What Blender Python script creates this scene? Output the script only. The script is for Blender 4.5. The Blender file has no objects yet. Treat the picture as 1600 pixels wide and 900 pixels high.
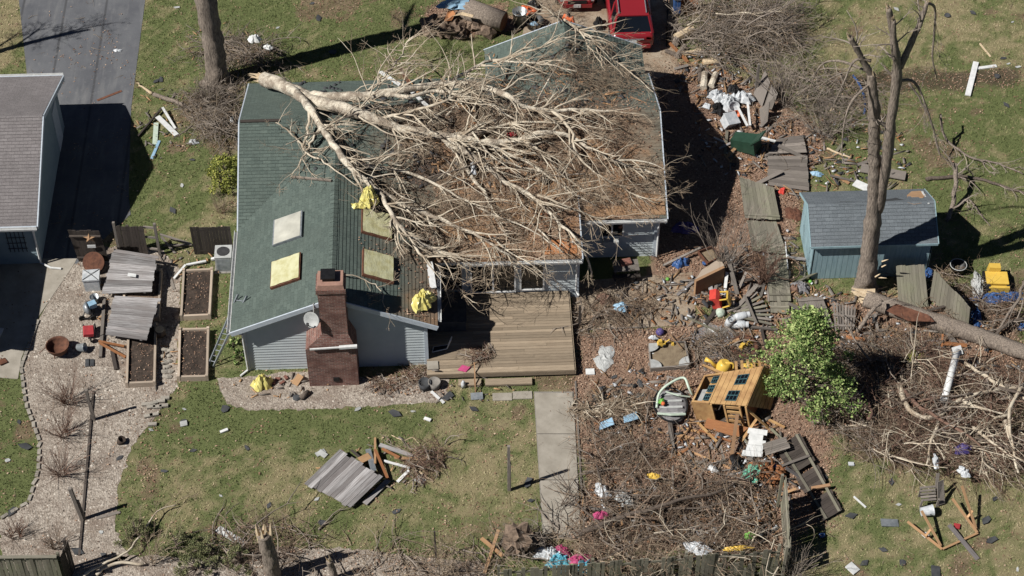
import bpy, bmesh, math, random
import numpy as np
from mathutils import Vector, Matrix, noise as mnoise

# ---------------------------------------------------------------- camera, sky, sun, exposure
sc = bpy.context.scene
FPX, PITCH, YAW, DIST = 3100.0, math.radians(47.0), math.radians(2.3), 77.5
FWD = Vector((math.sin(YAW)*math.cos(PITCH), math.cos(YAW)*math.cos(PITCH), -math.sin(PITCH)))
RGT = Vector((math.cos(YAW), -math.sin(YAW), 0))
UPV = RGT.cross(FWD)
CAM = -DIST*FWD
cd = bpy.data.cameras.new('camera')
cam = bpy.data.objects.new('camera', cd)
sc.collection.objects.link(cam)
mw = Matrix((RGT, UPV, -FWD)).transposed().to_4x4()
mw.translation = CAM
cam.matrix_world = mw
cd.sensor_width = 36.0
cd.lens = FPX/1600*36.0
cd.clip_start, cd.clip_end = 1.0, 3000.0
sc.camera = cam

SUN_EL, SUN_AZ = math.radians(47.0), math.radians(20.0)      # shadows fall 20 degrees left of +X
wd = bpy.data.worlds.new('World'); sc.world = wd; wd.use_nodes = True
wn = wd.node_tree.nodes; wl = wd.node_tree.links
sky = wn.new('ShaderNodeTexSky'); sky.sky_type = 'NISHITA'; sky.sun_disc = False
sky.sun_elevation = SUN_EL; sky.sun_rotation = math.radians(250.0)
sky.air_density = 0.3; sky.dust_density = 0.1
wn['Background'].inputs[1].default_value = 0.05
wl.new(sky.outputs[0], wn['Background'].inputs[0])
sd = bpy.data.lights.new('sun', 'SUN'); sd.energy = 5.0; sd.angle = math.radians(0.53); sd.color = (1.0, 0.965, 0.91)
sun = bpy.data.objects.new('sun', sd); sc.collection.objects.link(sun)
sdir = Vector((math.cos(SUN_AZ)*math.cos(SUN_EL), math.sin(SUN_AZ)*math.cos(SUN_EL), -math.sin(SUN_EL)))
sun.rotation_euler = sdir.to_track_quat('-Z', 'Y').to_euler()
sun.location = (-40, -15, 45)
sc.view_settings.view_transform = 'Standard'; sc.view_settings.look = 'None'
sc.view_settings.exposure = 0.36; sc.view_settings.gamma = 1.0; sc.view_settings.use_curve_mapping = False
sc.cycles.max_bounces = 6; sc.cycles.diffuse_bounces = 3; sc.cycles.transparent_max_bounces = 6

# ---------------------------------------------------------------- helpers
COL = sc.collection
RG = random.Random(11)
NP = np.random.default_rng(5)
Z = Vector((0, 0, 1))
V = Vector
WL = {}

def ray(px, py):
    return FWD + (px-800)/FPX*RGT - (py-450)/FPX*UPV
def G(px, py, z=0.0):                        # photo pixel -> point on the level z
    d = ray(px, py); t = (z-CAM.z)/d.z
    return CAM + d*t
def GY(px, py, y):                           # photo pixel -> point on the upright plane at y
    d = ray(px, py); t = (y-CAM.y)/d.y
    return CAM + d*t
def HT(px, py, top):                         # height of an upright thing with foot at (px,py) and top at row top
    g = G(px, py); return GY(px, top, g.y).z

# roof planes of the main house as (x0,x1,y0,y1,function)
MX0, MX1, MY0, MY1, MYR, EZ, SL = -10.48, 6.04, 1.17, 9.68, 5.43, 2.45, 0.414
WX0, WX1, WY0, WXR, WSL = -10.48, -2.90, -4.08, -6.69, 0.44
BX0, BX1, BY1, BXR, BSL = -0.70, 5.92, 11.45, 2.61, 0.44
DX0, DX1, DY0 = -2.90, 2.62, -0.85
def z_main(x, y): return EZ + SL*(4.26-abs(y-MYR))
def z_wing(x, y): return EZ + WSL*(3.79-abs(x-WXR))
def z_back(x, y): return EZ + BSL*(3.31-abs(x-BXR))
def z_mid(x, y): return 2.42 + 0.17*(y-DY0)
def hf(x, y):
    z = 0.0
    if MX0 <= x <= MX1 and MY0 <= y <= MY1: z = z_main(x, y)
    if WX0 <= x <= WX1 and WY0 <= y <= 5: z = max(z, z_wing(x, y))
    if BX0 <= x <= BX1 and 7 <= y <= BY1: z = max(z, z_back(x, y))
    if DX0 <= x <= DX1 and DY0 <= y <= 2.6: z = max(z, z_mid(x, y))
    if z == 0 and -3.4 < x < 2.16 and -4.6 < y < -0.7: z = 0.36
    return z
def P(px, py, off=0.0):                      # photo pixel -> point lying on roof, deck or ground plus off
    d = ray(px, py); t = (8.0-CAM.z)/d.z
    p = CAM + d*t; st = d*(0.06/abs(d.z))
    for i in range(150):
        if p.z <= hf(p.x, p.y)+off: return p
        p = p+st
    return G(px, py, off)

class MB:
    def __init__(s): s.v = []; s.f = []; s.uv = {}
    def face(s, pts, uv=None):
        i = len(s.v); s.v += [V(p) for p in pts]; s.f.append(tuple(range(i, i+len(pts))))
        if uv: s.uv[len(s.f)-1] = uv
    def box(s, c, size, rot=None, taper=1.0):
        x, y, z = size[0]/2, size[1]/2, size[2]/2
        if rot is None: m = Matrix.Identity(3)
        elif isinstance(rot, (int, float)): m = Matrix.Rotation(rot, 3, 'Z')
        else: m = rot
        i = len(s.v); c = V(c)
        for sz in (-1, 1):
            k = taper if sz > 0 else 1
            for sx, sy in ((-1, -1), (1, -1), (1, 1), (-1, 1)): s.v.append(c + m @ V((sx*x*k, sy*y*k, sz*z)))
        cs = [(-x, -y, -z), (x, -y, -z), (x, y, -z), (-x, y, -z), (-x, -y, z), (x, -y, z), (x, y, z), (-x, y, z)]
        for q, (ua, ub) in (((3, 2, 1, 0), (0, 1)), ((4, 5, 6, 7), (0, 1)), ((0, 1, 5, 4), (0, 2)), ((1, 2, 6, 5), (1, 2)), ((2, 3, 7, 6), (0, 2)), ((3, 0, 4, 7), (1, 2))):
            s.f.append(tuple(i+k for k in q)); s.uv[len(s.f)-1] = [(cs[k][ua], cs[k][ub]) for k in q]
        return s
    def beam(s, a, b, w, h, roll=0.0):       # bar from a to b, w wide, h deep
        a, b = V(a), V(b); d = (b-a)
        L = d.length; d = d.normalized()
        sd_ = d.cross(Z)
        if sd_.length < 1e-3: sd_ = V((1, 0, 0))
        sd_.normalize(); up = sd_.cross(d)
        if roll:
            q = Matrix.Rotation(roll, 3, d); sd_ = q @ sd_; up = q @ up
        m = Matrix((d, sd_, up)).transposed()
        return s.box((a+b)/2, (L, w, h), m)
    def tube(s, pts, rad, n=6, cap=True, nz=0.0):
        pts = [V(p) for p in pts]; i0 = len(s.v); prev = None
        if isinstance(rad, (int, float)): rad = [rad]*len(pts)
        for k, p in enumerate(pts):
            t = (pts[min(k+1, len(pts)-1)]-pts[max(k-1, 0)])
            t = t.normalized() if t.length > 1e-7 else Z
            if prev is None:
                a = t.cross(Z)
                if a.length < 1e-2: a = t.cross(V((1, 0, 0)))
            else: a = prev - t*prev.dot(t)
            if a.length < 1e-6: a = t.orthogonal()
            a.normalize(); b = t.cross(a); prev = a
            for j in range(n):
                th = 2*math.pi*j/n
                o_ = (a*math.cos(th)+b*math.sin(th))*rad[k]
                if nz: o_ = o_*(1+nz*mnoise.noise((p+o_)*V((7, 7, 2.2)))+nz*.7*mnoise.noise((p+o_)*2.3))
                s.v.append(p + o_)
        for k in range(len(pts)-1):
            for j in range(n):
                q = i0+k*n
                s.f.append((q+j, q+(j+1) % n, q+n+(j+1) % n, q+n+j))
        if cap and n > 2:
            s.f.append(tuple(i0+j for j in reversed(range(n))))
            e = i0+(len(pts)-1)*n
            s.f.append(tuple(e+j for j in range(n)))
        return s
    def prism(s, poly, z0, z1):
        n = len(poly); i = len(s.v)
        ar = sum(poly[k][0]*poly[(k+1) % n][1]-poly[(k+1) % n][0]*poly[k][1] for k in range(n))
        if ar < 0: poly = poly[::-1]
        s.v += [V((p[0], p[1], z0)) for p in poly]+[V((p[0], p[1], z1)) for p in poly]
        s.f.append(tuple(i+k for k in reversed(range(n)))); s.f.append(tuple(i+n+k for k in range(n)))
        for k in range(n): s.f.append((i+k, i+(k+1) % n, i+n+(k+1) % n, i+n+k))
        return s
    def slab(s, pts, th):                     # flat polygon in space thickened along minus its normal
        pts = [V(p) for p in pts]; n = len(pts)
        nn = V((0, 0, 0))
        for k in range(n): nn += pts[k].cross(pts[(k+1) % n])
        nn.normalize(); i = len(s.v)
        s.v += pts + [p-nn*th for p in pts]
        e_ = (pts[1]-pts[0]).normalized(); g_ = nn.cross(e_); uu = [((p-pts[0]).dot(e_), (p-pts[0]).dot(g_)) for p in pts]
        s.f.append(tuple(i+k for k in range(n))); s.uv[len(s.f)-1] = uu
        s.f.append(tuple(i+n+k for k in reversed(range(n)))); s.uv[len(s.f)-1] = uu[::-1]
        for k in range(n): s.f.append((i+k, i+n+k, i+n+(k+1) % n, i+(k+1) % n)); s.uv[len(s.f)-1] = [uu[k], uu[k], uu[(k+1) % n], uu[(k+1) % n]]
        return s
    def lathe(s, prof, c, n=16, m=None, closed=False):
        i0 = len(s.v); c = V(c); m = m or Matrix.Identity(3)
        for r, z in prof:
            for j in range(n):
                th = 2*math.pi*j/n
                s.v.append(c + m @ V((r*math.cos(th), r*math.sin(th), z)))
        for k in range(len(prof)-1):
            for j in range(n):
                q = i0+k*n
                s.f.append((q+j, q+(j+1) % n, q+n+(j+1) % n, q+n+j))
        if prof[0][0] > 1e-4: s.f.append(tuple(i0+j for j in reversed(range(n))))
        if prof[-1][0] > 1e-4: s.f.append(tuple(i0+(len(prof)-1)*n+j for j in range(n)))
        return s
    def blob(s, c, r, seed=0, sub=2, amp=0.25, fr=1.6, flat=None, m=None):
        bm = bmesh.new(); bmesh.ops.create_icosphere(bm, subdivisions=sub, radius=1)
        i0 = len(s.v); c = V(c); r = V(r) if not isinstance(r, (int, float)) else V((r, r, r))
        for v in bm.verts:
            k = 1+amp*mnoise.noise(v.co*fr+V((seed*7.3, seed*3.1, seed)))*1.6
            q = V((v.co.x*r.x, v.co.y*r.y, v.co.z*r.z))*k
            if m: q = m @ q
            q = c+q
            if flat is not None and q.z < flat: q.z = flat
            s.v.append(q)
        for f in bm.faces: s.f.append(tuple(i0+v.index for v in f.verts))
        bm.free(); return s
    def crumple(s, c, r, seed, n=26, rings=9):
        rg = random.Random(seed); i0 = len(s.v); c = V(c); o_ = V((seed*3.7, seed*1.9, 0)); ph = [rg.uniform(0, 6.28) for k in range(3)]
        for k in range(rings+1):
            q = k/rings
            for j in range(n):
                a = 6.2832*j/n; ro = 1+.22*math.sin(2*a+ph[0])+.14*math.sin(5*a+ph[1])+.08*math.sin(9*a+ph[2])
                x, y = math.cos(a)*q*ro*r[0], math.sin(a)*q*ro*r[1]
                d = V((x*5.0, y*5.0, 0)); rid = 1-abs(mnoise.noise(d+o_))*2.2; rid2 = 1-abs(mnoise.noise(d*2.3+o_*2))*2.2
                s.v.append(c+V((x+.03*mnoise.noise(d*2+o_), y, max(0, r[2]*1.5*(1-q**2.2)*(.35+.5*rid+.3*rid2)+.01))))
        for k in range(rings):
            for j in range(n): q = i0+k*n; s.f.append((q+j, q+n+j, q+n+(j+1) % n, q+(j+1) % n))
        return s
    def lap(s, poly, O, U, W, N, course, step):   # courses (siding, shingles) clipped to a convex outline
        O, U, W, N = V(O), V(U), V(W), V(N)
        v0 = min(p[1] for p in poly); v1 = max(p[1] for p in poly)
        def clip(pl, lim, keep_above):
            out = []
            for k in range(len(pl)):
                a, b = pl[k], pl[(k+1) % len(pl)]
                ia = (a[1] >= lim) if keep_above else (a[1] <= lim)
                ib = (b[1] >= lim) if keep_above else (b[1] <= lim)
                if ia: out.append(a)
                if ia != ib:
                    t = (lim-a[1])/(b[1]-a[1]); out.append((a[0]+t*(b[0]-a[0]), lim))
            return out
        k = 0; y = v0
        while y < v1-1e-4:
            y2 = min(y+course, v1)
            pl = clip(clip(poly, y, True), y2, False)
            if len(pl) >= 3:
                pts = [O+U*p[0]+W*p[1]+N*(step*(1-(p[1]-y)/course)) for p in pl]
                s.face(pts, [(p[0], p[1]) for p in pl])
                lo = sorted([p for p in pl if abs(p[1]-y) < 1e-5])
                if len(lo) >= 2 and step > 0:
                    a, b = lo[0], lo[-1]
                    s.face([O+U*a[0]+W*y, O+U*b[0]+W*y, O+U*b[0]+W*y+N*step, O+U*a[0]+W*y+N*step])
            y = y2; k += 1
        return s
    def build(s, name, mat, parent=None, loc=None, smooth=False):
        base = V((0, 0, 0))
        if parent is not None: base = WL[parent.name]
        elif loc is not None: base = V(loc)
        me = bpy.data.meshes.new(name)
        me.from_pydata([v-base for v in s.v], [], s.f)
        if smooth: me.polygons.foreach_set('use_smooth', [True]*len(me.polygons))
        uvl = me.uv_layers.new(name='uv'); dat = np.zeros((len(me.loops), 2), np.float32)
        for pi, p in enumerate(me.polygons):
            ex = s.uv.get(pi)
            if ex: 
                for a, li in enumerate(p.loop_indices): dat[li] = ex[a]
            else:
                n = p.normal; ax = max(range(3), key=lambda q: abs(n[q]))
                for li in p.loop_indices:
                    c = me.vertices[me.loops[li].vertex_index].co
                    dat[li] = (c.y, c.z) if ax == 0 else (c.x, c.z) if ax == 1 else (c.x, c.y)
        uvl.data.foreach_set('uv', dat.ravel())
        o = bpy.data.objects.new(name, me); COL.objects.link(o)
        me.materials.append(M[mat] if isinstance(mat, str) else mat)
        if parent is not None: o.parent = parent
        else: o.location = base
        WL[o.name] = base
        return o

def thing(name, label, cat, loc, group=None):
    o = bpy.data.objects.new(name, None); COL.objects.link(o)
    o.location = loc; o.empty_display_size = .2
    WL[o.name] = V(loc); tag(o, label, cat, group)
    return o
def tag(o, label=None, cat=None, group=None, kind=None):
    if label: o['label'] = label
    if cat: o['category'] = cat
    if group: o['group'] = group
    if kind: o['kind'] = kind
    return o
def struct(o): o['kind'] = 'structure'; return o
def stuff(o, label=None, cat=None): return tag(o, label, cat, None, 'stuff')
def one(name, label, cat, mb, mat, loc, group=None, smooth=False):
    return tag(mb.build(name, mat, None, loc, smooth), label, cat, group)
def copy_tree(o, parent=None):
    c = o.copy(); COL.objects.link(c); c.parent = parent
    for ch in list(o.children): copy_tree(ch, c)
    return c
def place(o, loc, rz=0, label=None, scale=None):
    o.location = loc; o.rotation_euler[2] = rz
    if scale: o.scale = (scale,)*3 if isinstance(scale, (int, float)) else scale
    if label: o['label'] = label
    return o
def rz(a): return Matrix.Rotation(a, 3, 'Z')
def rot(x=0, y=0, z=0): return Matrix.Rotation(z, 3, 'Z') @ Matrix.Rotation(y, 3, 'Y') @ Matrix.Rotation(x, 3, 'X')

def np_mesh(name, verts, faces, mat, tint=None, smooth=False, parent=None):
    verts = np.asarray(verts, np.float32); faces = np.asarray(faces, np.int32)
    base = WL[parent.name] if parent is not None else V((0, 0, 0))
    verts = verts - np.array(base, np.float32)
    me = bpy.data.meshes.new(name); k = faces.shape[1]
    me.vertices.add(len(verts)); me.vertices.foreach_set('co', verts.ravel())
    me.loops.add(faces.size); me.loops.foreach_set('vertex_index', faces.ravel())
    me.polygons.add(len(faces)); me.polygons.foreach_set('loop_start', np.arange(0, faces.size, k, dtype=np.int32))
    me.polygons.foreach_set('loop_total', np.full(len(faces), k, np.int32))
    me.update(calc_edges=True)
    if smooth: me.polygons.foreach_set('use_smooth', np.ones(len(faces), bool))
    if tint is not None:
        at = me.attributes.new('tint', 'FLOAT', 'POINT'); at.data.foreach_set('value', np.asarray(tint, np.float32))
    me.materials.append(M[mat]); me.validate()
    o = bpy.data.objects.new(name, me); COL.objects.link(o); WL[o.name] = V(base)
    if parent is not None: o.parent = parent
    return o

# ---------------------------------------------------------------- materials
M = {}
def lin(c, k=0.8):
    r = []
    for x in c:
        x = x/255.0
        r.append(((x+0.055)/1.055)**2.4*k if x > 0.04045 else x/12.92*k)
    g = .3*r[0]+.55*r[1]+.15*r[2]; ds = .16          # the photo's colours are muted
    return (*[x+(g-x)*ds for x in r], 1.0)
class NT:
    def __init__(s, name):
        m = bpy.data.materials.new(name); m.use_nodes = True; M[name] = m
        s.m = m; s.n = m.node_tree.nodes; s.l = m.node_tree.links; s.b = s.n['Principled BSDF']
        s.b.inputs['Specular IOR Level'].default_value = 0.3
    def node(s, t, **kw):
        n = s.n.new(t)
        for k, v in kw.items(): setattr(n, k, v)
        return n
    def inp(s, n, i, v):
        if hasattr(v, 'is_linked') or hasattr(v, 'links'): s.l.new(v, n.inputs[i])
        else: n.inputs[i].default_value = v
    def coord(s, kind='Object', scale=(1, 1, 1), rotz=0):
        tc = s.node('ShaderNodeTexCoord'); mp = s.node('ShaderNodeMapping')
        if kind == 'World':
            g = s.node('ShaderNodeNewGeometry'); s.l.new(g.outputs['Position'], mp.inputs[0])
        else: s.l.new(tc.outputs[kind], mp.inputs[0])
        mp.inputs['Scale'].default_value = scale; mp.inputs['Rotation'].default_value = (0, 0, rotz)
        return mp.outputs[0]
    def noise(s, co, scale, detail=4, rough=.55):
        n = s.node('ShaderNodeTexNoise'); s.l.new(co, n.inputs['Vector'])
        n.inputs['Scale'].default_value = scale; n.inputs['Detail'].default_value = detail; n.inputs['Roughness'].default_value = rough
        return n.outputs['Fac']
    def ramp(s, f, a, b):
        n = s.node('ShaderNodeMapRange'); s.l.new(f, n.inputs[0])
        n.inputs[1].default_value = a; n.inputs[2].default_value = b; n.clamp = True
        return n.outputs[0]
    def mix(s, f, a, b, mode='MIX'):
        n = s.node('ShaderNodeMix', data_type='RGBA', blend_type=mode)
        s.inp(n, 0, f); s.inp(n, 6, a); s.inp(n, 7, b)
        return n.outputs[2]
    def math(s, op, a, b=0.0):
        n = s.node('ShaderNodeMath', operation=op); s.inp(n, 0, a); s.inp(n, 1, b); return n.outputs[0]
    def attr(s, name):
        n = s.node('ShaderNodeAttribute'); n.attribute_name = name; return n.outputs['Fac']
    def rand(s): return s.node('ShaderNodeObjectInfo').outputs['Random']
    def bump(s, h, strength=.5, dist=.02):
        n = s.node('ShaderNodeBump'); n.inputs['Strength'].default_value = strength; n.inputs['Distance'].default_value = dist
        s.l.new(h, n.inputs['Height']); s.l.new(n.outputs[0], s.b.inputs['Normal'])
    def out(s, col, rough=.8, metal=0.0, spec=None):
        s.inp(s.b, 'Base Color', col); s.inp(s.b, 'Roughness', rough); s.b.inputs['Metallic'].default_value = metal
        if spec is not None: s.b.inputs['Specular IOR Level'].default_value = spec
        return s.m

def simple(name, c1, c2=None, sc_=6.0, rough=.8, bump=.3, metal=0.0, var=.25, spec=None, stretch=(1, 1, 1), k=.8, bs=None):
    t = NT(name); c2 = c2 or tuple(x*.72 for x in c1)
    co = t.coord('Object', stretch)
    f = t.ramp(t.noise(co, sc_, 5, .6), .32, .68)
    c = t.mix(f, lin(c1, k), lin(c2, k))
    if var:
        r = t.math('MULTIPLY_ADD', t.rand(), var)
        n = r.node; n.inputs[2].default_value = 1-var/2
        hv = t.node('ShaderNodeHueSaturation'); t.l.new(r, hv.inputs['Value']); t.l.new(c, hv.inputs['Color']); c = hv.outputs[0]
    if bump: t.bump(t.noise(co, bs or sc_*4, 4), bump, .02)
    return t.out(c, rough, metal, spec)

def wood(name, c1, c2, c3, grain=(3, 40, 40), rough=.85, k=.8, pv=.5):     # grain runs along local x
    t = NT(name)
    ob = t.coord('UV', (grain[0], grain[1], 1))
    r = t.rand()
    add = t.node('ShaderNodeVectorMath', operation='ADD'); t.l.new(ob, add.inputs[0])
    cx = t.node('ShaderNodeCombineXYZ'); t.l.new(t.math('MULTIPLY', r, 60.0), cx.inputs[0]); t.l.new(t.math('MULTIPLY', r, 31.0), cx.inputs[1])
    t.l.new(cx.outputs[0], add.inputs[1])
    f = t.ramp(t.noise(add.outputs[0], 1.0, 6, .65), .3, .7)
    c = t.mix(f, lin(c1, k), lin(c2, k))
    fr = t.math('FRACT', t.math('MULTIPLY', r, 17.3)); c = t.mix(t.math('MULTIPLY', t.ramp(fr, .45, 1.0), .75), c, lin(c2, k))
    bl = t.ramp(t.noise(t.coord('World'), 1.1, 4), .45, .7)
    c = t.mix(t.math('MULTIPLY', bl, .6), c, lin(c3, k))
    n = t.math('MULTIPLY_ADD', r, pv).node; n.inputs[2].default_value = .97-pv/2
    hv = t.node('ShaderNodeHueSaturation'); t.l.new(n.outputs[0], hv.inputs['Value']); t.l.new(c, hv.inputs['Color'])
    t.bump(f, .35, .01)
    return t.out(hv.outputs[0], rough)

def tinted(name, stops, rough=.9, transl=0.0, k=.8):
    t = NT(name); f = t.attr('tint'); cr = t.node('ShaderNodeValToRGB'); t.l.new(f, cr.inputs[0])
    e = cr.color_ramp.elements
    e[0].position, e[0].color = stops[0][0], lin(stops[0][1], k)
    e[1].position, e[1].color = stops[-1][0], lin(stops[-1][1], k)
    for p, c in stops[1:-1]:
        x = e.new(p); x.color = lin(c, k)
    t.out(cr.outputs[0], rough, spec=.15)
    if transl: t.b.inputs['Transmission Weight'].default_value = 0
    return t.m

def shingles(name, c1, c2, stain=None, k=.8):
    t = NT(name); uv = t.coord('UV')
    b = t.node('ShaderNodeTexBrick'); t.l.new(uv, b.inputs['Vector'])
    b.inputs['Color1'].default_value = lin(c1, k); b.inputs['Color2'].default_value = lin(c2, k)
    b.inputs['Mortar'].default_value = lin(tuple(x*.6 for x in c2), k)
    b.inputs['Scale'].default_value = 1; b.inputs['Mortar Size'].default_value = .006
    b.inputs['Brick Width'].default_value = .31; b.inputs['Row Height'].default_value = .145; b.offset = .43
    c = b.outputs['Color']; w = t.coord('World')
    c = t.mix(t.ramp(t.noise(w, .5, 5, .6), .4, .75), c, lin(tuple(x*.8 for x in c1), k)); c = t.mix(t.math('MULTIPLY', t.ramp(t.noise(t.coord('UV', (3.2, .5, 1)), 1.0, 5, .7), .5, .75), .45), c, lin(tuple(x*.68 for x in c1), k))
    c = t.mix(t.math('MULTIPLY', t.ramp(t.noise(w, 28, 3), .45, .75), .5), c, lin(tuple(min(255, x*1.25) for x in c1), k))
    if stain:
        sp = t.node('ShaderNodeSeparateXYZ'); t.l.new(w, sp.inputs[0])
        e = t.math('ADD', t.math('MULTIPLY', t.noise(w, .55, 5, .65), 9.0), sp.outputs[0])
        m1 = t.ramp(e, -.9, 3.0)
        # litter fades towards the back slopes
        e2 = t.math('SUBTRACT', 9.6, t.math('ADD', sp.outputs[1], t.math('MULTIPLY', t.noise(w, .7, 4), 6.0)))
        m2 = t.math('MULTIPLY', m1, t.ramp(e2, -.6, 2.2))
        e3 = t.math('ADD', 4.1, t.math('SUBTRACT', t.math('MULTIPLY', t.noise(w, .9, 4), 3.0), sp.outputs[0]))
        sc2 = t.mix(t.ramp(t.noise(w, .8, 4, .6), .5, .6), lin(stain, k), lin((176, 126, 80), k)); sc2 = t.mix(t.math('MULTIPLY', t.ramp(t.noise(w, 12, 4, .7), .45, .7), .6), sc2, lin((110, 86, 66), k))
        c = t.mix(t.math('MULTIPLY', t.math('MULTIPLY', m2, t.ramp(e3, -1.2, .6)), .88), c, sc2)
    t.bump(t.noise(w, 60, 3), .3, .01)
    return t.out(c, .92)

wood('gray_wood', (154, 144, 134), (104, 96, 90), (128, 120, 110))
wood('silver_wood', (188, 186, 186), (92, 84, 82), (130, 122, 118), (1.2, 30, 30), pv=.75)
wood('mossy_wood', (154, 148, 130), (112, 106, 92), (132, 134, 104), (2, 34, 34))
wood('dark_wood', (92, 82, 74), (62, 54, 50), (76, 70, 62))
wood('deck_wood', (182, 162, 134), (136, 118, 96), (158, 140, 116))
wood('fresh_wood', (208, 164, 112), (176, 130, 84), (194, 150, 104))
wood('orange_wood', (188, 124, 66), (150, 92, 46), (170, 108, 58))
wood('ply', (194, 154, 110), (158, 118, 80), (150, 114, 80), (2, 14, 14))
wood('bed_wood', (206, 188, 166), (168, 148, 128), (186, 168, 146))
simple('brick_red', (150, 96, 80), sc_=9)
simple('white_paint', (232, 233, 232), (206, 208, 206), rough=.45, bump=.05, var=.1)
simple('white_plastic', (216, 218, 220), (176, 184, 190), rough=.35, bump=.25, var=.1, bs=9)
simple('trim', (198, 208, 218), (178, 190, 202), rough=.6, bump=.05, var=.05)
simple('siding', (196, 206, 208), (184, 194, 198), sc_=2, rough=.6, bump=.06, var=.03)
simple('siding_garage', (140, 160, 170), (126, 148, 158), sc_=2, rough=.6, bump=.06, var=.03)
simple('shed_teal', (154, 186, 194), (132, 166, 176), sc_=3, rough=.75, bump=.12, var=.08, stretch=(4, 4, .6))
simple('black_metal', (34, 34, 36), (22, 22, 24), rough=.5, bump=.1)
simple('dark_gray', (70, 70, 72), (50, 50, 52), rough=.7)
simple('galvanized', (176, 182, 186), (134, 142, 148), rough=.4, metal=.5, bump=.1)
simple('light_gray', (188, 190, 188), (160, 162, 160), rough=.6)
simple('rust', (124, 78, 54), (84, 52, 38), rough=.85)
simple('stone', (176, 168, 154), (130, 124, 114), sc_=4, rough=.9, bump=.6)
simple('concrete', (172, 164, 150), (146, 138, 124), sc_=1.6, rough=.9, bump=.25, var=.1)
simple('block', (152, 146, 138), (128, 122, 114), sc_=5, rough=.95, bump=.4)
simple('bark_gray', (166, 150, 134), (88, 78, 70), sc_=5, rough=.95, bump=1.0, stretch=(5, 5, .8), var=.1, bs=9)
simple('bark_dark', (118, 104, 92), (78, 68, 60), sc_=4, rough=.95, bump=.9, stretch=(4, 4, 1), var=.2, bs=10)

simple('branch_pale', (220, 208, 184), (168, 148, 122), sc_=2.2, rough=.85, bump=.4, var=.15)
simple('twig_tan', (186, 166, 138), (136, 114, 92), sc_=1.3, rough=.9, bump=0, var=.15)
simple('twig_brown', (146, 122, 100), (102, 84, 70), sc_=1.3, rough=.9, bump=0, var=.15)
simple('twig_red', (146, 112, 92), (102, 76, 64), sc_=1.3, rough=.9, bump=0, var=.2)
simple('twig_gray', (164, 150, 136), (116, 104, 92), sc_=1.3, rough=.9, bump=0, var=.2)
simple('splinter', (222, 202, 166), (190, 160, 120), sc_=5, rough=.85, bump=.4, stretch=(6, 6, 1))
simple('soil', (84, 70, 60), (52, 44, 38), sc_=5, rough=1, bump=1.0, var=.15, bs=16)
simple('root_soil', (142, 120, 100), (94, 78, 66), sc_=6, rough=1, bump=1.0, var=.15, bs=18)
simple('yellow_tarp', (232, 222, 120), (206, 190, 76), sc_=3, rough=.35, bump=.5, var=.08, bs=8, spec=.5)
simple('yellow_plastic', (232, 190, 40), (222, 178, 20), rough=.35, bump=.05, var=.1)
simple('red_plastic', (226, 62, 40), (204, 44, 32), rough=.35, bump=.05, var=.1)
simple('orange_plastic', (236, 112, 36), (214, 90, 28), rough=.4, bump=.1, var=.1)
simple('pink', (206, 66, 128), (176, 54, 108), rough=.5, bump=.2, var=.2)
simple('blue_plastic', (56, 104, 168), (42, 80, 136), rough=.4, bump=.2, var=.2)
simple('lightblue', (150, 190, 216), (126, 168, 198), rough=.4, bump=.3, var=.1)
simple('cyan', (84, 180, 200), (60, 144, 170), rough=.4, bump=.3, var=.2)
simple('mint', (112, 206, 176), (88, 184, 150), rough=.4, bump=.2, var=.1)
simple('green_plastic', (44, 78, 60), (36, 66, 50), rough=.5, bump=.05, var=.05)
simple('lime', (120, 200, 60), (100, 180, 50), rough=.5, bump=.1)
simple('purple', (92, 80, 138), (74, 58, 136), rough=.5, bump=.2)
simple('red_cloth', (186, 40, 48), (150, 30, 40), rough=.8, bump=.3)
simple('play_wood', (212, 168, 100), (168, 122, 70), sc_=2.2, rough=.7, bump=.12, var=.12, stretch=(1, 1, 1))
simple('play_teal', (62, 104, 110), (50, 88, 96), rough=.6, bump=.05)
simple('sand', (150, 132, 104), (126, 108, 84), sc_=6, rough=1, bump=.5)
simple('mat_gray', (150, 148, 150), (116, 114, 118), sc_=6, rough=.9, bump=.5)
simple('pale_mint', (206, 222, 202), (184, 204, 184), rough=.5, bump=.05)
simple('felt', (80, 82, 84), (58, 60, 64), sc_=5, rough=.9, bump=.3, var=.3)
simple('rubber', (30, 30, 31), (22, 22, 23), rough=.8, bump=.1)
simple('car_red', (150, 14, 30), (146, 13, 29), sc_=1, rough=.22, bump=0, var=0, spec=.6)
simple('glass_dark', (22, 26, 32), (18, 22, 28), sc_=1, rough=.08, bump=0, var=0, spec=.6)
simple('tail_light', (150, 20, 24), (130, 16, 20), rough=.2, bump=0, var=0)
simple('skin', (196, 146, 120), (186, 136, 110), rough=.6, bump=0, var=0)
simple('orange_cloth', (240, 110, 30), (222, 94, 24), rough=.85, bump=.2, var=0)
simple('dark_cloth', (44, 46, 54), (34, 36, 42), rough=.9, bump=.2, var=0)
simple('chimney_cap', (186, 142, 122), (156, 116, 100), sc_=4, rough=.9, bump=.4)
simple('pipe', (196, 196, 200), (172, 172, 176), rough=.5, bump=.05)
shingles('shingle_green', (95, 109, 101), (77, 91, 85), stain=(150, 120, 92))
shingles('shingle_gray', (132, 126, 126), (116, 110, 110))
shingles('shingle_shed', (112, 120, 126), (96, 104, 110))
tinted('grass', [(0, (92, 104, 56)), (.3, (124, 134, 74)), (.6, (158, 152, 102)), (1, (190, 174, 134))])
tinted('leaves', [(0, (96, 70, 56)), (.4, (146, 110, 86)), (.75, (178, 140, 112)), (1, (208, 178, 150))])
tinted('pebbles', [(0, (108, 98, 88)), (.5, (156, 143, 129)), (1, (208, 198, 184))])
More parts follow.
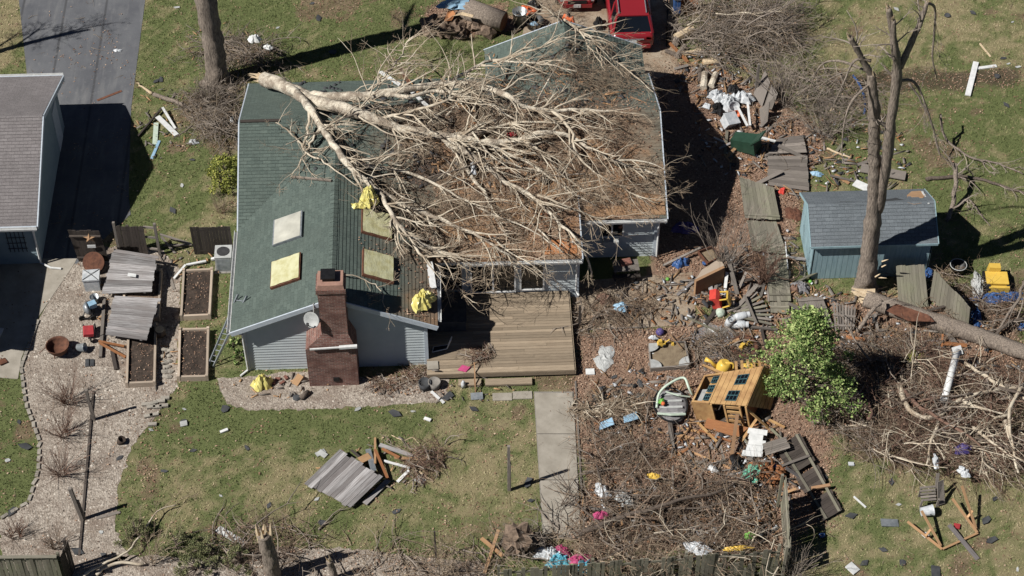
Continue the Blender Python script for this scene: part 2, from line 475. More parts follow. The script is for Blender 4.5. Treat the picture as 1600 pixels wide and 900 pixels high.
tinted('foliage', [(0, (64, 94, 40)), (.5, (122, 150, 68)), (1, (192, 206, 122))])
tinted('foliage_gold', [(0, (86, 100, 30)), (.5, (140, 148, 48)), (1, (190, 186, 80))])
tinted('foliage_dull', [(0, (84, 94, 54)), (.5, (124, 130, 82)), (1, (164, 160, 112))])
tinted('foliage_dark', [(0, (24, 44, 20)), (.5, (36, 60, 28)), (1, (50, 76, 34))])

# yellow film that covers the skylights
t = NT('film'); co = t.coord('Object')
f = t.ramp(t.noise(co, 3.5, 4), .4, .65)
t.bump(t.noise(t.coord('Object', (3, 1, 1)), 4, 3), .5, .03)
t.out(t.mix(f, lin((224, 222, 172), .72), lin((206, 200, 140), .72)), .2, spec=.6)
t = NT('skylight_dome'); t.out(t.mix(t.ramp(t.noise(t.coord('Object'), 2, 3), .3, .7), lin((206, 204, 188)), lin((176, 174, 160))), .14, spec=.7)
# chimney brick
t = NT('brick'); uv = t.coord('UV')
b = t.node('ShaderNodeTexBrick'); t.l.new(uv, b.inputs['Vector'])
b.inputs['Color1'].default_value = lin((156, 104, 90)); b.inputs['Color2'].default_value = lin((104, 70, 64)); b.inputs['Mortar'].default_value = lin((160, 142, 130))
b.inputs['Scale'].default_value = 1; b.inputs['Mortar Size'].default_value = .009; b.inputs['Brick Width'].default_value = .21; b.inputs['Row Height'].default_value = .075
c = t.mix(t.ramp(t.noise(uv, 1.8, 5), .4, .7), b.outputs['Color'], lin((110, 72, 62)))
t.bump(t.math('SUBTRACT', t.noise(uv, 30, 3), b.outputs['Fac']), .6, .015); t.out(c, .92)

# pale peeled bark with patches of grey-brown left on it
t = NT('bark_pale'); co = t.coord('World')
f1 = t.ramp(t.noise(co, 1.4, 6, .65), .46, .58); f2 = t.ramp(t.noise(t.coord('World', (1, 2.2, 1.5)), 9, 5, .7), .35, .7)
c = t.mix(f2, lin((234, 224, 202)), lin((190, 174, 150))); c = t.mix(t.math('MULTIPLY', f1, .8), c, t.mix(f2, lin((150, 132, 112)), lin((104, 88, 74))))
t.bump(t.math('ADD', t.noise(co, 16, 5, .7), f1), .9, .03); t.out(c, .9)
# ---------------------------------------------------------------- ground and its zones
def gp(pts, z=0.0): return [(q.x, q.y) for q in (G(a, b, z) for a, b in pts)]
def hsh(ix, iy, s):
    h = (ix*374761393 + iy*668265263 + s*1274126177) & 0xffffffff
    h = ((h ^ (h >> 13))*1274126177) & 0xffffffff
    return ((h ^ (h >> 16)) & 0xffff)/65535.0
def vnoise(x, y, s=0):
    ix = np.floor(x).astype(np.int64); iy = np.floor(y).astype(np.int64); fx = x-ix; fy = y-iy
    fx = fx*fx*(3-2*fx); fy = fy*fy*(3-2*fy)
    a = hsh(ix, iy, s); b = hsh(ix+1, iy, s); c = hsh(ix, iy+1, s); d = hsh(ix+1, iy+1, s)
    return (a*(1-fx)+b*fx)*(1-fy)+(c*(1-fx)+d*fx)*fy
def fbm(x, y, f, s=0, o=4):
    r = 0; a = .5; t = 0
    for k in range(o): r = r+a*vnoise(x*f, y*f, s+k); t += a; f *= 2.1; a *= .55
    return r/t
def sdist(poly, x, y):                       # signed distance, positive inside
    d = np.full(x.shape, 1e9); ins = np.zeros(x.shape, bool); n = len(poly)
    for k in range(n):
        ax, ay = poly[k]; bx, by = poly[(k+1) % n]
        dx, dy = bx-ax, by-ay; t = np.clip(((x-ax)*dx+(y-ay)*dy)/(dx*dx+dy*dy+1e-9), 0, 1)
        d = np.minimum(d, np.hypot(x-ax-t*dx, y-ay-t*dy))
        cr = ((ay > y) != (by > y)) & (x < (bx-ax)*(y-ay)/(by-ay+1e-12)+ax); ins ^= cr
    return np.where(ins, d, -d)
def soft(v, a, b): t = np.clip((v-a)/(b-a), 0, 1); return t*t*(3-2*t)

GRAVEL = gp([(112, 410), (160, 385), (250, 390), (282, 420), (278, 600), (240, 655), (205, 700), (185, 760), (178, 820), (200, 870), (130, 910), (60, 905), (0, 900), (0, 812), (45, 785), (60, 735), (62, 690), (40, 630), (33, 575), (60, 500)])
STRIP = gp([(340, 592), (480, 580), (560, 590), (700, 590), (700, 626), (600, 634), (480, 640), (390, 642), (352, 632)])
FOOT = gp([(150, 905), (180, 868), (330, 872), (430, 855), (560, 858), (640, 868), (760, 880), (760, 940), (150, 940)])
def rough(poly, amp=.06, st=.14, skip=()):
    out = []; rg = random.Random(len(poly))
    for k in range(len(poly)):
        a, b = poly[k], poly[(k+1) % len(poly)]; n = max(1, int(math.hypot(b[0]-a[0], b[1]-a[1])/st))
        for j in range(n):
            t_ = j/n; s_ = 0 if k in skip else amp; out.append((a[0]+(b[0]-a[0])*t_+rg.gauss(0, s_)*.7, a[1]+(b[1]-a[1])*t_+rg.gauss(0, s_)*.7))
    return out
GEDGE = GRAVEL
GRAVEL = rough(GRAVEL, .06, .15, (13, 14, 15, 16, 17, 18, 19)); STRIP = rough(STRIP); FOOT = rough(FOOT)
LEAFZ = [gp([(890, 505), (1090, 500), (1150, 480), (1330, 462), (1420, 480), (1600, 552), (1600, 640), (1320, 640), (1310, 700), (1315, 800), (1225, 870), (905, 870), (900, 700)]),
         gp([(1040, 90), (1110, 105), (1230, 150), (1300, 215), (1260, 300), (1240, 445), (1330, 455), (1440, 470), (1600, 470), (1600, 545), (1340, 475), (1100, 480), (1010, 440), (1010, 130)]),
         gp([(650, 0), (800, 0), (812, 50), (740, 62), (650, 50)]),
         gp([(660, 585), (700, 585), (700, 610), (590, 612), (575, 590)])]
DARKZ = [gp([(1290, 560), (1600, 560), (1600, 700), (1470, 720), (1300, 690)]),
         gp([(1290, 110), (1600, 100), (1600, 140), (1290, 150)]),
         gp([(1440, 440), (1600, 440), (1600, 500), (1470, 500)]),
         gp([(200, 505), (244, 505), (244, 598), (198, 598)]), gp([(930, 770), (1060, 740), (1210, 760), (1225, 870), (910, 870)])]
DIRTZ = [(gp([(250, 380), (365, 385), (362, 500), (345, 600), (275, 600), (268, 480)]), .55),
         (gp([(270, 150), (375, 130), (372, 240), (330, 250), (280, 220)]), .8),
         (gp([(300, 60), (420, 60), (430, 110), (310, 120)]), .6),
         (gp([(640, 640), (760, 640), (850, 680), (840, 700), (700, 690)]), .45),
         (gp([(690, 800), (850, 790), (850, 870), (640, 870)]), .7),
         (gp([(180, 640), (270, 600), (280, 660), (210, 700), (190, 790)]), .65),
         (gp([(560, 690), (700, 690), (690, 770), (590, 790)]), .5),
         (gp([(140, 800), (360, 840), (700, 850), (690, 900), (140, 900)]), .5),
         (gp([(1010, 100), (1090, 100), (1090, 330), (1010, 430)]), .9),
         (gp([(460, 95), (760, 95), (760, 130), (460, 135)]), .55),
         (gp([(1220, 130), (1480, 130), (1500, 230), (1440, 300), (1240, 300)]), .5),
         (gp([(700, 30), (870, 0), (870, 40), (760, 70)]), .7)]
DRYZ = [(gp([(1250, -20), (1640, -20), (1640, 120), (1300, 120)]), .3), (gp([(1290, 640), (1640, 640), (1640, 940), (1230, 940)]), .3),
        (gp([(230, 690), (520, 640), (520, 780), (300, 800)]), .35), (gp([(640, 630), (850, 620), (850, 860), (640, 860)]), .3),
        (gp([(300, 300), (372, 300), (372, 360), (290, 370)]), .6), (gp([(-40, -30), (30, -30), (10, 110), (-60, 110)]), .6),
        (gp([(-60, 590), (30, 590), (60, 690), (55, 760), (-60, 830)]), -.6), (gp([(270, 600), (640, 640), (640, 690), (480, 690), (250, 740)]), -.35), (gp([(215, 0), (660, 0), (640, 90), (420, 110), (215, 150)]), -.18), (gp([(215, 210), (330, 210), (330, 345), (230, 350)]), -.25), (gp([(1440, 150), (1600, 150), (1600, 240), (1450, 250)]), -.3)]
def zones(x, y):
    n1 = fbm(x, y, .55, 3)-.5; n2 = fbm(x, y, 1.6, 9)-.5
    w = n1*1.5+n2*.7
    leaf = 0; dark = 0; dirt = 0
    for z in LEAFZ: leaf = np.maximum(leaf, soft(sdist(z, x, y)+w*.9, -.35, .45))
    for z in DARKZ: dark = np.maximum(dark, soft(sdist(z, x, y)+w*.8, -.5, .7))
    for z, k in DIRTZ: dirt = np.maximum(dirt, k*soft(sdist(z, x, y)+w*1.1, -.8, .8))
    dry = .40+n1*.8+n2*1.3+(fbm(x, y, 4.5, 77)-.5)*1.5
    for z, k in DRYZ: dry = dry+k*soft(sdist(z, x, y)+w, -1.5, 1.5)
    dirt = np.maximum(dirt, .8*soft(fbm(x, y, .45, 31), .60, .72))
    dirt = np.maximum(dirt, .62*soft(fbm(x, y, 1.9, 35), .60, .72))
    return leaf, dark, np.clip(dirt, 0, 1), np.clip(dry, 0, 1)

def axis(a, b, st, far): 
    c = list(np.arange(a, b+1e-6, st)); return np.array([-far, -far*.4, -far*.15, a-8]+c+[b+8, far*.15, far*.4, far])
gx = axis(-26, 26.2, .2, 500.0); gy = axis(-17, 22, .2, 500.0)
XX, YY = np.meshgrid(gx, gy); nx, ny = len(gx), len(gy)
vv = np.stack([XX.ravel(), YY.ravel(), np.zeros(XX.size)], 1)
ii = (np.arange(ny-1)[:, None]*nx+np.arange(nx-1)[None, :]).ravel()
ff = np.stack([ii, ii+1, ii+nx+1, ii+nx], 1)

t = NT('ground'); w = t.coord('World')
n_f = t.noise(w, 9, 6, .7); n_m = t.noise(w, 2.2, 5, .6); n_h = t.noise(w, 34, 4, .7)
dry = t.ramp(t.math('ADD', t.attr('dry'), t.math('MULTIPLY_ADD', n_f, .9)), .35, 1.25)
g = t.mix(dry, lin((108, 118, 66)), lin((168, 150, 112)))
g = t.mix(t.math('MULTIPLY', t.ramp(n_h, .5, .75), .55), g, lin((82, 88, 48)))
g = t.mix(t.math('MULTIPLY', t.ramp(n_f, .55, .8), .4), g, lin((120, 124, 74)))
dl = t.mix(t.ramp(n_h, .3, .7), lin((122, 98, 78)), lin((166, 140, 114)))
dl = t.mix(t.ramp(n_m, .4, .7), dl, lin((96, 74, 58)))
lf = t.mix(t.ramp(n_h, .3, .7), lin((131, 102, 83)), lin((184, 151, 125)))
lf = t.mix(t.ramp(n_m, .42, .7), lf, lin((146, 116, 96)))
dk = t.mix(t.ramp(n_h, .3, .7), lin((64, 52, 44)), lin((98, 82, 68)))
def edge(a): return t.ramp(t.math('ADD', a, t.math('MULTIPLY_ADD', n_f, .8)), .55, .95)
c = t.mix(edge(t.attr('dirt')), g, dl)
c = t.mix(edge(t.attr('leaf')), c, lf)
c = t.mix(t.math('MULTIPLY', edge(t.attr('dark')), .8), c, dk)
t.bump(t.math('ADD', n_h, n_f), .9, .05); t.out(c, 1.0, spec=.1)
for nd in t.n:
    if nd.type == 'MATH' and nd.operation == 'MULTIPLY_ADD' : nd.inputs[2].default_value = -.45*nd.inputs[1].default_value if True else 0
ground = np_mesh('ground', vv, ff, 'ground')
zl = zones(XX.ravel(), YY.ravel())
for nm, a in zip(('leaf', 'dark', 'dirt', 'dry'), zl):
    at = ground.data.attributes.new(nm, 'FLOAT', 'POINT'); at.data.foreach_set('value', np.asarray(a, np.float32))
struct(ground)

def sheet(name, pts, z, mat, th=None):
    mb = MB(); poly = gp(pts, z)
    mb.prism(poly, -.05, z)
    return struct(mb.build(name, mat))
# asphalt
t = NT('asphalt'); w = t.coord('World')
c = t.mix(t.ramp(t.noise(w, .6, 5, .6), .35, .7), lin((92, 94, 100)), lin((112, 114, 118)))
c = t.mix(t.math('MULTIPLY', t.ramp(t.noise(t.coord('World', (2.2, .35, 1)), 1.1, 5), .5, .72), .6), c, lin((132, 132, 132)))
c = t.mix(t.math('MULTIPLY', t.ramp(t.noise(w, 70, 2), .45, .8), .5), c, lin((60, 62, 66)))
wv = t.node('ShaderNodeTexWave'); t.l.new(t.coord('World', (.17, .004, 1)), wv.inputs['Vector']); wv.inputs['Scale'].default_value = 1.0; wv.inputs['Distortion'].default_value = .7
c = t.mix(t.math('MULTIPLY', t.ramp(wv.outputs[1], .985, 1.0), .6), c, lin((58, 58, 60)))
c = t.mix(t.math('MULTIPLY', t.ramp(t.noise(w, 3, 6, .75), .56, .74), .45), c, lin((150, 148, 146)))
t.bump(t.noise(w, 60, 3), .4, .01)
t.out(c, .9)
sheet('driveway', [(25, -40), (232, -40), (205, 168), (201, 300), (204, 335), (120, 412), (40, 412), (62, 300)], .012, 'asphalt')
sheet('garage_path', [(0, 590), (28, 592), (33, 560), (60, 495), (116, 412), (120, 404), (20, 404), (-60, 404), (-60, 590)], .02, 'concrete')
t = NT('dusty_concrete'); w = t.coord('World')
c = t.mix(t.ramp(t.noise(w, 1.2, 6, .65), .38, .66), lin((168, 152, 130)), lin((138, 112, 86)))
c = t.mix(t.ramp(t.noise(w, 14, 5, .7), .5, .72), c, lin((122, 96, 72)))
t.bump(t.noise(w, 40, 4), .4, .01); t.out(c, .95)
sheet('concrete_drive', [(838, -60), (1062, -60), (1058, 112), (1012, 128), (1008, 230), (800, 230), (815, 60)], .014, 'dusty_concrete')
sheet('patio', [(893, 440), (1082, 425), (1088, 508), (896, 516)], .014, 'dusty_concrete')
# gravel sheets
t = NT('gravel'); w = t.coord('World')
vo = t.node('ShaderNodeTexVoronoi'); t.l.new(w, vo.inputs['Vector']); vo.inputs['Scale'].default_value = 16
hs = t.node('ShaderNodeSeparateColor'); t.l.new(vo.outputs['Color'], hs.inputs[0])
c = t.mix(hs.outputs[0], lin((132, 119, 106)), lin((186, 174, 159)))
c = t.mix(t.ramp(t.noise(w, .8, 5), .45, .72), c, lin((124, 106, 92)))
t.bump(vo.outputs['Distance'], .8, .03); t.out(c, .95)
for nm, pl in (('gravel_bed', GRAVEL), ('gravel_strip', STRIP), ('gravel_foot', FOOT)):
    struct(MB().prism(pl, -.05, .008).build(nm, 'gravel'))
# concrete walkway slabs with joints
walk = struct(MB().prism(gp([(834, 612), (897, 612), (909, 842), (848, 842)]), -.05, .01).build('walkway', 'block'))
a, b_, c_, d_ = [G(*q) for q in ((835.5, 614), (895.5, 614), (907.5, 841), (849.5, 841))]
cuts = [0, .30, .62, .985]
for k in range(3):
    l0, l1 = a.lerp(d_, cuts[k]+.004), a.lerp(d_, cuts[k+1]-.004); r0, r1 = b_.lerp(c_, cuts[k]+.004), b_.lerp(c_, cuts[k+1]-.004)
    MB().prism([(l0.x, l0.y), (r0.x, r0.y), (r1.x, r1.y), (l1.x, l1.y)], .011, .045+.004*k).build('slab', 'concrete', walk)
q0, q1 = G(769, 622), G(832, 617)
for k in range(2):
    u0, u1 = q0.lerp(q1, k*.5+.01), q0.lerp(q1, k*.5+.49)
    MB().box(((u0.x+u1.x)/2, (u0.y+u1.y)/2, .02), (u1.x-u0.x, .36, .05)).build('slab', 'concrete', walk)

# ---- scattered ground cover as real geometry
SHEETS = [GRAVEL, STRIP, FOOT] + [gp(q) for q in ([(25, -40), (232, -40), (205, 168), (201, 300), (204, 335), (120, 412), (40, 412), (62, 300)], [(0, 590), (28, 592), (33, 560), (60, 495), (116, 412), (120, 404), (-60, 404), (-60, 590)], [(838, -60), (1062, -60), (1058, 112), (1012, 128), (1008, 230), (800, 230), (815, 60)], [(834, 612), (897, 612), (909, 842), (848, 842)], [(893, 440), (1082, 425), (1088, 508), (896, 516)])]
BLD = [[(-10.1, -3.8), (-3.3, -3.8), (-3.3, -.6), (5.7, -.6), (5.7, 11.4), (-10.1, 11.4)], [(-40, 2.0), (-18.4, 2.0), (-18.4, 10.3), (-40, 10.3)], [(11.6, 0), (16.5, 0), (16.5, 2.8), (11.6, 2.8)], [(-3.4, -4.6), (2.16, -4.6), (2.16, -.6), (-3.4, -.6)]]
def free(x, y, lst):
    m = np.ones(x.shape, bool)
    for p in lst: m &= sdist(p, x, y) < 0.0
    return m
def scatter(n, x0=-24, x1=25, y0=-15, y1=20): return NP.uniform(x0, x1, n), NP.uniform(y0, y1, n)
x, y = scatter(430000)
lf_, dk_, di_, dr_ = zones(x, y)
keep = free(x, y, SHEETS+BLD) & (NP.random(x.size) < (1-lf_)*(1-.85*di_)*(1-.9*dk_)*(.5+.5*fbm(x, y, 1.3, 44)))
x, y, dr_ = x[keep], y[keep], dr_[keep]; n = x.size
ang = NP.uniform(0, 6.283, n); h = NP.uniform(.03, .10, n)*(1.15-.45*dr_); wd_ = NP.uniform(.010, .022, n); le = NP.uniform(.02, .09, n)
la = NP.uniform(0, 6.283, n)
bx = np.cos(ang)*wd_; by = np.sin(ang)*wd_
v = np.empty((n, 3, 3)); v[:, 0] = np.stack([x-bx, y-by, np.zeros(n)], 1); v[:, 1] = np.stack([x+bx, y+by, np.zeros(n)], 1)
v[:, 2] = np.stack([x+np.cos(la)*le, y+np.sin(la)*le, h], 1)
tint = np.clip(dr_*.9+NP.normal(0, .2, n)-.05, 0, 1)
stuff(np_mesh('grass', v.reshape(-1, 3), np.arange(n*3).reshape(-1, 3), 'grass', np.repeat(tint, 3)), 'patchy short grass of the lawns, green and straw coloured', 'grass')

def leafmesh(name, x, y, zf, label=None, size=(.018, .05), parent=None):
    n = x.size; a = NP.uniform(0, 6.283, n); s = NP.uniform(size[0], size[1], n); tl = NP.uniform(-.8, .8, n); w_ = s*NP.uniform(.45, .8, n)
    ca, sa = np.cos(a), np.sin(a); z = zf + NP.uniform(.006, .05, n)
    v = np.empty((n, 4, 3))
    for k, (u_, t_) in enumerate(((-1, 0), (0, -1), (1, 0), (0, 1))):
        v[:, k] = np.stack([x+ca*s*u_-sa*w_*t_, y+sa*s*u_+ca*w_*t_, z+tl*s*.5*u_+abs(t_)*s*.35], 1)
    o = np_mesh(name, v.reshape(-1, 3), np.arange(n*4).reshape(-1, 4), 'leaves', np.repeat(NP.random(n), 4), parent=parent)
    return stuff(o, label, 'leaves' if label else None)
x, y = scatter(560000); lf_, dk_, di_, dr_ = zones(x, y)
keep = free(x, y, BLD) & (NP.random(x.size) < np.maximum.reduce([lf_*.85, di_*.22, dk_*.3, np.full(x.size, .008)])*(1-.6*(~free(x, y, SHEETS)))*(.35+.9*fbm(x, y, .9, 71)))
stuff(leafmesh('leaf_litter', x[keep], y[keep], 0.0, 'brown dead leaves strewn over the right hand yard'))
x, y = scatter(110000); keep = ~free(x, y, [GRAVEL, STRIP, FOOT]); keep &= NP.random(x.size) < .25+.9*fbm(x, y, 1.2, 5); x, y = x[keep], y[keep]; n = x.size
s = .012+.055*NP.random(n)**2.2; a = NP.uniform(0, 6.283, n); v = np.empty((n, 5, 3))
for k in range(4):
    th = a+k*1.5708; q = s*NP.uniform(.7, 1.3, n); v[:, k] = np.stack([x+np.cos(th)*q, y+np.sin(th)*q, np.full(n, .004)], 1)
v[:, 4] = np.stack([x+NP.normal(0, .006, n), y+NP.normal(0, .006, n), s*NP.uniform(.6, 1.1, n)+.01], 1)
f = (np.arange(n)*5)[:, None, None]+np.array([[0, 1, 4], [1, 2, 4], [2, 3, 4], [3, 0, 4]])[None]
stuff(np_mesh('gravel', v.reshape(-1, 3), f.reshape(-1, 3), 'pebbles', np.repeat(NP.random(n), 5)), 'pale tan gravel stones of the garden beds', 'gravel')
# loose sticks over the whole yard
def stickmesh(name, x, y, zf, L, r, mat, parent=None, el=.12, azm=None, azs=None, zup=0.03, kids=0, curl=.16, N=6):
    V_, F_ = [], []; base = 0
    def lay(x, y, z, az, l_, e_, rr, gen):
        nonlocal base
        n = x.size; cx, cy, cz = x.copy(), y.copy(), z.copy(); cur = NP.normal(0, curl, n); cs = []; a = az.copy(); ph = NP.uniform(0, 6.28, n)
        for k in range(N):
            if k:
                a = a+cur+NP.normal(0, curl*1.1, n); st = l_/(N-1)
                cx = cx+np.cos(a)*st*np.cos(e_); cy = cy+np.sin(a)*st*np.cos(e_); cz = np.maximum(cz+np.sin(e_)*st+NP.normal(0, .05, n)*st, zf0[gen])
                e_ = e_-.16*NP.random(n)
            ra = np.maximum(rr*(1-.8*k/(N-1)), .0028); cs.append((cx.copy(), cy.copy(), cz.copy(), a.copy()))
            for j in range(3):
                th = ph+j*2.0944
                V_.append(np.stack([cx-np.sin(a)*np.cos(th)*ra, cy+np.cos(a)*np.cos(th)*ra, cz+np.sin(th)*ra], 1))
        idx = np.arange(n)
        for k in range(N-1):
            for j in range(3):
                F_.append(np.stack([base+(k*3+j)*n+idx, base+(k*3+(j+1) % 3)*n+idx, base+(k*3+3+(j+1) % 3)*n+idx, base+(k*3+3+j)*n+idx], 1))
        base += N*3*n
        return cs
    n = x.size; az = NP.uniform(0, 6.283, n) if azm is None else NP.normal(azm, azs, n)
    zf = np.asarray(zf, float)+np.zeros(n); zs = zf+NP.uniform(.5, 1, n)*zup; zf0 = {0: np.maximum(zf-.25, np.minimum(zf, .012))}
    l_ = NP.uniform(L[0], L[1], n)*NP.uniform(.6, 1.15, n); e_ = np.abs(NP.normal(0, el, n)); rr = NP.uniform(r[0], r[1], n)
    cs = lay(x, y, zs, az, l_, e_, rr, 0)
    for g_ in range(kids):
        k = int(NP.integers(1, N-1)); zf0[g_+1] = zf0[0]
        lay(cs[k][0], cs[k][1], cs[k][2], cs[k][3]+NP.choice([-1, 1], n)*NP.uniform(.35, 1.0, n), l_*NP.uniform(.25, .6, n), np.abs(NP.normal(0, el*1.3, n)), rr*.6, g_+1)
    return np_mesh(name, np.concatenate(V_), np.concatenate(F_), mat, parent=parent)
x, y = scatter(26000); lf_, dk_, di_, dr_ = zones(x, y)
keep = free(x, y, BLD) & (NP.random(x.size) < np.maximum.reduce([lf_*.42, dk_*.6, di_*.22, np.full(x.size, .02)])*(.2+fbm(x, y, .8, 15)))
stuff(stickmesh('loose_twigs', x[keep], y[keep], np.zeros(keep.sum()), (.15, .9), (.004, .011), 'twig_tan', kids=1), 'loose twigs and sticks scattered over the ground', 'twigs')
# ---------------------------------------------------------------- main house
def roof_slope(parent, e0, e1, up, poly_wh, mat, name='roof_slope', th=.16):
    """e0->e1 runs along the eave, up is the unit vector up the slope; poly in (along, upslope) metres"""
    e0, e1, up = V(e0), V(e1), V(up).normalized(); u_ = (e1-e0).normalized(); n_ = u_.cross(up).normalized()
    mb = MB(); mb.lap(poly_wh, e0, u_, up, n_, .145, .016)
    pts = [e0+u_*a+up*b for a, b in poly_wh]
    mb2 = MB(); mb2.slab([p-n_*.002 for p in pts], th)
    o = mb.build(name, mat, parent)
    mb2.build('roof_deck', 'trim', o)
    return o
def rake(parent, a, b, name='fascia', d=.2, w=.05): return MB().beam(a, b, w, d).build(name, 'trim', parent)

house = thing('house', 'pale grey house with green shingle roof crushed under a fallen tree', 'house', (-2.2, 2.7, 0))
UX, UY = V((1, 0, 0)), V((0, 1, 0))
kx = math.hypot(1, SL); mlen = 4.26*kx; W_ = MX1-MX0
roof_slope(house, (MX0, MY0, EZ), (MX1, MY0, EZ), (0, 1, SL), [(0, 0), (W_, 0), (W_, mlen), (0, mlen)], 'shingle_green')
roof_slope(house, (MX1, MY1, EZ), (MX0, MY1, EZ), (0, -1, SL), [(0, 0), (W_, 0), (W_, mlen), (0, mlen)], 'shingle_green')
wl_ = 3.79*math.hypot(1, WSL); L_ = 9.0
roof_slope(house, (WX0, WY0+L_, EZ), (WX0, WY0, EZ), (1, 0, WSL), [(3.75, 0), (L_, 0), (L_, wl_), (0, wl_)], 'shingle_green')
roof_slope(house, (WX1, WY0, EZ), (WX1, WY0+L_, EZ), (-1, 0, WSL), [(0, 0), (5.25, 0), (L_, wl_), (0, wl_)], 'shingle_green')
bl_ = 3.31*math.hypot(1, BSL)
roof_slope(house, (BX0, BY1, EZ), (BX0, BY1-5.7, EZ), (1, 0, BSL), [(0, 0), (2.04, 0), (5.5, bl_), (0, bl_)], 'shingle_green')
roof_slope(house, (BX1, BY1-5.7, EZ), (BX1, BY1, EZ), (-1, 0, BSL), [(3.66, 0), (5.7, 0), (5.7, bl_), (.2, bl_)], 'shingle_green')
roof_slope(house, (DX0, DY0, 2.42), (DX1, DY0, 2.42), (0, 1, .17), [(0, 0), (DX1-DX0, 0), (DX1-DX0, 3.5), (0, 3.5)], 'shingle_green')
# ridge caps
for a, b in (((MX0, MYR, z_main(0, MYR)+.02), (MX1, MYR, z_main(0, MYR)+.02)), ((WXR, WY0, z_wing(WXR, 0)+.02), (WXR, 4.9, z_wing(WXR, 0)+.02)), ((BXR, BY1, z_back(BXR, 0)+.02), (BXR, 6.4, z_back(BXR, 0)+.02))):
    a, b = V(a), V(b); n = int((b-a).length/.24); mb = MB(); d = (b-a).normalized(); s_ = d.cross(Z); sl = .43
    for k in range(n):
        p0 = a.lerp(b, k/n); p1 = a.lerp(b, (k+1)/n)
        for sg in (-1, 1):
            q = [p0+Z*.012, p1+Z*.0, p1+s_*sg*.15-Z*.15*sl, p0+s_*sg*.15-Z*(.15*sl-.012)]
            mb.face(q if sg < 0 else q[::-1])
    mb.build('ridge_cap', 'shingle_green', house)
mb = MB().beam((-10.45, MYR-.02, 4.235), (-8.9, MYR-.02, 4.235), .14, .05); mb.build('exposed_ridge_board', 'dark_wood', house)
# fascia and gutters
fz = EZ-.10
for a, b in (((MX0-.03, MYR, 4.12), (MX0-.03, MY1, fz)), ((MX0-.03, MYR, 4.12), (MX0-.03, MY0, fz)), ((MX1+.03, MYR, 4.12), (MX1+.03, MY1, fz)), ((MX1+.03, MYR, 4.12), (MX1+.03, MY0, fz)),
             ((WXR, WY0-.03, 4.02), (WX0, WY0-.03, fz)), ((WXR, WY0-.03, 4.02), (WX1, WY0-.03, fz)), ((BXR, BY1+.03, 3.82), (BX0, BY1+.03, fz)), ((BXR, BY1+.03, 3.82), (BX1, BY1+.03, fz)), ((DX1+.03, DY0, 2.34), (DX1+.03, 2.4, 2.86))):
    rake(house, a, b)
def gutter(parent, a, b, mat='white_paint'):
    a, b = V(a), V(b); d = (b-a).normalized(); s_ = d.cross(Z); mb = MB()
    pr = [(-.06, .05), (-.06, -.06), (.05, -.06), (.07, .05), (.055, .05), (.04, -.045), (-.045, -.045), (-.045, .05)]
    for k in range(len(pr)):
        p, q = pr[k], pr[(k+1) % len(pr)]
        mb.face([a+s_*p[0]+Z*p[1], b+s_*p[0]+Z*p[1], b+s_*q[0]+Z*q[1], a+s_*q[0]+Z*q[1]])
    return mb.build('gutter', mat, parent)
gutter(house, (WX0-.09, WY0, EZ-.06), (WX0-.09, MY0, EZ-.06)); gutter(house, (2.7, MY0-.09, EZ-.06), (MX1, MY0-.09, EZ-.06)); gutter(house, (DX0+1.0, DY0-.09, 2.36), (DX1, DY0-.09, 2.36))
gutter(house, (WX1+.09, -1.1, EZ-.06), (WX1+.09, WY0+.3, EZ-.06))
MB().tube([(WX0-.08, -3.95, 2.36), (-10.1, -3.9, 2.1), (-10.08, -3.88, .1), (-10.35, -4.15, .06)], .04, 6).build('downspout', 'white_paint', house)
MB().tube([(2.62, DY0-.1, 2.3), (2.45, -.68, 2.1), (2.45, -.70, .5), (2.55, -.9, .42)], .04, 6).build('downspout', 'white_paint', house)
MB().tube([(MX1-.05, MY0-.1, 2.3), (5.78, 1.42, 2.1), (5.78, 1.40, .1)], .045, 6).build('downspout', 'white_paint', house)
# walls with lapped siding
def wall(parent, O, U, poly, N, mat, name='wall', th=.14, course=.145):
    O, U, N = V(O), V(U), V(N)
    mb = MB().lap(poly, O, U, Z, N, course, .028)
    o = mb.build(name, mat, parent)
    inner = [O+U*a+Z*b-N*.004 for a, b in poly]
    b2 = MB(); b2.slab(inner if (inner[1]-inner[0]).cross(inner[2]-inner[1]).dot(N) > 0 else inner[::-1], th)
    b2.build('wall_core', mat, o)
    return o
wz = 2.42
wall(house, (-10.05, -3.80, 0), (1, 0, 0), [(0, 0), (6.70, 0), (6.70, wz), (3.36, 3.86), (0, wz)], (0, -1, 0), 'siding')
wall(house, (-10.05, 9.3, 0), (0, -1, 0), [(0, 0), (13.1, 0), (13.1, wz), (5.85, wz), (3.87, 3.9), (0, wz)], (-1, 0, 0), 'siding')
wall(house, (-3.35, -3.80, 0), (0, 1, 0), [(0, 0), (3.25, 0), (3.25, wz), (0, wz)], (1, 0, 0), 'siding')
wall(house, (-3.35, -.55, 0), (1, 0, 0), [(0, 0), (5.85, 0), (5.85, 2.38), (0, 2.38)], (0, -1, 0), 'siding')
wall(house, (2.50, -.55, 0), (0, 1, 0), [(0, 0), (2.1, 0), (2.1, 2.7), (0, 2.38)], (1, 0, 0), 'siding')
wall(house, (2.50, 1.55, 0), (1, 0, 0), [(0, 0), (3.2, 0), (3.2, wz), (0, wz)], (0, -1, 0), 'siding')
wall(house, (5.70, 1.55, 0), (0, 1, 0), [(0, 0), (9.8, 0), (9.8, wz), (7.8, wz), (3.88, 3.9), (0, wz)], (1, 0, 0), 'siding')
wall(house, (5.70, 11.35, 0), (-1, 0, 0), [(0, 0), (6.2, 0), (6.2, wz), (3.1, 3.7), (0, wz)], (0, 1, 0), 'siding')
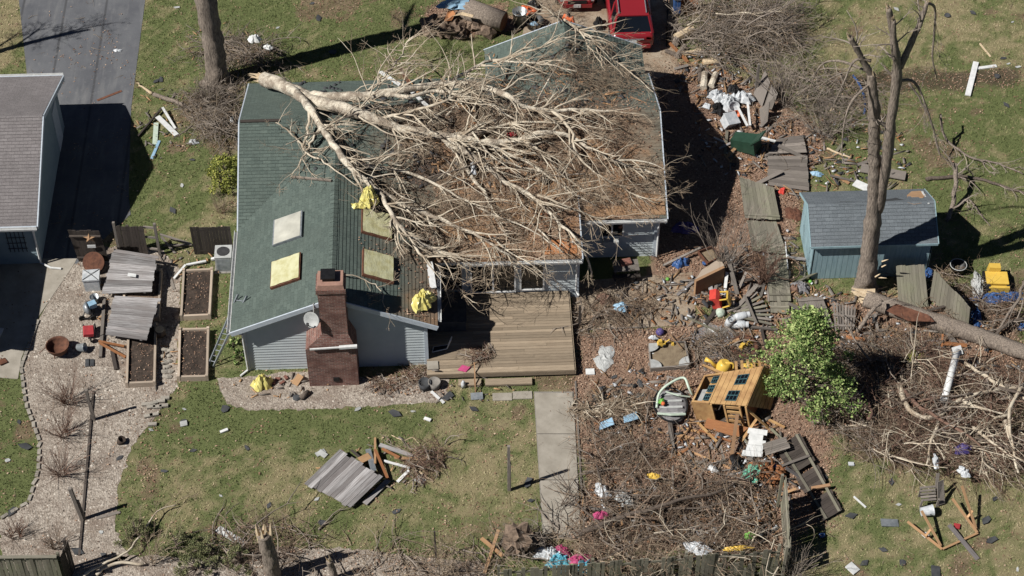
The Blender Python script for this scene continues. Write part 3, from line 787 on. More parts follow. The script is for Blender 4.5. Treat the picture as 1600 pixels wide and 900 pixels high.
wall(house, (-.5, 11.35, 0), (0, -1, 0), [(0, 0), (2.0, 0), (2.0, wz), (0, wz)], (-1, 0, 0), 'siding')
wall(house, (-.5, 9.3, 0), (-1, 0, 0), [(0, 0), (9.55, 0), (9.55, wz), (0, wz)], (0, 1, 0), 'siding')
for x_, y_ in ((-10.05, -3.8), (-3.35, -3.8), (2.5, -.55), (5.7, 1.55)): MB().box((x_, y_-.005, 1.2), (.13, .13, 2.4)).build('corner_board', 'trim', house)
# openings under the eave by the deck
def window(parent, x, y, z0, z1, w, panes=2, name='window', mat='white_paint'):
    fr = MB(); t_ = .06; d = .07; yc = y-.03
    fr.box((x, yc, z0+t_/2), (w, d, t_)); fr.box((x, yc, z1-t_/2), (w, d, t_))
    for k in range(panes+1): fr.box((x-w/2+t_/2+(w-t_)*k/panes, yc, (z0+z1)/2), (t_, d-.004, z1-z0-2*t_))
    f = fr.build(name, mat, parent)
    pw = (w-t_)/panes
    for k in range(panes): MB().box((x-w/2+t_/2+pw*(k+.5), yc+.015, (z0+z1)/2), (pw-t_-.004, .012, z1-z0-2*t_-.004)).build('pane', 'glass_dark', f)
    return f
window(house, -.75, -.57, .42, 2.2, 1.75, 2, 'sliding_door'); window(house, .75, -.57, .5, 2.2, .95, 1); window(house, -2.35, -.57, .6, 2.1, .9, 1)
window(house, G(957, 365, 1.6).x, 1.53, 1.15, 2.15, .95, 2)
MB().box((3.92, 1.36, 1.0), (.62, .3, .3)).build('window_air_conditioner', 'light_gray', house)
# skylights
def skylight(px, py, right, mat):
    c = P(px, py); sx = 1 if right else -1
    a = math.atan(WSL)*sx
    m = Matrix.Rotation(a, 3, 'Y'); n_ = m @ Z; c = c+n_*.0
    mb = MB(); w, l, h = 1.16, 1.34, .16
    for dx, dy, sx_, sy_ in ((-w/2, 0, .07, l), (w/2, 0, .07, l), (0, -l/2+.035, w-.07, .07), (0, l/2-.035, w-.07, .07)): mb.box(c+m @ V((dx, dy, h/2)), (sx_, sy_, h), m)
    o = mb.build('skylight', 'rust' if mat == 'film' else 'galvanized', house)
    b = MB(); nn = 6; i0 = 0
    for i in range(nn+1):
        for j in range(nn+1):
            u_, v_ = i/nn*2-1, j/nn*2-1; bz = .09*(1-u_*u_)*(1-v_*v_) if mat != 'film' else .012*math.sin(7*u_+3*v_)+.02
            b.v.append(c+m @ V((u_*(w/2-.0 if mat == 'film' else w/2-.02), v_*(l/2-.04 if mat == 'film' else l/2-.02), h+.012+bz)))
    for i in range(nn):
        for j in range(nn):
            q = i*(nn+1)+j; b.f.append((q, q+nn+1, q+nn+2, q+1))
    b.build('skylight_cover' if mat == 'film' else 'dome', mat, o, smooth=True)
skylight(452, 360, False, 'skylight_dome'); skylight(449, 426, False, 'film'); skylight(587, 353, True, 'film'); skylight(589, 419, True, 'film')
# bare roof sheathing where shingles were torn away: boards lying on the slopes
def sheathing(pix, mat='ply', off=.05, name='bare_sheathing'):
    pts = [P(a, b, off) for a, b in pix]
    mb = MB(); mb.slab(pts, .012); return mb.build(name, mat, house)
sheathing([(908, 338), (1040, 335), (1037, 306), (1000, 300), (960, 309), (935, 302), (910, 310)])
sheathing([(835, 350), (872, 356), (897, 332), (880, 318), (850, 322)], 'orange_wood')
sheathing([(735, 238), (800, 234), (835, 226), (836, 242), (790, 262), (745, 262)])
sheathing([(1000, 222), (1018, 205), (1010, 160), (985, 150), (975, 185)], 'ply')
sheathing([(840, 275), (905, 268), (960, 285), (985, 300), (930, 300), (870, 312), (842, 300)])
sheathing([(770, 300), (835, 310), (842, 350), (800, 352), (765, 335)], 'ply')
sheathing([(690, 345), (740, 340), (765, 362), (740, 385), (695, 372)], 'ply')
sheathing([(620, 255), (680, 250), (700, 275), (660, 292), (625, 280)], 'dark_wood')
sheathing([(860, 375), (900, 372), (902, 396), (850, 398)], 'orange_wood')
sheathing([(900, 215), (960, 212), (975, 240), (920, 250)], 'ply')
sheathing([(525, 235), (560, 245), (585, 268), (560, 262), (530, 262)], 'dark_wood')
# hole torn in the roof beside the trunk, lined with broken boards
for k in range(9):
    x_, y_ = RG.uniform(690, 820), RG.uniform(165, 225); c = P(x_, y_, .06); a = RG.uniform(0, 3.1); L = RG.uniform(.5, 1.3)
    d = V((math.cos(a), math.sin(a), RG.uniform(-.1, .5)))*L/2
    MB().beam(c-d, c+d+V((0, 0, .15)), .12, .03).build('broken_board', RG.choice(['dark_wood', 'fresh_wood', 'orange_wood']), house)
# litter lying on the roof
x, y = NP.uniform(-9.5, 6.0, 60000), NP.uniform(-4, 9.6, 60000)
z = np.array([hf(a, b) for a, b in zip(x, y)])
wt = soft(x+fbm(x, y, .6, 8)*7+np.where(y < 1, 1.5, 0), -1.5, 2.5)*soft(9.2-y-fbm(x, y, .5, 18)*4+(x > 1)*1.0, -1, 2)*(1-.8*soft(x, 4.2, 5.6)*(y > 2.5))
keep = (z > 2) & (NP.random(x.size) < .5*wt*(.25+fbm(x, y, 1.1, 61)))
leafmesh('roof_litter', x[keep], y[keep], z[keep]+.01, None, (.02, .055), house)
# chimney
chim = thing('chimney', 'brick chimney with stepped shoulders and black flue cap on the gable', 'chimney', (-6.65, -4.3, 0))
cy1, cy0 = -3.82, -4.72
f0 = G(484, 603).x; f1 = G(561, 603).x; zA = GY(500, 546, cy0).z; zS = GY(500, 523, cy0+.15).z
s0 = GY(498, 480, cy0+.15).x; s1 = GY(540, 480, cy0+.15).x; zT = GY(510, 455, cy0+.15).z
mb = MB(); mb.box(((f0+f1)/2, (cy0+cy1)/2, zA/2), (f1-f0, cy1-cy0, zA)); mb.build('chimney_base', 'brick', chim)
mb = MB(); lo = [(f0, cy0, zA), (f1, cy0, zA), (f1, cy1, zA), (f0, cy1, zA)]; hi = [(s0, cy0+.15, zS), (s1, cy0+.15, zS), (s1, cy1, zS), (s0, cy1, zS)]
for k in range(4): mb.face([lo[k], lo[(k+1) % 4], hi[(k+1) % 4], hi[k]])
mb.build('chimney_shoulder', 'brick', chim)
mb = MB(); mb.box(((s0+s1)/2, (cy0+.15+cy1)/2, (zS+zT)/2), (s1-s0, cy1-cy0-.15, zT-zS)); mb.build('chimney_stack', 'brick', chim)
mb = MB(); mb.box(((s0+s1)/2, (cy0+.15+cy1)/2, zT-.02), (s1-s0+.1, cy1-cy0-.06, .2)); mb.build('corbel', 'brick', chim)
mb = MB(); mb.box(((s0+s1)/2, (cy0+.15+cy1)/2, zT+.18), (s1-s0+.02, cy1-cy0-.1, .2), None, .92); mb.build('mortar_cap', 'chimney_cap', chim)
fl = MB(); fl.box((s0+.40, cy1-.35, zT+.35), (.4, .4, .16)); fl.box((s0+.40, cy1-.35, zT+.46), (.52, .5, .05)); fl.build('flue_cap', 'black_metal', chim)
mb = MB(); mb.box((G(527, 592).x, cy0-.02, .38), (.22, .05, .2)); mb.build('cleanout_door', 'black_metal', chim)
mb = MB(); mb.beam(GY(484, 546, cy0-.08)+Z*0, GY(558, 541, cy0-.08), .05, .06); mb.beam(GY(530, 543, cy0-.085), GY(558, 541, cy0-.085), .11, .1)
one('fallen_gutter_piece', 'white length of gutter lodged across the brick chimney shoulder', 'gutter', mb, 'white_paint', GY(520, 545, cy0-.08))
# satellite dish
dc = GY(488, 499, -4.5)
dish = thing('satellite_dish', 'grey satellite dish fixed at the gable beside the chimney', 'dish', dc)
m = rot(math.radians(62), 0, math.radians(-25))
prof = [(.001, .0), (.12, .012), (.22, .04), (.30, .085), (.31, .085), (.22, .025), (.1, -.01), (.001, -.015)]
MB().lathe(prof, dc, 20, m).build('reflector', 'light_gray', dish, smooth=True)
MB().tube([dc+m @ V((0, -.28, .06)), dc+m @ V((0, -.1, .36))], .018, 6).build('arm', 'dark_gray', dish)
MB().box(dc+m @ V((0, -.09, .38)), (.08, .12, .08), m).build('receiver', 'dark_gray', dish)
MB().tube([dc, dc+V((.05, .25, .05)), dc+V((.06, .4, .42))], .025, 6).build('mast', 'light_gray', dish)

# ---------------------------------------------------------------- deck
deck = thing('deck', 'weathered wooden deck of long boards in front of the glass doors', 'deck', (-.6, -2.6, 0))
dx0, dx1, dy0, dy1, dz = -3.36, 2.16, -4.62, -.56, .36
nb = 29; bw = (dy1-dy0)/nb
bmesh_cache = []
for k in range(nb):
    yb = dy0+bw*(k+.5); j = RG.uniform(-.6, 1.2) if k % 2 else RG.uniform(-2.2, -1.2)
    for q, (xa, xb) in enumerate(((dx0, j-.004), (j+.004, dx1))):
        o = MB().box(((xa+xb)/2, yb, dz-.015), (xb-xa, bw-.012, .03)).build('plank', 'deck_wood', deck)
        o.rotation_euler = (RG.uniform(-.004, .004), 0, 0)
for k in range(8): MB().beam((dx0+.1+k*.76, dy0+.06, dz-.13), (dx0+.1+k*.76, dy1, dz-.13), .05, .2).build('joist', 'dark_wood', deck)
MB().beam((dx0, dy0+.02, dz-.135), (dx1, dy0+.02, dz-.135), .04, .2).build('skirt_board', 'deck_wood', deck)
MB().beam((dx1+.03, dy0, dz-.135), (dx1+.03, dy1, dz-.135), .04, .2).build('skirt_board', 'deck_wood', deck)
for xa, xb, yy in ((-2.2, -1.35, -4.86), (-1.2, .55, -4.88)):
    MB().box(((xa+xb)/2, yy, .10), (xb-xa, .3, .09)).build('step', 'deck_wood', deck)
# ---------------------------------------------------------------- neighbour's garage at the left
gar = thing('garage', 'neighbour house end with grey brown shingle roof at the left edge', 'house', (-20, 6, 0))
gx1 = -18.25; gx0 = -27.0; ge0, ge1, gr, gz = 1.72, 10.5, 6.1, 2.45; gs = 1.76/4.39
gl = 4.39*math.hypot(1, gs)
roof_slope(gar, (gx0, ge0, gz), (gx1, ge0, gz), (0, 1, gs), [(0, 0), (gx1-gx0, 0), (gx1-gx0, gl), (0, gl)], 'shingle_gray')
roof_slope(gar, (gx1, ge1, gz), (gx0, ge1, gz), (0, -1, gs), [(0, 0), (gx1-gx0, 0), (gx1-gx0, gl), (0, gl)], 'shingle_gray')
for a, b in (((gx1+.03, gr, 4.1), (gx1+.03, ge0, 2.35)), ((gx1+.03, gr, 4.1), (gx1+.03, ge1, 2.35)), ((gx0, ge0-.03, 2.36), (gx1, ge0-.03, 2.36)), ((gx0, ge1+.03, 2.36), (gx1, ge1+.03, 2.36))): rake(gar, a, b)
gutter(gar, (gx0, ge0-.12, 2.4), (gx1, ge0-.12, 2.4)); gutter(gar, (gx1, ge1+.12, 2.4), (gx0, ge1+.12, 2.4))
wall(gar, (gx1-.3, 2.1, 0), (0, 1, 0), [(0, 0), (8.0, 0), (8.0, wz), (4.0, 3.95), (0, wz)], (1, 0, 0), 'siding_garage')
wall(gar, (gx0, 2.1, 0), (1, 0, 0), [(0, 0), (gx1-.3-gx0, 0), (gx1-.3-gx0, wz), (0, wz)], (0, -1, 0), 'siding_garage')
wall(gar, (gx1-.3, 10.1, 0), (-1, 0, 0), [(0, 0), (gx1-.3-gx0, 0), (gx1-.3-gx0, wz), (0, wz)], (0, 1, 0), 'siding_garage')
MB().tube([(gx1-.1, ge0-.1, 2.3), (gx1-.28, 2.03, 2.1), (gx1-.28, 2.0, .12), (gx1+.15, 1.75, .08), (gx1+.55, 1.7, .06)], .045, 6).build('downspout', 'white_paint', gar)
for k in range(4): MB().box((-19.0-k*1.1, gr-.25, 4.03), (.16, .2, .10)).build('roof_vent', 'dark_gray', gar)
tr = MB()
for k in range(5): tr.tube([(-19.6+.16*k, 2.06, .7), (-19.6+.16*k, 2.06, 1.7+.28*math.sin(math.pi*(k+.5)/5))], .018, 5)
for z_ in (.9, 1.2, 1.5): tr.tube([(-19.65, 2.05, z_), (-18.9, 2.05, z_)], .016, 5)
tr.build('trellis', 'dark_gray', gar)
MB().box((gx1-.29, 9.0, 1.05), (.06, .95, 2.1)).build('side_door', 'trim', gar)
# its front wing stands just left of the frame and shades the path
wg = (-26.0, -20.72, -3.0, 2.0)
wy = thing('house_wing', 'front wing of the left neighbour house shading the concrete path', 'house', ((wg[0]+wg[1])/2, -.5, 0))
xm = (wg[0]+wg[1])/2; ww = (wg[1]-wg[0])/2+.3; ws = .42; wll = ww*math.hypot(1, ws)
roof_slope(wy, (wg[1]+.3, wg[2]-.3, gz), (wg[1]+.3, 6.0, gz), (-1, 0, ws), [(0, 0), (4.9, 0), (8.4, wll), (0, wll)], 'shingle_gray')
roof_slope(wy, (wg[0]-.3, 6.0, gz), (wg[0]-.3, wg[2]-.3, gz), (1, 0, ws), [(4, 0), (9.3, 0), (9.3, wll), (0, wll)], 'shingle_gray')
wall(wy, (wg[1], wg[2], 0), (0, 1, 0), [(0, 0), (5.0, 0), (5.0, 2.4), (0, 2.4)], (1, 0, 0), 'siding_garage')
wall(wy, (wg[0], wg[2], 0), (1, 0, 0), [(0, 0), (wg[1]-wg[0], 0), (wg[1]-wg[0], 2.4), ((wg[1]-wg[0])/2, 3.45), (0, 2.4)], (0, -1, 0), 'siding_garage')

# ---------------------------------------------------------------- teal shed
shed = thing('shed', 'pale teal garden shed with grey shingle roof beside the broken tree', 'shed', (14.05, 1.4, 0))
hx0, hx1, hy0, hy1, hyr, hz = 11.50, 16.42, -.16, 2.84, 1.34, 1.98; hs = .82/1.5; hl = 1.5*math.hypot(1, hs)
roof_slope(shed, (hx0, hy0, hz), (hx1, hy0, hz), (0, 1, hs), [(0, 0), (hx1-hx0, 0), (hx1-hx0, hl), (0, hl)], 'shingle_shed', th=.06)
roof_slope(shed, (hx1, hy1, hz), (hx0, hy1, hz), (0, -1, hs), [(0, 0), (hx1-hx0, 0), (hx1-hx0, hl), (0, hl)], 'shingle_shed', th=.06)
def panel_wall(parent, O, U, poly, N, mat, groove=.2):
    O, U, N = V(O), V(U), V(N); L = max(p[0] for p in poly); n = int(L/groove)
    s_ = MB(); pts = [O+U*a+Z*b-N*.012 for a, b in poly]
    s_.slab(pts if (pts[1]-pts[0]).cross(pts[2]-pts[1]).dot(N) > 0 else pts[::-1], .05); w_ = s_.build('wall', mat, parent)
    def top(x_):
        up_ = [(poly[k], poly[(k+1) % len(poly)]) for k in range(len(poly))]
        return max((a[1]+(b[1]-a[1])*(x_-a[0])/(b[0]-a[0]) for a, b in up_ if abs(b[0]-a[0]) > 1e-6 and min(a[0], b[0]) <= x_+1e-6 and max(a[0], b[0]) >= x_-1e-6), default=0)
    for k in range(n):
        a, b = L*k/n+.008, L*(k+1)/n-.008
        q = MB(); q.slab([O+U*a, O+U*b, O+U*b+Z*top(b), O+U*a+Z*top(a)], .012); q.build('panel', mat, w_)
panel_wall(shed, (11.66, 0, .02), (1, 0, 0), [(0, 0), (4.62, 0), (4.62, 1.95), (0, 1.95)], (0, -1, 0), 'shed_teal')
panel_wall(shed, (11.66, 2.68, .02), (0, -1, 0), [(0, 0), (2.68, 0), (2.68, 1.97), (1.34, 2.68), (0, 1.97)], (-1, 0, 0), 'shed_teal')
panel_wall(shed, (16.28, 0, .02), (0, 1, 0), [(0, 0), (2.68, 0), (2.68, 1.97), (1.34, 2.68), (0, 1.97)], (1, 0, 0), 'shed_teal')
panel_wall(shed, (16.28, 2.68, .02), (-1, 0, 0), [(0, 0), (4.62, 0), (4.62, 1.95), (0, 1.95)], (0, 1, 0), 'shed_teal')
for z_ in (hy0-.02, ): MB().beam((hx0, hy0-.015, hz-.04), (hx1, hy0-.015, hz-.04), .03, .1).build('fascia', 'shed_teal', shed)
for s_ in ((hx0-.015, hy0, hy1), (hx1+.015, hy0, hy1)):
    for y_ in (s_[1], s_[2]): MB().beam((s_[0], y_, hz-.03), (s_[0], hyr, hz+.79), .03, .1).build('barge_board', 'shed_teal', shed)
def on_shed(px, py, o=.03):
    d = ray(px, py); t_ = (5-CAM.z)/d.z; p = CAM+d*t_
    for k in range(400):
        if p.z <= hz+hs*(1.5-abs(p.y-hyr))+o: return p
        p = p+d*.02
    return p
MB().slab([on_shed(*q) for q in ((1418, 316), (1428, 319), (1440, 317), (1443, 308), (1447, 304), (1438, 298), (1424, 299), (1417, 305))], .01).build('bare_sheathing', 'ply', shed)
MB().slab([on_shed(*q) for q in ((1310, 320), (1412, 320), (1412, 312), (1400, 309), (1360, 315), (1312, 315))], .008).build('torn_underlay', 'felt', shed)
MB().beam(on_shed(1441, 299, .06), on_shed(1451, 318, .06), .07, .03).build('loose_trim', 'white_paint', shed)
# ---------------------------------------------------------------- trees, brush
def spline(pts, n=4):                        # catmull-rom through the points
    out = []; p = [pts[0]]+list(pts)+[pts[-1]]
    for i in range(1, len(p)-2):
        for k in range(n):
            t_ = k/n; a, b, c_, d = p[i-1], p[i], p[i+1], p[i+2]
            out.append(.5*((2*b)+(c_-a)*t_+(2*a-5*b+4*c_-d)*t_*t_+(-a+3*b-3*c_+d)*t_**3))
    out.append(pts[-1]); return out
def wob(pts, amp, rg):
    return [p+V((rg.gauss(0, amp), rg.gauss(0, amp), rg.gauss(0, amp*.6))) for p in pts]
def grow(buf, p, d, L, r, depth, rg, surf, bias=None, bw=.0, grav=-.03, spread=(.4, 1.0), kids=(3, 6), twist=.22, ratio=(.35, .65), lift=.03, rmin=.004):
    """a branch with its children; buf collects (points, radii, depth)"""
    n = max(3, int(L/.28)); st = L/n; pts = [p.copy()]; d = d.normalized(); q = p.copy()
    for k in range(n):
        d = d+V((rg.gauss(0, twist), rg.gauss(0, twist), rg.gauss(0, twist*.7)+grav))
        if bias is not None: d = d+bias*bw
        d.normalize(); q = q+d*st
        if surf is not None:
            zz = surf(q.x, q.y)+lift+r*.5
            if q.z < zz: q.z = zz+rg.uniform(0, .04); d.z = abs(d.z)*.3
        pts.append(q.copy())
    rad = [max(rmin, r*(1-.72*k/n)) for k in range(n+1)]
    buf.append((pts, rad, depth))
    if depth <= 0: return
    for k in range(rg.randint(*kids)):
        i = rg.randint(max(1, n//4), n-1)
        t_ = (pts[min(i+1, n)]-pts[i-1]).normalized()
        ax = V((rg.gauss(0, 1), rg.gauss(0, 1), rg.gauss(0, .6))); ax = ax-t_*ax.dot(t_)
        if ax.length < 1e-3: continue
        an = rg.uniform(*spread); cd_ = t_*math.cos(an)+ax.normalized()*math.sin(an)
        grow(buf, pts[i], cd_, L*rg.uniform(*ratio)*(1-.35*i/n), rad[i]*rg.uniform(.45, .7), depth-1, rg, surf, bias, bw, grav, spread, kids, twist*1.1, ratio, lift, rmin)
def tubes(buf, mb):
    for pts, rad, dp in buf: mb.tube(pts, rad, 7 if rad[0] > .06 else 5 if rad[0] > .022 else 3, rad[0] > .02)
    return mb

# ---- the big fallen tree on the roof
tree = thing('fallen_tree', 'huge broken pale barked tree lying across the green house roof', 'tree', P(420, 128, .3))
rg = random.Random(3)
def spine(pix): return [P(a, b, o) for a, b, o in pix]
trunk = spline(spine([(412, 124, .50), (438, 132, .48), (470, 148, .42), (500, 158, .38)]), 4)
mb = MB(); mb.tube(trunk, [.30-.004*k for k in range(len(trunk))], 18, True, .22)
mb.build('trunk', 'bark_pale', tree, smooth=True)
mb = MB()
for k in range(16):                          # splintered end
    a = k*.5+rg.uniform(0, .4); rr = rg.uniform(.08, .27)
    c = trunk[0]+V((.1, rr*math.cos(a)*.8, rr*math.sin(a)*.8)); e = c+V((-rg.uniform(.15, .75), rg.uniform(.0, .25), rg.uniform(-.05, .12)))
    mb.tube([c, c.lerp(e, .5), e], [.08, .06, .008], 4)
stuff(mb.build('splintered_end', 'splinter', tree))
LIMBS = [  # pixels, lift over the surface, start and end radius
 ([(470, 148, .40), (520, 152, .45), (570, 150, .55), (625, 141, .65), (690, 131, .7), (740, 132, .75), (790, 148, .7), (815, 165, .6), (850, 172, .5), (905, 172, .4), (960, 173, .3)], .19, .04),
 ([(480, 155, .36), (530, 168, .38), (580, 185, .36), (625, 200, .34), (680, 210, .36), (715, 215, .36), (760, 222, .34), (810, 220, .38), (845, 208, .42), (880, 210, .4), (930, 236, .35), (975, 258, .3), (1035, 275, .2)], .22, .03),
 ([(455, 140, .45), (482, 166, .4), (500, 196, .35), (525, 235, .34), (560, 272, .36), (590, 300, .4), (615, 340, .42), (640, 368, .4), (680, 390, .35), (720, 402, .3)], .15, .05),
 ([(700, 213, .36), (725, 235, .3), (755, 255, .28), (790, 285, .25), (830, 305, .25), (870, 345, .3), (905, 380, .3), (925, 435, .9)], .13, .025),
 ([(590, 298, .3), (640, 325, .3), (690, 345, .28), (740, 365, .3), (780, 390, .4), (830, 420, .8)], .10, .025),
 ([(690, 213, .3), (715, 240, .25), (735, 275, .25), (760, 310, .2), (780, 350, .2), (800, 375, .2)], .10, .02),
 ([(740, 132, .7), (700, 131, .7), (735, 110, .8), (765, 95, .9), (800, 96, .8), (850, 100, .6), (900, 112, .4)], .075, .02),
 ([(560, 150, .5), (590, 132, .7), (610, 110, .9), (620, 95, 1.0), (630, 80, 1.1), (640, 62, 1.2), (660, 45, 1.3)], .055, .015),
 ([(600, 146, .6), (640, 152, .6), (680, 143, .6), (720, 150, .6), (770, 165, .5), (810, 190, .5)], .085, .03),
 ([(590, 186, .35), (640, 175, .5), (690, 160, .6), (730, 140, .7), (760, 125, .8), (820, 110, .8)], .06, .02),
 ([(500, 200, .3), (485, 225, .25), (478, 235, .2), (462, 215, .2), (445, 200, .25), (432, 192, .3)], .045, .02),
 ([(482, 170, .35), (482, 200, .3), (475, 235, .25), (500, 250, .2), (530, 270, .2), (560, 292, .2)], .05, .015),
 ([(478, 238, .2), (465, 262, .2), (455, 278, .2)], .035, .012),
 ([(860, 170, .5), (890, 200, .5), (900, 240, .4), (930, 270, .3), (985, 300, .2), (1030, 318, .2)], .06, .015),
 ([(820, 220, .4), (850, 240, .3), (880, 275, .2), (920, 300, .2), (960, 310, .2)], .06, .015),
 ([(760, 222, .34), (800, 245, .3), (840, 262, .3), (880, 292, .2), (930, 322, .2)], .07, .015),
 ([(620, 345, .35), (650, 385, .3), (690, 425, .8), (720, 455, .9), (745, 475, .9)], .05, .012),
 ([(640, 370, .35), (660, 400, .3), (690, 392, .3), (740, 400, .3), (785, 402, .3)], .05, .012),
 ([(770, 95, .9), (830, 80, .7), (880, 60, .5), (930, 70, .4), (960, 95, .3)], .05, .012),
 ([(880, 30, .3), (905, 48, .25), (935, 68, .3), (965, 98, .25), (1000, 125, .25), (1020, 145, .25)], .05, .012),
 ([(877, 36, .3), (862, 20, .6), (846, 8, .9), (830, -4, 1.2)], .04, .012),
 ([(905, 48, .25), (925, 80, .3), (945, 110, .3)], .035, .01),
 ([(535, 250, .3), (590, 262, .35), (640, 270, .3), (700, 300, .3), (760, 330, .3), (830, 360, .25), (880, 395, .4)], .07, .015),
 ([(700, 213, .3), (760, 200, .4), (830, 190, .45), (900, 195, .35), (960, 205, .3)], .06, .015),
 ([(840, 305, .3), (880, 320, .3), (930, 340, .25), (960, 335, .2)], .04, .012),
]
alltw = 0
for li, (pix, r0, r1) in enumerate(LIMBS):
    pts = spline(spine([(a, b, o*1.25+.08) for a, b, o in pix]), 4); n = len(pts); pts = [pts[0]]+wob(pts[1:], .03, rg); r0, r1 = r0*1.12+.012, r1*1.2
    rad = [(r0+(r1-r0)*(k/(n-1))**.8)*rg.uniform(.9, 1.12) for k in range(n)]
    mb = MB(); mb.tube(pts, rad, 12 if r0 > .08 else 6, True, .16)
    limb = mb.build('limb', 'bark_pale' if r0 > .09 else 'branch_pale', tree, smooth=True)
    L = sum((pts[k+1]-pts[k]).length for k in range(n-1)); buf = []
    for k in range(int(L*(3.3 if li not in (10, 11, 12) else 2.2))):
        f_ = rg.uniform(.12, 1.0); i = min(n-2, int(f_*(n-1))); t_ = (pts[i+1]-pts[i]).normalized()
        sgn = rg.choice((-1, 1)); an = sgn*rg.uniform(.3, 1.35)
        d = rz(an) @ t_; d.z += rg.uniform(-.05, .6)
        d = d+V((.2, -.05, 0))
        grow(buf, pts[i], d, rg.uniform(.7, 2.7)*(1.1-.4*f_), max(.012, min(.042, rad[i]*.58))*rg.choice((.7, 1, 1.2)), 2, rg, hf, V((1, -.12, 0)), .02, -.035, kids=(3, 5), twist=.16, lift=.03, rmin=.0042)
    big = [b for b in buf if b[1][0] > .0115]; small = [b for b in buf if b[1][0] <= .0115]
    if big: stuff(tubes(big, MB()).build('branches', 'branch_pale', limb, smooth=True))
    if small: stuff(tubes(small, MB()).build('twigs', 'twig_tan', limb))
    alltw += len(buf)
# snapped boughs thrown across the others
for k in range(20):
    px, py = rg.choice(((640, 170), (700, 195), (760, 190), (830, 200), (720, 290), (790, 320), (860, 250), (900, 150), (650, 300), (820, 370), (930, 260), (690, 150)))
    p0 = P(px+rg.gauss(0, 45), py+rg.gauss(0, 22), rg.uniform(.15, .6)); a = rg.uniform(-1.3, 1.3)+(math.pi if rg.random() < .25 else 0); buf = []
    grow(buf, p0, V((math.cos(a), math.sin(a), rg.uniform(.0, .35))), rg.uniform(1.2, 3.2), rg.uniform(.022, .055), 2, rg, hf, None, 0, -.05, kids=(2, 4), twist=.13, lift=.05, rmin=.0042)
    main = buf[:1]; rest = buf[1:]
    bo = tubes(main, MB()).build('snapped_bough', 'bark_pale' if k % 3 else 'bark_gray', tree, smooth=True)
    if rest: stuff(tubes(rest, MB()).build('twigs', 'branch_pale' if k % 2 else 'twig_tan', bo))
# dense mats of fine twigs caught on the roof
def twigmat(px, py, rx, ry, n, L=(.3, 1.3), mat='twig_brown', azm=-.25, azs=1.1, r=(.004, .011), zup=.35):
    n = int(n*.62); c = P(px, py); x_ = c.x+NP.normal(0, rx/2, n); y_ = c.y+NP.normal(0, ry/2, n)
    z_ = np.array([hf(a, b) for a, b in zip(x_, y_)]); k_ = z_ > 1.5; x_, y_, z_ = x_[k_], y_[k_], z_[k_]
    z_ = z_+NP.uniform(.02, zup*1.6, x_.size)
    stuff(stickmesh('twig_mat', x_, y_, z_, L, r, mat, tree, .15, azm, azs, kids=1))
for a in ((640, 225, 2.6, 1.5, 500), (730, 300, 4.0, 1.6, 550), (790, 350, 3.6, 1.2, 400), (860, 115, 2.8, 1.5, 600), (820, 180, 3.4, 1.6, 600), (930, 200, 2.4, 2.0, 500), (900, 280, 3.0, 1.6, 500), (590, 125, 2.2, .8, 300), (660, 190, 2.0, 1.2, 400)): twigmat(*a)
for a in ((680, 350, 2.8, 1.0, 600), (960, 290, 2.2, 1.0, 500), (930, 140, 2.0, 1.2, 600)): twigmat(*a, mat='twig_tan')

# ---- standing trunks
def bark_trunk(name, label, base, path, rad, mat='bark_gray', flare=True, cat='tree', limbs=(), n=12, seed=1, top='splinter', twig=0, twd=2):
    t_ = thing(name, label, cat, base); rg = random.Random(seed)
    def seg(pts, r_, nm, par, nn):
        pts = spline([V(p) for p in pts], 12 if nm == 'trunk' else 6); m_ = len(pts)
        rr = [np.interp(k/(m_-1), np.linspace(0, 1, len(r_)), r_)*(1+.05*rg.gauss(0, 1)) for k in range(m_)]
        if nm == 'trunk' and flare: rr[0] *= 1.55; rr[1] *= 1.2
        o = MB().tube(pts, rr, nn+8 if nm == 'trunk' else nn, True, .2).build(nm, mat, par, smooth=True)
        return o, pts, rr
    o, pts, rr = seg(path, rad, 'trunk', t_, n)
    ends = [(pts, rr)]; buf = []
    for lp, lr in limbs:
        o2, p2, r2 = seg(lp, lr, 'limb', t_, max(6, n-4)); ends.append((p2, r2))
        if twig:
            for k in range(twig):
                i = rg.randint(len(p2)//3, len(p2)-2); d = (p2[i+1]-p2[i]).normalized()+V((rg.gauss(0, .8), rg.gauss(0, .8), rg.gauss(0, .4)))
                grow(buf, p2[i], d, rg.uniform(.5, 1.6), max(.012, r2[i]*.35), twd, rg, lambda a, b: 0, None, 0, -.05, rmin=.005)
    if buf: stuff(tubes(buf, MB()).build('twigs', 'twig_gray', t_))
    if top:
        mb = MB()
        for pts, rr in ends:
            d = (pts[-1]-pts[-3]).normalized()
            for k in range(7):
                a = rg.uniform(0, 6.28); s_ = d.orthogonal().normalized(); c = pts[-1]+(Matrix.Rotation(a, 3, d) @ s_)*rr[-1]*rg.uniform(.2, .75)-d*.1
                mb.tube([c, c+d*rg.uniform(.15, .2+2.2*rr[-1])+V((rg.gauss(0, .03), rg.gauss(0, .03), 0))], [rr[-1]*.4, .008], 4)
        stuff(mb.build('splintered_end', 'splinter', t_))
    return t_
b = G(341, 128)
bark_trunk('tree_trunk', 'tall grey bare trunk standing behind the house at top left', b, [b+V((0, 0, -.05)), b+V((.02, 0, 2)), b+V((-.05, .05, 6)), b+V((0, 0, 10)), b+V((.1, .1, 13.2))], [.50, .46, .43, .40, .33], seed=2,
           limbs=[([b+V((0, 0, 9.2)), b+V((-.9, .5, 10.3)), b+V((-1.5, 1.3, 11.4))], [.16, .1, .05]), ([b+V((.05, 0, 10.6)), b+V((.2, -1.0, 11.4)), b+V((.1, -1.7, 12.6))], [.17, .12, .06])], twig=5)
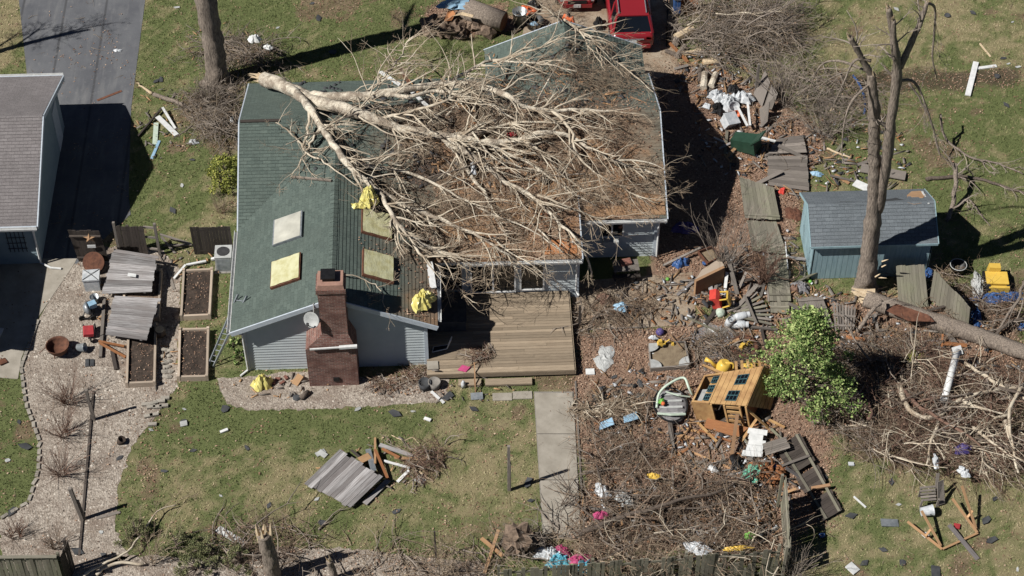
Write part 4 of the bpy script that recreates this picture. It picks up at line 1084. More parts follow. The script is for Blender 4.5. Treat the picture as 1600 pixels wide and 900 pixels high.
# broken double tree beside the shed, in its upright plane
yb = G(1352, 452).y; b = G(1352, 452)
def T(px, py, dy=0.0): return GY(px, py, yb+dy)
bark_trunk('broken_tree', 'tall splintered double stemmed tree rising in front of the teal shed', b,
           [b+V((0, 0, -.05)), T(1358, 400), T(1366, 310), T(1366, 230), T(1365, 160, .1), T(1360, 115, .15)], [.46, .34, .26, .22, .20, .15], seed=5, n=14, twd=1,
           limbs=[([T(1372, 330), T(1386, 250, -.3), T(1392, 190, -.5), T(1402, 115, -.6), T(1396, 60, -.7), T(1388, 12, -.8)], [.20, .19, .18, .17, .12, .10]),
                  ([T(1403, 118, -.6), T(1398, 70, -.8), T(1396, 32, -.9)], [.11, .09, .07]),
                  ([T(1406, 105, -.55), T(1425, 65, -.4), T(1440, 30, -.3), T(1449, 3, -.2)], [.13, .11, .09, .06]),
                  ([T(1449, 5, -.2), T(1461, 14, .1), T(1459, 60, .2), T(1457, 90, .2), T(1463, 120, .2)], [.05, .04, .035, .03, .02]),
                  ([T(1361, 118, .15), T(1345, 88, .1), T(1328, 58, .0)], [.14, .11, .10]),
                  ([T(1360, 95, .1), T(1335, 95, 0), T(1318, 130, -.1), T(1300, 170, -.3)], [.06, .05, .03, .015]),
                  ([T(1360, 130, .1), T(1330, 160, -.6), T(1318, 200, -.9), T(1316, 240, -1.1)], [.05, .04, .03, .012]),
                  ([T(1398, 128, -.6), T(1430, 130, -.4), T(1455, 190, -.4), T(1470, 245, -.4)], [.06, .05, .03, .012]),
                  ([T(1352, 110, .1), T(1310, 95, .6), T(1280, 105, .9), T(1262, 150, 1.0)], [.05, .045, .03, .012])], twig=5)
# exposed split wood at the foot of that tree
mb = MB(); r2 = random.Random(8)
for k in range(4):
    c = T(1372, 432, -.32)+V((r2.gauss(0, .12), -.1, r2.gauss(0, .25))); d = V((r2.uniform(.2, .9), -.2, r2.uniform(-.3, .8)))
    mb.tube([c, c+d*.3, c+d*r2.uniform(.4, .75)], [.035, .03, .006], 4)
one('split_wood', 'pale splinters of torn wood on the broken tree trunk', 'splinters', mb, 'splinter', T(1372, 425, -.4))
# the log torn from it
lp = spline([P(a, b_, .38) for a, b_ in ((1352, 466), (1420, 489), (1500, 515), (1570, 540), (1640, 566))], 5)
log = thing('fallen_log', 'long fallen tree trunk with splintered end lying right of the shed', 'log', lp[0])
MB().tube(lp, [.35-.003*k for k in range(len(lp))], 20, True, .2).build('trunk', 'bark_gray', log, smooth=True)
mb = MB()
for k in range(13):
    a = r2.uniform(0, 6.28); rr = r2.uniform(.1, .3); c = lp[0]+V((.35, math.cos(a)*rr, math.sin(a)*rr)); d = V((-1, r2.gauss(.3, .15), r2.gauss(.05, .1)))
    mb.tube([c, c+d*r2.uniform(.3, .6), c+d*r2.uniform(.6, 1.0)], [.15, .09, .012], 4)
stuff(mb.build('splintered_end', 'splinter', log))
MB().slab([P(1385, 486, .75), P(1400, 475, .80), P(1450, 492, .78), P(1460, 503, .72), P(1420, 502, .7)], .02).build('bare_patch', 'rust', log)

# ---- leafy things
def leaves(name, parent, n, fn, size, mat, rg_=NP):
    c = np.array([fn() for k in range(n)], np.float32); ctr = c.mean(0)
    s = NP.uniform(size[0], size[1], n)[:, None]
    a = NP.normal(size=(n, 3)); a /= np.linalg.norm(a, axis=1)[:, None]; b_ = np.cross(a, NP.normal(size=(n, 3))); b_ /= np.linalg.norm(b_, axis=1)[:, None]
    v = np.empty((n, 4, 3)); v[:, 0] = c-a*s; v[:, 1] = c-b_*s*.55; v[:, 2] = c+a*s; v[:, 3] = c+b_*s*.55
    return np_mesh(name, v.reshape(-1, 3), np.arange(n*4).reshape(-1, 4), mat, np.repeat(NP.random(n), 4), parent=parent)
def leafy_tree(name, label, cat, base, h, rad, n, size, mat, seed, clumps=60, low=.08, shape=.75, trunk_r=.07, barkm='bark_dark'):
    t_ = thing(name, label, cat, base); rg = random.Random(seed); base = V(base)
    buf = []; cl = []
    MB().tube([base-Z*.05, base+V((.05, 0, h*.4)), base+V((0, .05, h*.93))], [trunk_r, trunk_r*.7, .012], 7).build('trunk', barkm, t_, smooth=True)
    for k in range(clumps):
        f_ = low+(1-low)*(k+.5)/clumps*.97; rr = rad*(1-((f_-low)/(1-low))**1.25)**shape if f_ > .22 else rad*(.55+2*(f_-low)); a = rg.uniform(0, 6.28); q = rr*math.sqrt(rg.uniform(.15, 1))*rg.uniform(.82, 1.12)
        c = base+V((q*math.cos(a), q*math.sin(a), h*f_)); cl.append((c, rg.uniform(.10, .30)*rad*.8))
        s_ = base+V((0, 0, max(.1, h*f_-q*.6))); buf.append(([s_, s_.lerp(c, .5)+V((0, 0, .06)), c], [.018, .012, .005], 0))
    stuff(tubes(buf, MB()).build('branches', barkm, t_))
    def fn():
        c, r = rg.choice(cl); d = V((rg.gauss(0, 1), rg.gauss(0, 1), rg.gauss(0, .75))); d = d.normalized()*r*rg.uniform(.2, 1.1); return c+d
    stuff(leaves('crown', t_, n, fn, size, mat))
    return t_
leafy_tree('green_tree', 'bright green leafy young tree leaning over the toppled playhouse', 'tree', G(1250, 628), 5.0, 2.35, 12500, (.03, .08), 'foliage', 4, 110, .08, .95)
leafy_tree('evergreen_bush', 'rounded yellow green evergreen bush at the left house wall', 'bush', G(353, 290), 1.5, .95, 5000, (.03, .06), 'foliage_gold', 6, 60, .05, .5, .05)
leafy_tree('small_green_shrub', 'little green shrub amid the brush below the fallen log', 'shrub', G(1427, 572), .75, .5, 900, (.03, .05), 'foliage_gold', 7, 20, .1, .5, .02)
leafy_tree('hosta_plant', 'low green leafy plant at the corner of the siding', 'plant', G(377, 562), .4, .45, 400, (.05, .09), 'foliage', 8, 14, .1, .4, .02)
leafy_tree('weed_clump', 'low green weeds left of the wing by the ladder', 'plant', G(366, 540), .35, .35, 300, (.04, .07), 'foliage', 9, 12, .1, .4, .02)
leafy_tree('green_weed', 'small green weed beside the leaning fence slats', 'plant', G(1240, 497), .5, .4, 350, (.03, .05), 'foliage', 19, 12, .1, .4, .02)
for k, (px, py, h, r) in enumerate(((212, 838, .9, .7), (275, 858, .9, .8), (330, 868, 1.0, .9), (305, 890, .8, .9), (375, 880, .8, .7))):
    leafy_tree('juniper', ['olive green juniper nearest the gravel at the bottom left', 'second olive juniper from the gravel along the bottom edge', 'middle olive juniper among bare vines at the bottom edge', 'olive juniper cut by the bottom edge below the others', 'olive juniper closest to the splintered stump at the bottom'][k], 'bush', G(px, py), h*.9, r, 3200, (.014, .035), 'foliage_dull', 30+k, 22, .05, .45, .03)
for k, (px, py, h) in enumerate(((1215, -22, 7), (1290, -42, 8), (1345, -30, 6))):
    leafy_tree('dark_evergreen', ['dark evergreen at the top edge above the brush heap', 'tall dark evergreen beyond the top edge shading the lawn', 'dark evergreen beyond the top edge at the far lawn'][k], 'tree', G(px, py), h*.5, 1.6, 4000, (.05, .11), 'foliage_dark', 50+k, 60)

# ---- bare shrubs
def bare_shrub(name, label, px, py, h, spread, n, seed, mat='twig_brown', depth=2, r=.012, cat='shrub', lean=(0, 0), rmin=.0045):
    b = G(px, py); rg = random.Random(seed); buf = []
    for k in range(n):
        a = rg.uniform(0, 6.28); s_ = abs(rg.gauss(0, .5))*spread; d = V((math.cos(a)*s_+lean[0], math.sin(a)*s_+lean[1], 1))
        grow(buf, b+V((math.cos(a)*.12*spread, math.sin(a)*.12*spread, -.02)), d, h*rg.uniform(.55, 1.05), r*rg.uniform(.6, 1.2), depth, rg, lambda x, y: 0, None, 0, .01, (.25, .7), (2, 4), .10, (.3, .55), rmin=rmin)
    return one(name, label, cat, tubes(buf, MB()), mat, b)
bare_shrub('bare_shrub', 'large bare shrub in the gravel nearest the fire bowl', 107, 628, 1.5, 1.1, 44, 61, 'twig_red', 1)
bare_shrub('bare_shrub', 'second bare shrub down the gravel bed, beside the upright post', 100, 680, 1.3, 1.0, 38, 62, 'twig_red', 1)
bare_shrub('bare_shrub', 'third bare shrub down the gravel bed with radiating stems', 96, 740, 1.5, 1.1, 36, 63, 'twig_red', 1)
bare_shrub('bare_shrub', 'bare shrub by the grass edge just above the bottom left fence', 25, 838, .9, 1.2, 36, 64, 'twig_red', 1)
bare_shrub('bare_shrub', 'dark bare shrub casting shade beside the bottom left fence', 88, 855, 1.0, 1.0, 26, 65, 'twig_brown', 1)
bare_shrub('bare_shrub', 'tall bare many stemmed shrub standing by the mossy fence panels', 1132, 425, 3.4, .75, 30, 66, 'twig_gray', 2, .018)
bare_shrub('bare_shrub', 'reddish bare shrub in front of the mossy fence panels', 1190, 445, 2.3, .7, 40, 67, 'twig_red', 2, .014)
bare_shrub('bare_shrub', 'wide bare shrub beyond the grey boards at upper right', 1225, 165, 3.4, .95, 34, 68, 'twig_gray', 2, .016)
bare_shrub('bare_shrub', 'tangled bare shrub behind the shed left of the broken tree', 1290, 215, 2.6, 1.2, 30, 69, 'twig_gray', 2, .014)
bare_shrub('bare_shrub', 'straw coloured bare shrub against the left wall near the gate', 345, 330, .9, 1.1, 46, 70, 'twig_tan', 1, .008)
bare_shrub('bare_shrub', 'bare shrub at the foot of the tall grey trunk', 330, 165, 1.5, 1.0, 60, 71, 'twig_gray', 2, .012)
bare_shrub('bare_vine', 'bare stems growing along the bottom fence near the pink debris', 1010, 905, 2.2, .9, 26, 72, 'twig_tan', 2, .012)
bare_shrub('bare_vine', 'bare stems rising in front of the bottom right fence end', 1240, 905, 1.8, 1.0, 40, 73, 'twig_gray', 1, .010)
bare_shrub('bare_vine', 'thin bare stems in front of the bottom edge beside the stump', 690, 905, 2.6, .9, 16, 74, 'twig_tan', 2, .011)
bare_shrub('bare_vine', 'arching bare stems above the bottom junipers', 235, 880, 2.4, 1.0, 18, 75, 'twig_tan', 2, .012)
# tree whose shadow crosses the driveway, just outside the left edge
b = G(-150, 118)
bark_trunk('bare_tree', 'bare tree left of the frame shading the asphalt driveway', b, [b, b+V((.1, 0, 3)), b+V((0, .1, 6.0)), b+V((.4, .1, 8.4))], [.2, .16, .12, .04], seed=21, n=8, top=None, twig=7,
           limbs=[([b+V((.0, 0, 3.2+.6*k)), b+V((.6*(-1)**k, .4, 4.8+.6*k)), b+V((1.3*(-1)**k, .5, 6.2+.55*k))], [.07, .045, .015]) for k in range(5)])

# ---- brush heaps
def brush(label, cells, seed, mat='twig_brown', nb=260, L=(.5, 2.0), zmax=.9, az=None, r=(.005, .02), pale=0):
    """cells: (px, py, rx, ry) ellipses on the ground that the heap covers"""
    c0 = G(cells[0][0], cells[0][1]); rg = np.random.default_rng(seed)
    global NP; sv = NP; NP = rg
    t_ = thing('brush_heap', label, 'brush', c0)
    for part, (frac, mm, rr) in enumerate(((.62, mat, r), (.28, 'twig_tan', (r[0], r[1]*.8)), (.12, 'branch_pale' if pale else 'twig_gray', (.015, r[1]*2.4)))):
        xs, ys, zs = [], [], []
        for px, py, rx, ry in cells:
            c = G(px, py); n = int(nb*frac*.5); a = rg.uniform(0, 6.283, n); q = np.sqrt(rg.random(n))*1.05
            xs.append(c.x+np.cos(a)*q*rx); ys.append(c.y+np.sin(a)*q*ry); zs.append(rg.random(n)**1.3*zmax*np.clip(1-q*q*.75, .12, 1))
        xs, ys, zs = map(np.concatenate, (xs, ys, zs))
        l_ = (L[0]*(1+part*.2), L[1]*(1+part*.2))
        azv = None if az is None else az[0]; azs = None if az is None else az[1]*1.7
        # centre the sticks on their spots
        ln = (l_[0]+l_[1])/2*.4; sh = rg.uniform(0, 6.283, xs.size) if az is None else np.full(xs.size, az[0])
        xs = xs-np.cos(sh)*ln; ys = ys-np.sin(sh)*ln
        stuff(stickmesh('twigs', xs, ys, zs, l_, rr, mm, t_, .25, azv, azs, .04, kids=2))
    for px, py, rx, ry in cells:                       # leaves and crumbs caught in the heap
        c = G(px, py); n = int(90*rx*ry); a = rg.uniform(0, 6.283, n); q = np.sqrt(rg.random(n))
        leafmesh('caught_leaves', c.x+np.cos(a)*q*rx, c.y+np.sin(a)*q*ry, rg.random(n)*zmax*.5, None, (.02, .05), t_)
    NP = sv
    return t_
brush('grey brush heap at the foot of the tall trunk left of the roof', [(345, 175, .9, .8), (335, 200, .8, .7), (320, 165, .7, .5), (355, 205, .6, .6)], 1, 'twig_gray', 300, (.5, 1.6), .9)
brush('brush heap behind the tall trunk with white scraps on top', [(375, 88, 1.3, .7), (400, 98, .8, .6), (350, 80, .7, .5)], 2, 'twig_gray', 330, (.4, 1.5), .7)
brush('big grey brush heap beside the red car at the top', [(1120, 40, 1.6, 1.2), (1170, 30, 1.7, 1.3), (1140, 75, 1.5, 1.0), (1190, 70, 1.4, 1.1), (1220, 50, 1.2, 1.2)], 3, 'twig_gray', 420, (.8, 2.6), 1.6, (.35, .55))
brush('brush tangle behind the shed near the blue hose', [(1290, 150, 1.6, .9), (1270, 190, 1.4, .9), (1330, 165, 1.2, .8), (1240, 130, 1.3, .8)], 4, 'twig_gray', 230, (.6, 2.0), .6)
brush('wide heap of reddish brush covering the right side of the yard', [(1400, 640, 1.8, 1.1), (1470, 615, 1.7, 1.0), (1545, 612, 1.7, .8), (1590, 650, 1.6, 1.3), (1480, 670, 2.0, 1.1), (1560, 700, 1.9, 1.0), (1440, 700, 1.3, .7), (1510, 720, 1.4, .7), (1590, 720, 1.2, .8), (1450, 575, .8, .5)], 5, 'twig_red', 310, (.6, 2.4), 1.0, (.1, .75), pale=1)
brush('dark brush between the green tree and the pale pipe', [(1340, 560, 1.3, .9), (1380, 600, 1.2, .9), (1340, 650, 1.3, .9), (1300, 600, 1.0, .8), (1400, 550, 1.2, .6), (1370, 690, 1.2, .6)], 6, 'twig_brown', 300, (.5, 1.9), .6)
brush('large brown brush heap along the walkway by the bottom fence', [(960, 800, 1.7, 1.1), (1010, 760, 1.4, 1.0), (1060, 800, 1.7, 1.1), (1110, 770, 1.4, 1.0), (1150, 810, 1.4, 1.0), (1000, 845, 1.8, .8), (1090, 850, 1.6, .8), (930, 850, 1.1, .7), (1170, 760, 1.1, .7)], 7, 'twig_brown', 160, (.6, 2.1), 1.0, (.4, .8))
brush('low brown brush over the leaf litter right of the walkway', [(950, 700, 1.0, .9), (1000, 690, 1.1, .9), (975, 725, 1.3, .8), (1030, 720, 1.0, .8)], 8, 'twig_brown', 150, (.4, 1.5), .45, (.9, .9))
brush('pile of pale sticks beside the light blue board', [(955, 640, .9, .45), (990, 640, .9, .45), (925, 643, .6, .3)], 9, 'twig_tan', 150, (.4, 1.4), .4, (.1, .5), pale=1)
brush('dry brush on the patio beside the deck corner', [(950, 490, .9, .6), (985, 482, .8, .5), (925, 500, .6, .4)], 10, 'twig_brown', 200, (.4, 1.5), .35)
brush('twiggy brush lying round the yellow watering can', [(1130, 550, .9, .6), (1160, 560, .7, .5), (1105, 545, .6, .4)], 11, 'twig_brown', 170, (.4, 1.4), .35, (-.5, .5))
brush('bare tangle thrown over the top of the bottom fence', [(940, 900, 1.2, .5), (1010, 896, 1.2, .5), (1080, 890, 1.2, .5), (1150, 885, 1.1, .5)], 18, 'twig_brown', 220, (.6, 1.9), 2.1, pale=1)
brush('twig heap at the right end of the lawn debris pile', [(665, 716, .6, .5), (655, 730, .5, .5)], 12, 'twig_red', 240, (.3, .9), .4)
brush('bare brush around the splintered stump at the bottom left', [(400, 860, 1.2, .7), (450, 850, 1.0, .6), (370, 845, .9, .6)], 13, 'twig_brown', 170, (.5, 1.7), .5)
brush('bare brush lying along the bottom gravel near the crossed boards', [(640, 880, 1.4, .5), (590, 885, 1.2, .5), (700, 885, 1.1, .5), (780, 890, .9, .4)], 14, 'twig_tan', 110, (.5, 1.9), .4)
brush('tangle of brush at the foot of the shed and tipped boards', [(1490, 470, 1.0, .6), (1540, 490, 1.2, .6), (1590, 500, 1.0, .7), (1450, 440, .8, .5)], 15, 'twig_brown', 150, (.5, 1.8), .4)
brush('brown twigs and leaves heaped under the gable siding', [(655, 585, .35, .25), (640, 592, .4, .2), (600, 603, .5, .2)], 16, 'twig_red', 220, (.15, .6), .25)
brush('small twig heap lying on the deck near the pink bag', [(745, 563, .3, .2), (757, 568, .3, .2)], 17, 'twig_red', 120, (.15, .6), .2).location.z += .36

def heap_limbs(heap, cells, n, seed, mats, r=(.02, .06), L=(1.2, 3.0), z=(.2, 1.0), az=None):
    rg = random.Random(seed)
    for k in range(n):
        px, py, rx, ry = rg.choice(cells); c = G(px, py)+V((rg.uniform(-rx, rx), rg.uniform(-ry, ry), rg.uniform(*z))); a = rg.uniform(0, 6.28) if az is None else rg.gauss(az, .7)
        buf = []; d = V((math.cos(a), math.sin(a), rg.uniform(-.1, .3))); l = rg.uniform(*L)
        grow(buf, c-d*l*.4, d, l, rg.uniform(*r), 1, rg, lambda x, y: .05, None, 0, -.03, kids=(2, 5), twist=.14, rmin=.006)
        bo = tubes(buf[:1], MB()).build('bough', mats[k % len(mats)], heap, smooth=True)
        if buf[1:]: stuff(tubes(buf[1:], MB()).build('twigs', mats[k % len(mats)], bo))
HB = {o['label'][:24]: o for o in bpy.data.objects if o.name.startswith('brush_heap')}
heap_limbs(HB['wide heap of reddish brus'[:24]], [(1420, 640, 1.5, .8), (1500, 620, 1.8, .9), (1570, 650, 1.5, 1.0), (1500, 680, 1.8, .8), (1570, 700, 1.4, .8)], 34, 5, ('branch_pale', 'bark_gray', 'twig_red', 'bark_dark'), (.025, .085))
heap_limbs(HB['large brown brush heap along'[:24]], [(960, 800, 1.5, .9), (1060, 800, 1.6, 1.0), (1140, 800, 1.3, .9), (1020, 840, 1.6, .6)], 20, 6, ('bark_dark', 'bark_gray', 'twig_brown'), (.02, .055))
heap_limbs(HB['dark brush between the green'[:24]], [(1350, 570, 1.2, .8), (1380, 620, 1.2, .8), (1340, 660, 1.2, .7)], 14, 7, ('bark_dark', 'bark_gray'), (.02, .06))
heap_limbs(HB['big grey brush heap beside'[:24]], [(1130, 50, 1.6, 1.0), (1190, 50, 1.6, 1.0)], 16, 8, ('twig_gray', 'branch_pale', 'bark_gray'), (.02, .05), (1.5, 3.5), (.3, 1.4), .4)
# ---- single limbs lying about
def limb(label, pix, r0, r1, mat='bark_dark', seed=0, kids=4, twm='twig_gray', z=.12, name='fallen_branch'):
    rg = random.Random(seed); pts = spline([P(p[0], p[1], p[2] if len(p) > 2 else z) for p in pix], 4); pts = [pts[0]]+wob(pts[1:], .02, rg); n = len(pts)
    rad = [r0+(r1-r0)*k/(n-1) for k in range(n)]
    t_ = thing(name, label, 'branch', pts[0])
    MB().tube(pts, rad, 7).build('limb', mat, t_, smooth=True)
    buf = []
    for k in range(kids):
        i = rg.randint(n//4, n-2); d = (pts[i+1]-pts[i]).normalized(); d = rz(rg.choice((-1, 1))*rg.uniform(.4, 1.0)) @ d; d.z += rg.uniform(0, .5)
        grow(buf, pts[i], d, rg.uniform(.5, 1.6), max(.01, rad[i]*.45), 2, rg, hf, None, 0, -.04, rmin=.005, kids=(2, 4))
    if buf: stuff(tubes(buf, MB()).build('twigs', twm, t_))
limb('dark limb lying on the right lawn beyond the shed', [(1447, 280), (1490, 276), (1530, 280), (1570, 292), (1610, 305)], .09, .04, seed=1, kids=8)
limb('forked dead limb standing broken on the lawn right of the shed', [(1478, 345, .05), (1490, 318, .4), (1494, 285, .9), (1493, 255, 1.2)], .10, .09, 'bark_gray', 2, 4)
limb('curved grey limb bent over the right lawn near the top', [(1470, 180, 1.5), (1472, 205, .8), (1490, 228, .4), (1525, 248, .15), (1560, 255, .1), (1600, 272, .1)], .06, .03, 'bark_gray', 3, 8)
limb('thin arching limb from the broken tree across the right lawn', [(1420, 130, 3.5), (1440, 160, 2.6), (1458, 200, 1.5), (1468, 240, .6), (1490, 255, .2)], .045, .02, 'bark_gray', 4, 8)
limb('short dark limb trailing from the forked dead limb', [(1492, 325, .3), (1512, 310, .2), (1532, 335, .1), (1545, 352, .08)], .05, .02, 'bark_gray', 5, 2)
limb('pale limb across the brush on the far right', [(1500, 562, .6), (1540, 588, .7), (1580, 612, .7), (1630, 640, .6)], .08, .05, 'branch_pale', 6, 6)
limb('curved pale root like limb below the white pipe', [(1405, 600, .5), (1420, 640, .6), (1460, 652, .6), (1500, 625, .7), (1545, 610, .7), (1600, 605, .6)], .11, .06, 'branch_pale', 7, 6)
limb('thick reddish limb running diagonal through the right brush', [(1408, 608, .5), (1440, 638, .7), (1490, 668, .8), (1525, 690, .7), (1555, 730, .5)], .09, .03, 'twig_red', 8, 6)
limb('pale upright limb at the right edge of the brush heap', [(1600, 600, .8), (1578, 640, 1.0), (1582, 690, .9), (1590, 740, .7)], .08, .04, 'branch_pale', 9, 5)
limb('dark log half hidden in shade right of the green tree', [(1325, 628, .2), (1370, 630, .2), (1420, 632, .22)], .17, .15, 'bark_gray', 10, 0)
limb('long grey bough through the brush by the bottom fence', [(905, 835, .7), (960, 812, .8), (1020, 795, .9), (1070, 778, .9), (1120, 770, .8), (1180, 735, .5)], .10, .04, 'bark_dark', 11, 16, 'twig_brown')
limb('thin bough crossing the bottom fence from the blue heap', [(900, 898, .9), (950, 870, 1.0), (1000, 845, 1.0), (1060, 820, .7)], .05, .02, 'bark_dark', 12, 8, 'twig_tan')
limb('tan bare branch lying over the bottom left gravel', [(130, 900, .3), (160, 882, .35), (190, 868, .4), (218, 838, .4), (245, 800, .3), (275, 790, .2)], .05, .02, 'branch_pale', 13, 5, 'twig_tan')
limb('short tan branch stub at the bottom left near the fence', [(150, 898, .2), (178, 880, .25), (225, 882, .2)], .07, .05, 'branch_pale', 14, 0)
limb('pale yellow stick curved on the lawn by the debris pile', [(612, 680), (630, 688), (645, 684), (658, 695)], .02, .012, 'splinter', 15, 0, z=.03)
limb('broken sapling with pale torn end left of the roof', [(290, 165, .25), (262, 155, .2), (240, 147, .2)], .10, .09, 'bark_gray', 16, 0)
limb('pale torn sapling tip lying on the grass by the driveway', [(238, 146, .2), (226, 138, .15), (214, 129, .1)], .08, .02, 'splinter', 17, 0)
limb('pale debarked stick lying left of the broken tree', [(1292, 232, .1), (1312, 240, .1), (1330, 246, .1)], .05, .04, 'splinter', 18, 0)
limb('dark branch lying over the pale fence boards behind the shed', [(1215, 268, .15), (1250, 260, .2), (1295, 250, .2)], .03, .02, 'bark_dark', 19, 2)
limb('bent dead bough at the right edge above the blue toy', [(1600, 440, .8), (1590, 470, .8), (1575, 490, .6), (1560, 520, .3)], .07, .05, 'bark_gray', 20, 4)
limb('dark bough curling at the right edge beside the log', [(1555, 525, .3), (1575, 505, .5), (1600, 498, .5)], .08, .06, 'bark_dark', 21, 2)
limb('grey bough propped on the splintered log end', [(1340, 518, .2), (1358, 492, .8), (1378, 470, 1.0)], .09, .07, 'bark_gray', 22, 1)
limb('orange plank like slab of split wood lying below the log', [(1322, 527, .1), (1345, 530, .12), (1384, 540, .08)], .09, .05, 'orange_wood', 23, 0)
limb('bare branch drooping over the chimney side of the roof', [(533, 428, .15), (565, 435, .2), (585, 445, .2), (598, 460, .2), (600, 480, .15)], .03, .012, 'branch_pale', 24, 5, 'twig_tan')
# stumps at the bottom edge
for k, (px, py, h, r, lab) in enumerate(((428, 905, 2.6, .28, 'tall splintered stump at the bottom edge left of centre'), (523, 905, 1.1, .14, 'smaller splintered stump at the bottom edge beside the gravel'))):
    b = G(px, py); bark_trunk('broken_stump', lab, b, [b, b+V((-.04, 0, h*.5)), b+V((-.12, 0, h))], [r, r*.9, r*.8], seed=40+k, cat='stump', flare=False)
mb = MB(); r3 = random.Random(12); b = G(428, 905)+V((-.12, 0, 2.4))
for dx, h in ((-.15, .75), (-.05, .3), (.2, .8), (.12, .35)): mb.tube([b+V((dx, 0, -.2)), b+V((dx*1.3, .02, h*.5)), b+V((dx*1.4, .03, h))], [.09, .07, .01], 5)
one('stump_splinters', 'long upright splinters on the tall stump at the bottom edge', 'splinters', mb, 'splinter', b)
# uprooted root plate beside the walkway end
rb = G(812, 858); mb = MB(); mb.blob(rb+V((0, 0, .55)), (.62, .42, .7), 3, 3, .5, 2.6)
root = thing('root_ball', 'uprooted root ball with soil at the lower end of the walkway', 'roots', rb); mb.build('soil_clump', 'root_soil', root)
buf = []; r3 = random.Random(14)
for k in range(70):
    d = V((r3.gauss(0, 1), r3.gauss(0, 1), r3.gauss(.2, .8))).normalized(); grow(buf, rb+V((0, 0, .55))+d*.4, d, r3.uniform(.2, .7), .012, 1, r3, lambda a, b: 0, None, 0, -.02)
stuff(tubes(buf, MB()).build('roots', 'twig_gray', root))
# ---------------------------------------------------------------- board panels and fences
def Q(p):                                    # (px, py[, z]) -> point
    return G(p[0], p[1], p[2] if len(p) > 2 else .05)
def plank_panel(name, label, cat, corners, n, mat, rails=(.2, .8), group=None, jit=.03, th=.022, gap=.006, rail_side=-1, miss=(), seed=0, railmat=None, rw=.09):
    """planks run from corner A to B and are laid side by side towards D and C"""
    A, B, C, D = [Q(c) if not isinstance(c, Vector) else c for c in corners]; rg = random.Random(seed+len(label))
    t_ = thing(name, label, cat, (A+B+C+D)/4*1.0, group)
    t_.location.z = min(A.z, B.z, C.z, D.z); WL[t_.name] = V(t_.location)
    nn = (B-A).cross(D-A).normalized()
    if nn.z < 0: nn = -nn
    for k in range(n):
        if k in miss: continue
        g = gap/max((D-A).length, .1)/2
        f0, f1 = k/n+g, (k+1)/n-g; d = (B-A).normalized(); j0, j1 = rg.uniform(-jit, jit), rg.uniform(-jit, jit); lift = nn*rg.uniform(0, .012)
        q = [A.lerp(D, f0)+d*j0, B.lerp(C, f0)+d*j1, B.lerp(C, f1)+d*j1, A.lerp(D, f1)+d*j0]
        q = [p+lift for p in q]
        if (q[1]-q[0]).cross(q[2]-q[1]).dot(nn) < 0: q = [q[1], q[0], q[3], q[2]]
        MB().slab(q, th).build('plank', mat, t_)
    for f in rails:
        off = nn*(.03 if rail_side > 0 else -.05)
        MB().beam(A.lerp(B, f)+off, D.lerp(C, f)+off, rw, .045).build('rail', railmat or mat, t_)
    return t_
def upright(px0, py0, px1, py1, h0, h1=None, lean=(0, 0)):   # corners of a standing panel, planks vertical
    a, b = G(px0, py0, .03), G(px1, py1, .03); h1 = h1 or h0; l = V((lean[0], lean[1], 0))
    return [a, a+V((0, 0, h0))+l, b+V((0, 0, h1))+l, b]
gate = plank_panel('gate', 'dark wooden gate with star and white sign beside the garage', 'gate', upright(123, 408, 171, 408, 1.85, None, (-.12, -.12)), 8, 'dark_wood', (.15, .85), rail_side=-1)
c = GY(140, 372, G(140, 408).y-.24)
st = MB(); pts = []
for k in range(10): r_ = .27 if k % 2 == 0 else .11; a = math.pi/2+k*math.pi/5; pts.append(c+V((r_*math.cos(a), 0, r_*math.sin(a))))
apex = c+V((0, -.07, 0))
for k in range(10): st.face([apex, pts[k], pts[(k+1) % 10]])
for k in range(10): st.face([c+V((0, .02, 0)), pts[(k+1) % 10], pts[k]])
one('star', 'tan metal barn star hung on the dark gate', 'star', st, 'rust', c)
# the star is lighter than the rusty disc
bpy.data.objects['star'].data.materials[0] = M['ply']
c = GY(143, 385, G(140, 408).y-.20)
one('sign', 'small white sign below the star on the gate', 'sign', MB().box(c, (.32, .02, .15)), 'white_paint', c)
plank_panel('standing_fence', 'dark fence panel standing right of the star gate', 'fence', upright(187, 396, 232, 397, 1.55), 10, 'dark_wood', (.15, .85), rail_side=1)
plank_panel('standing_fence', 'dark fence panel standing against the house left wall', 'fence', upright(304, 397, 366, 395, 1.6, None, (.0, -.1)), 13, 'dark_wood', (.12, .88), rail_side=1)
fr = thing('open_gate', 'open wooden gate frame between the two dark fence panels', 'gate', G(240, 396))
for a, b in (((187, 396), (187, 396)), ((250, 398), (250, 398))): MB().beam(G(*a), G(*a)+V((0, 0, 1.75)), .1, .1).build('post', 'gray_wood', fr)
for z_ in (.3, .95, 1.5): MB().beam(G(232, 396)+Z*z_, G(250, 398)+Z*z_, .05, .09).build('rail', 'gray_wood', fr)
plank_panel('fallen_fence_panel', 'upper of two silvery fence panels fallen over the raised beds', 'fence', [(159, 459, .35), (237, 456, .55), (246, 400, .75), (177, 389, .6)], 13, 'silver_wood', (.15, .85), jit=.05)
plank_panel('fallen_fence_panel', 'lower of two silvery fence panels fallen over the raised beds', 'fence', [(165, 523, .35), (229, 532, .8), (250, 466, .95), (178, 462, .6)], 13, 'silver_wood', (.15, .85), jit=.05)
one('sign', 'small white sign stuck on the upper fallen fence panel', 'sign', MB().slab([G(*p) for p in ((199, 431, .66), (212, 433, .68), (213, 428, .68), (200, 426, .66))], .012), 'white_paint', G(206, 430, .64))
plank_panel('fallen_fence_panel', 'grey fence panel lying in the debris pile on the front lawn', 'fence', [(476, 755, .12), (530, 703, .3), (598, 745, .55), (547, 794, .18)], 11, 'silver_wood', (.12, .88), jit=.05, th=.025)
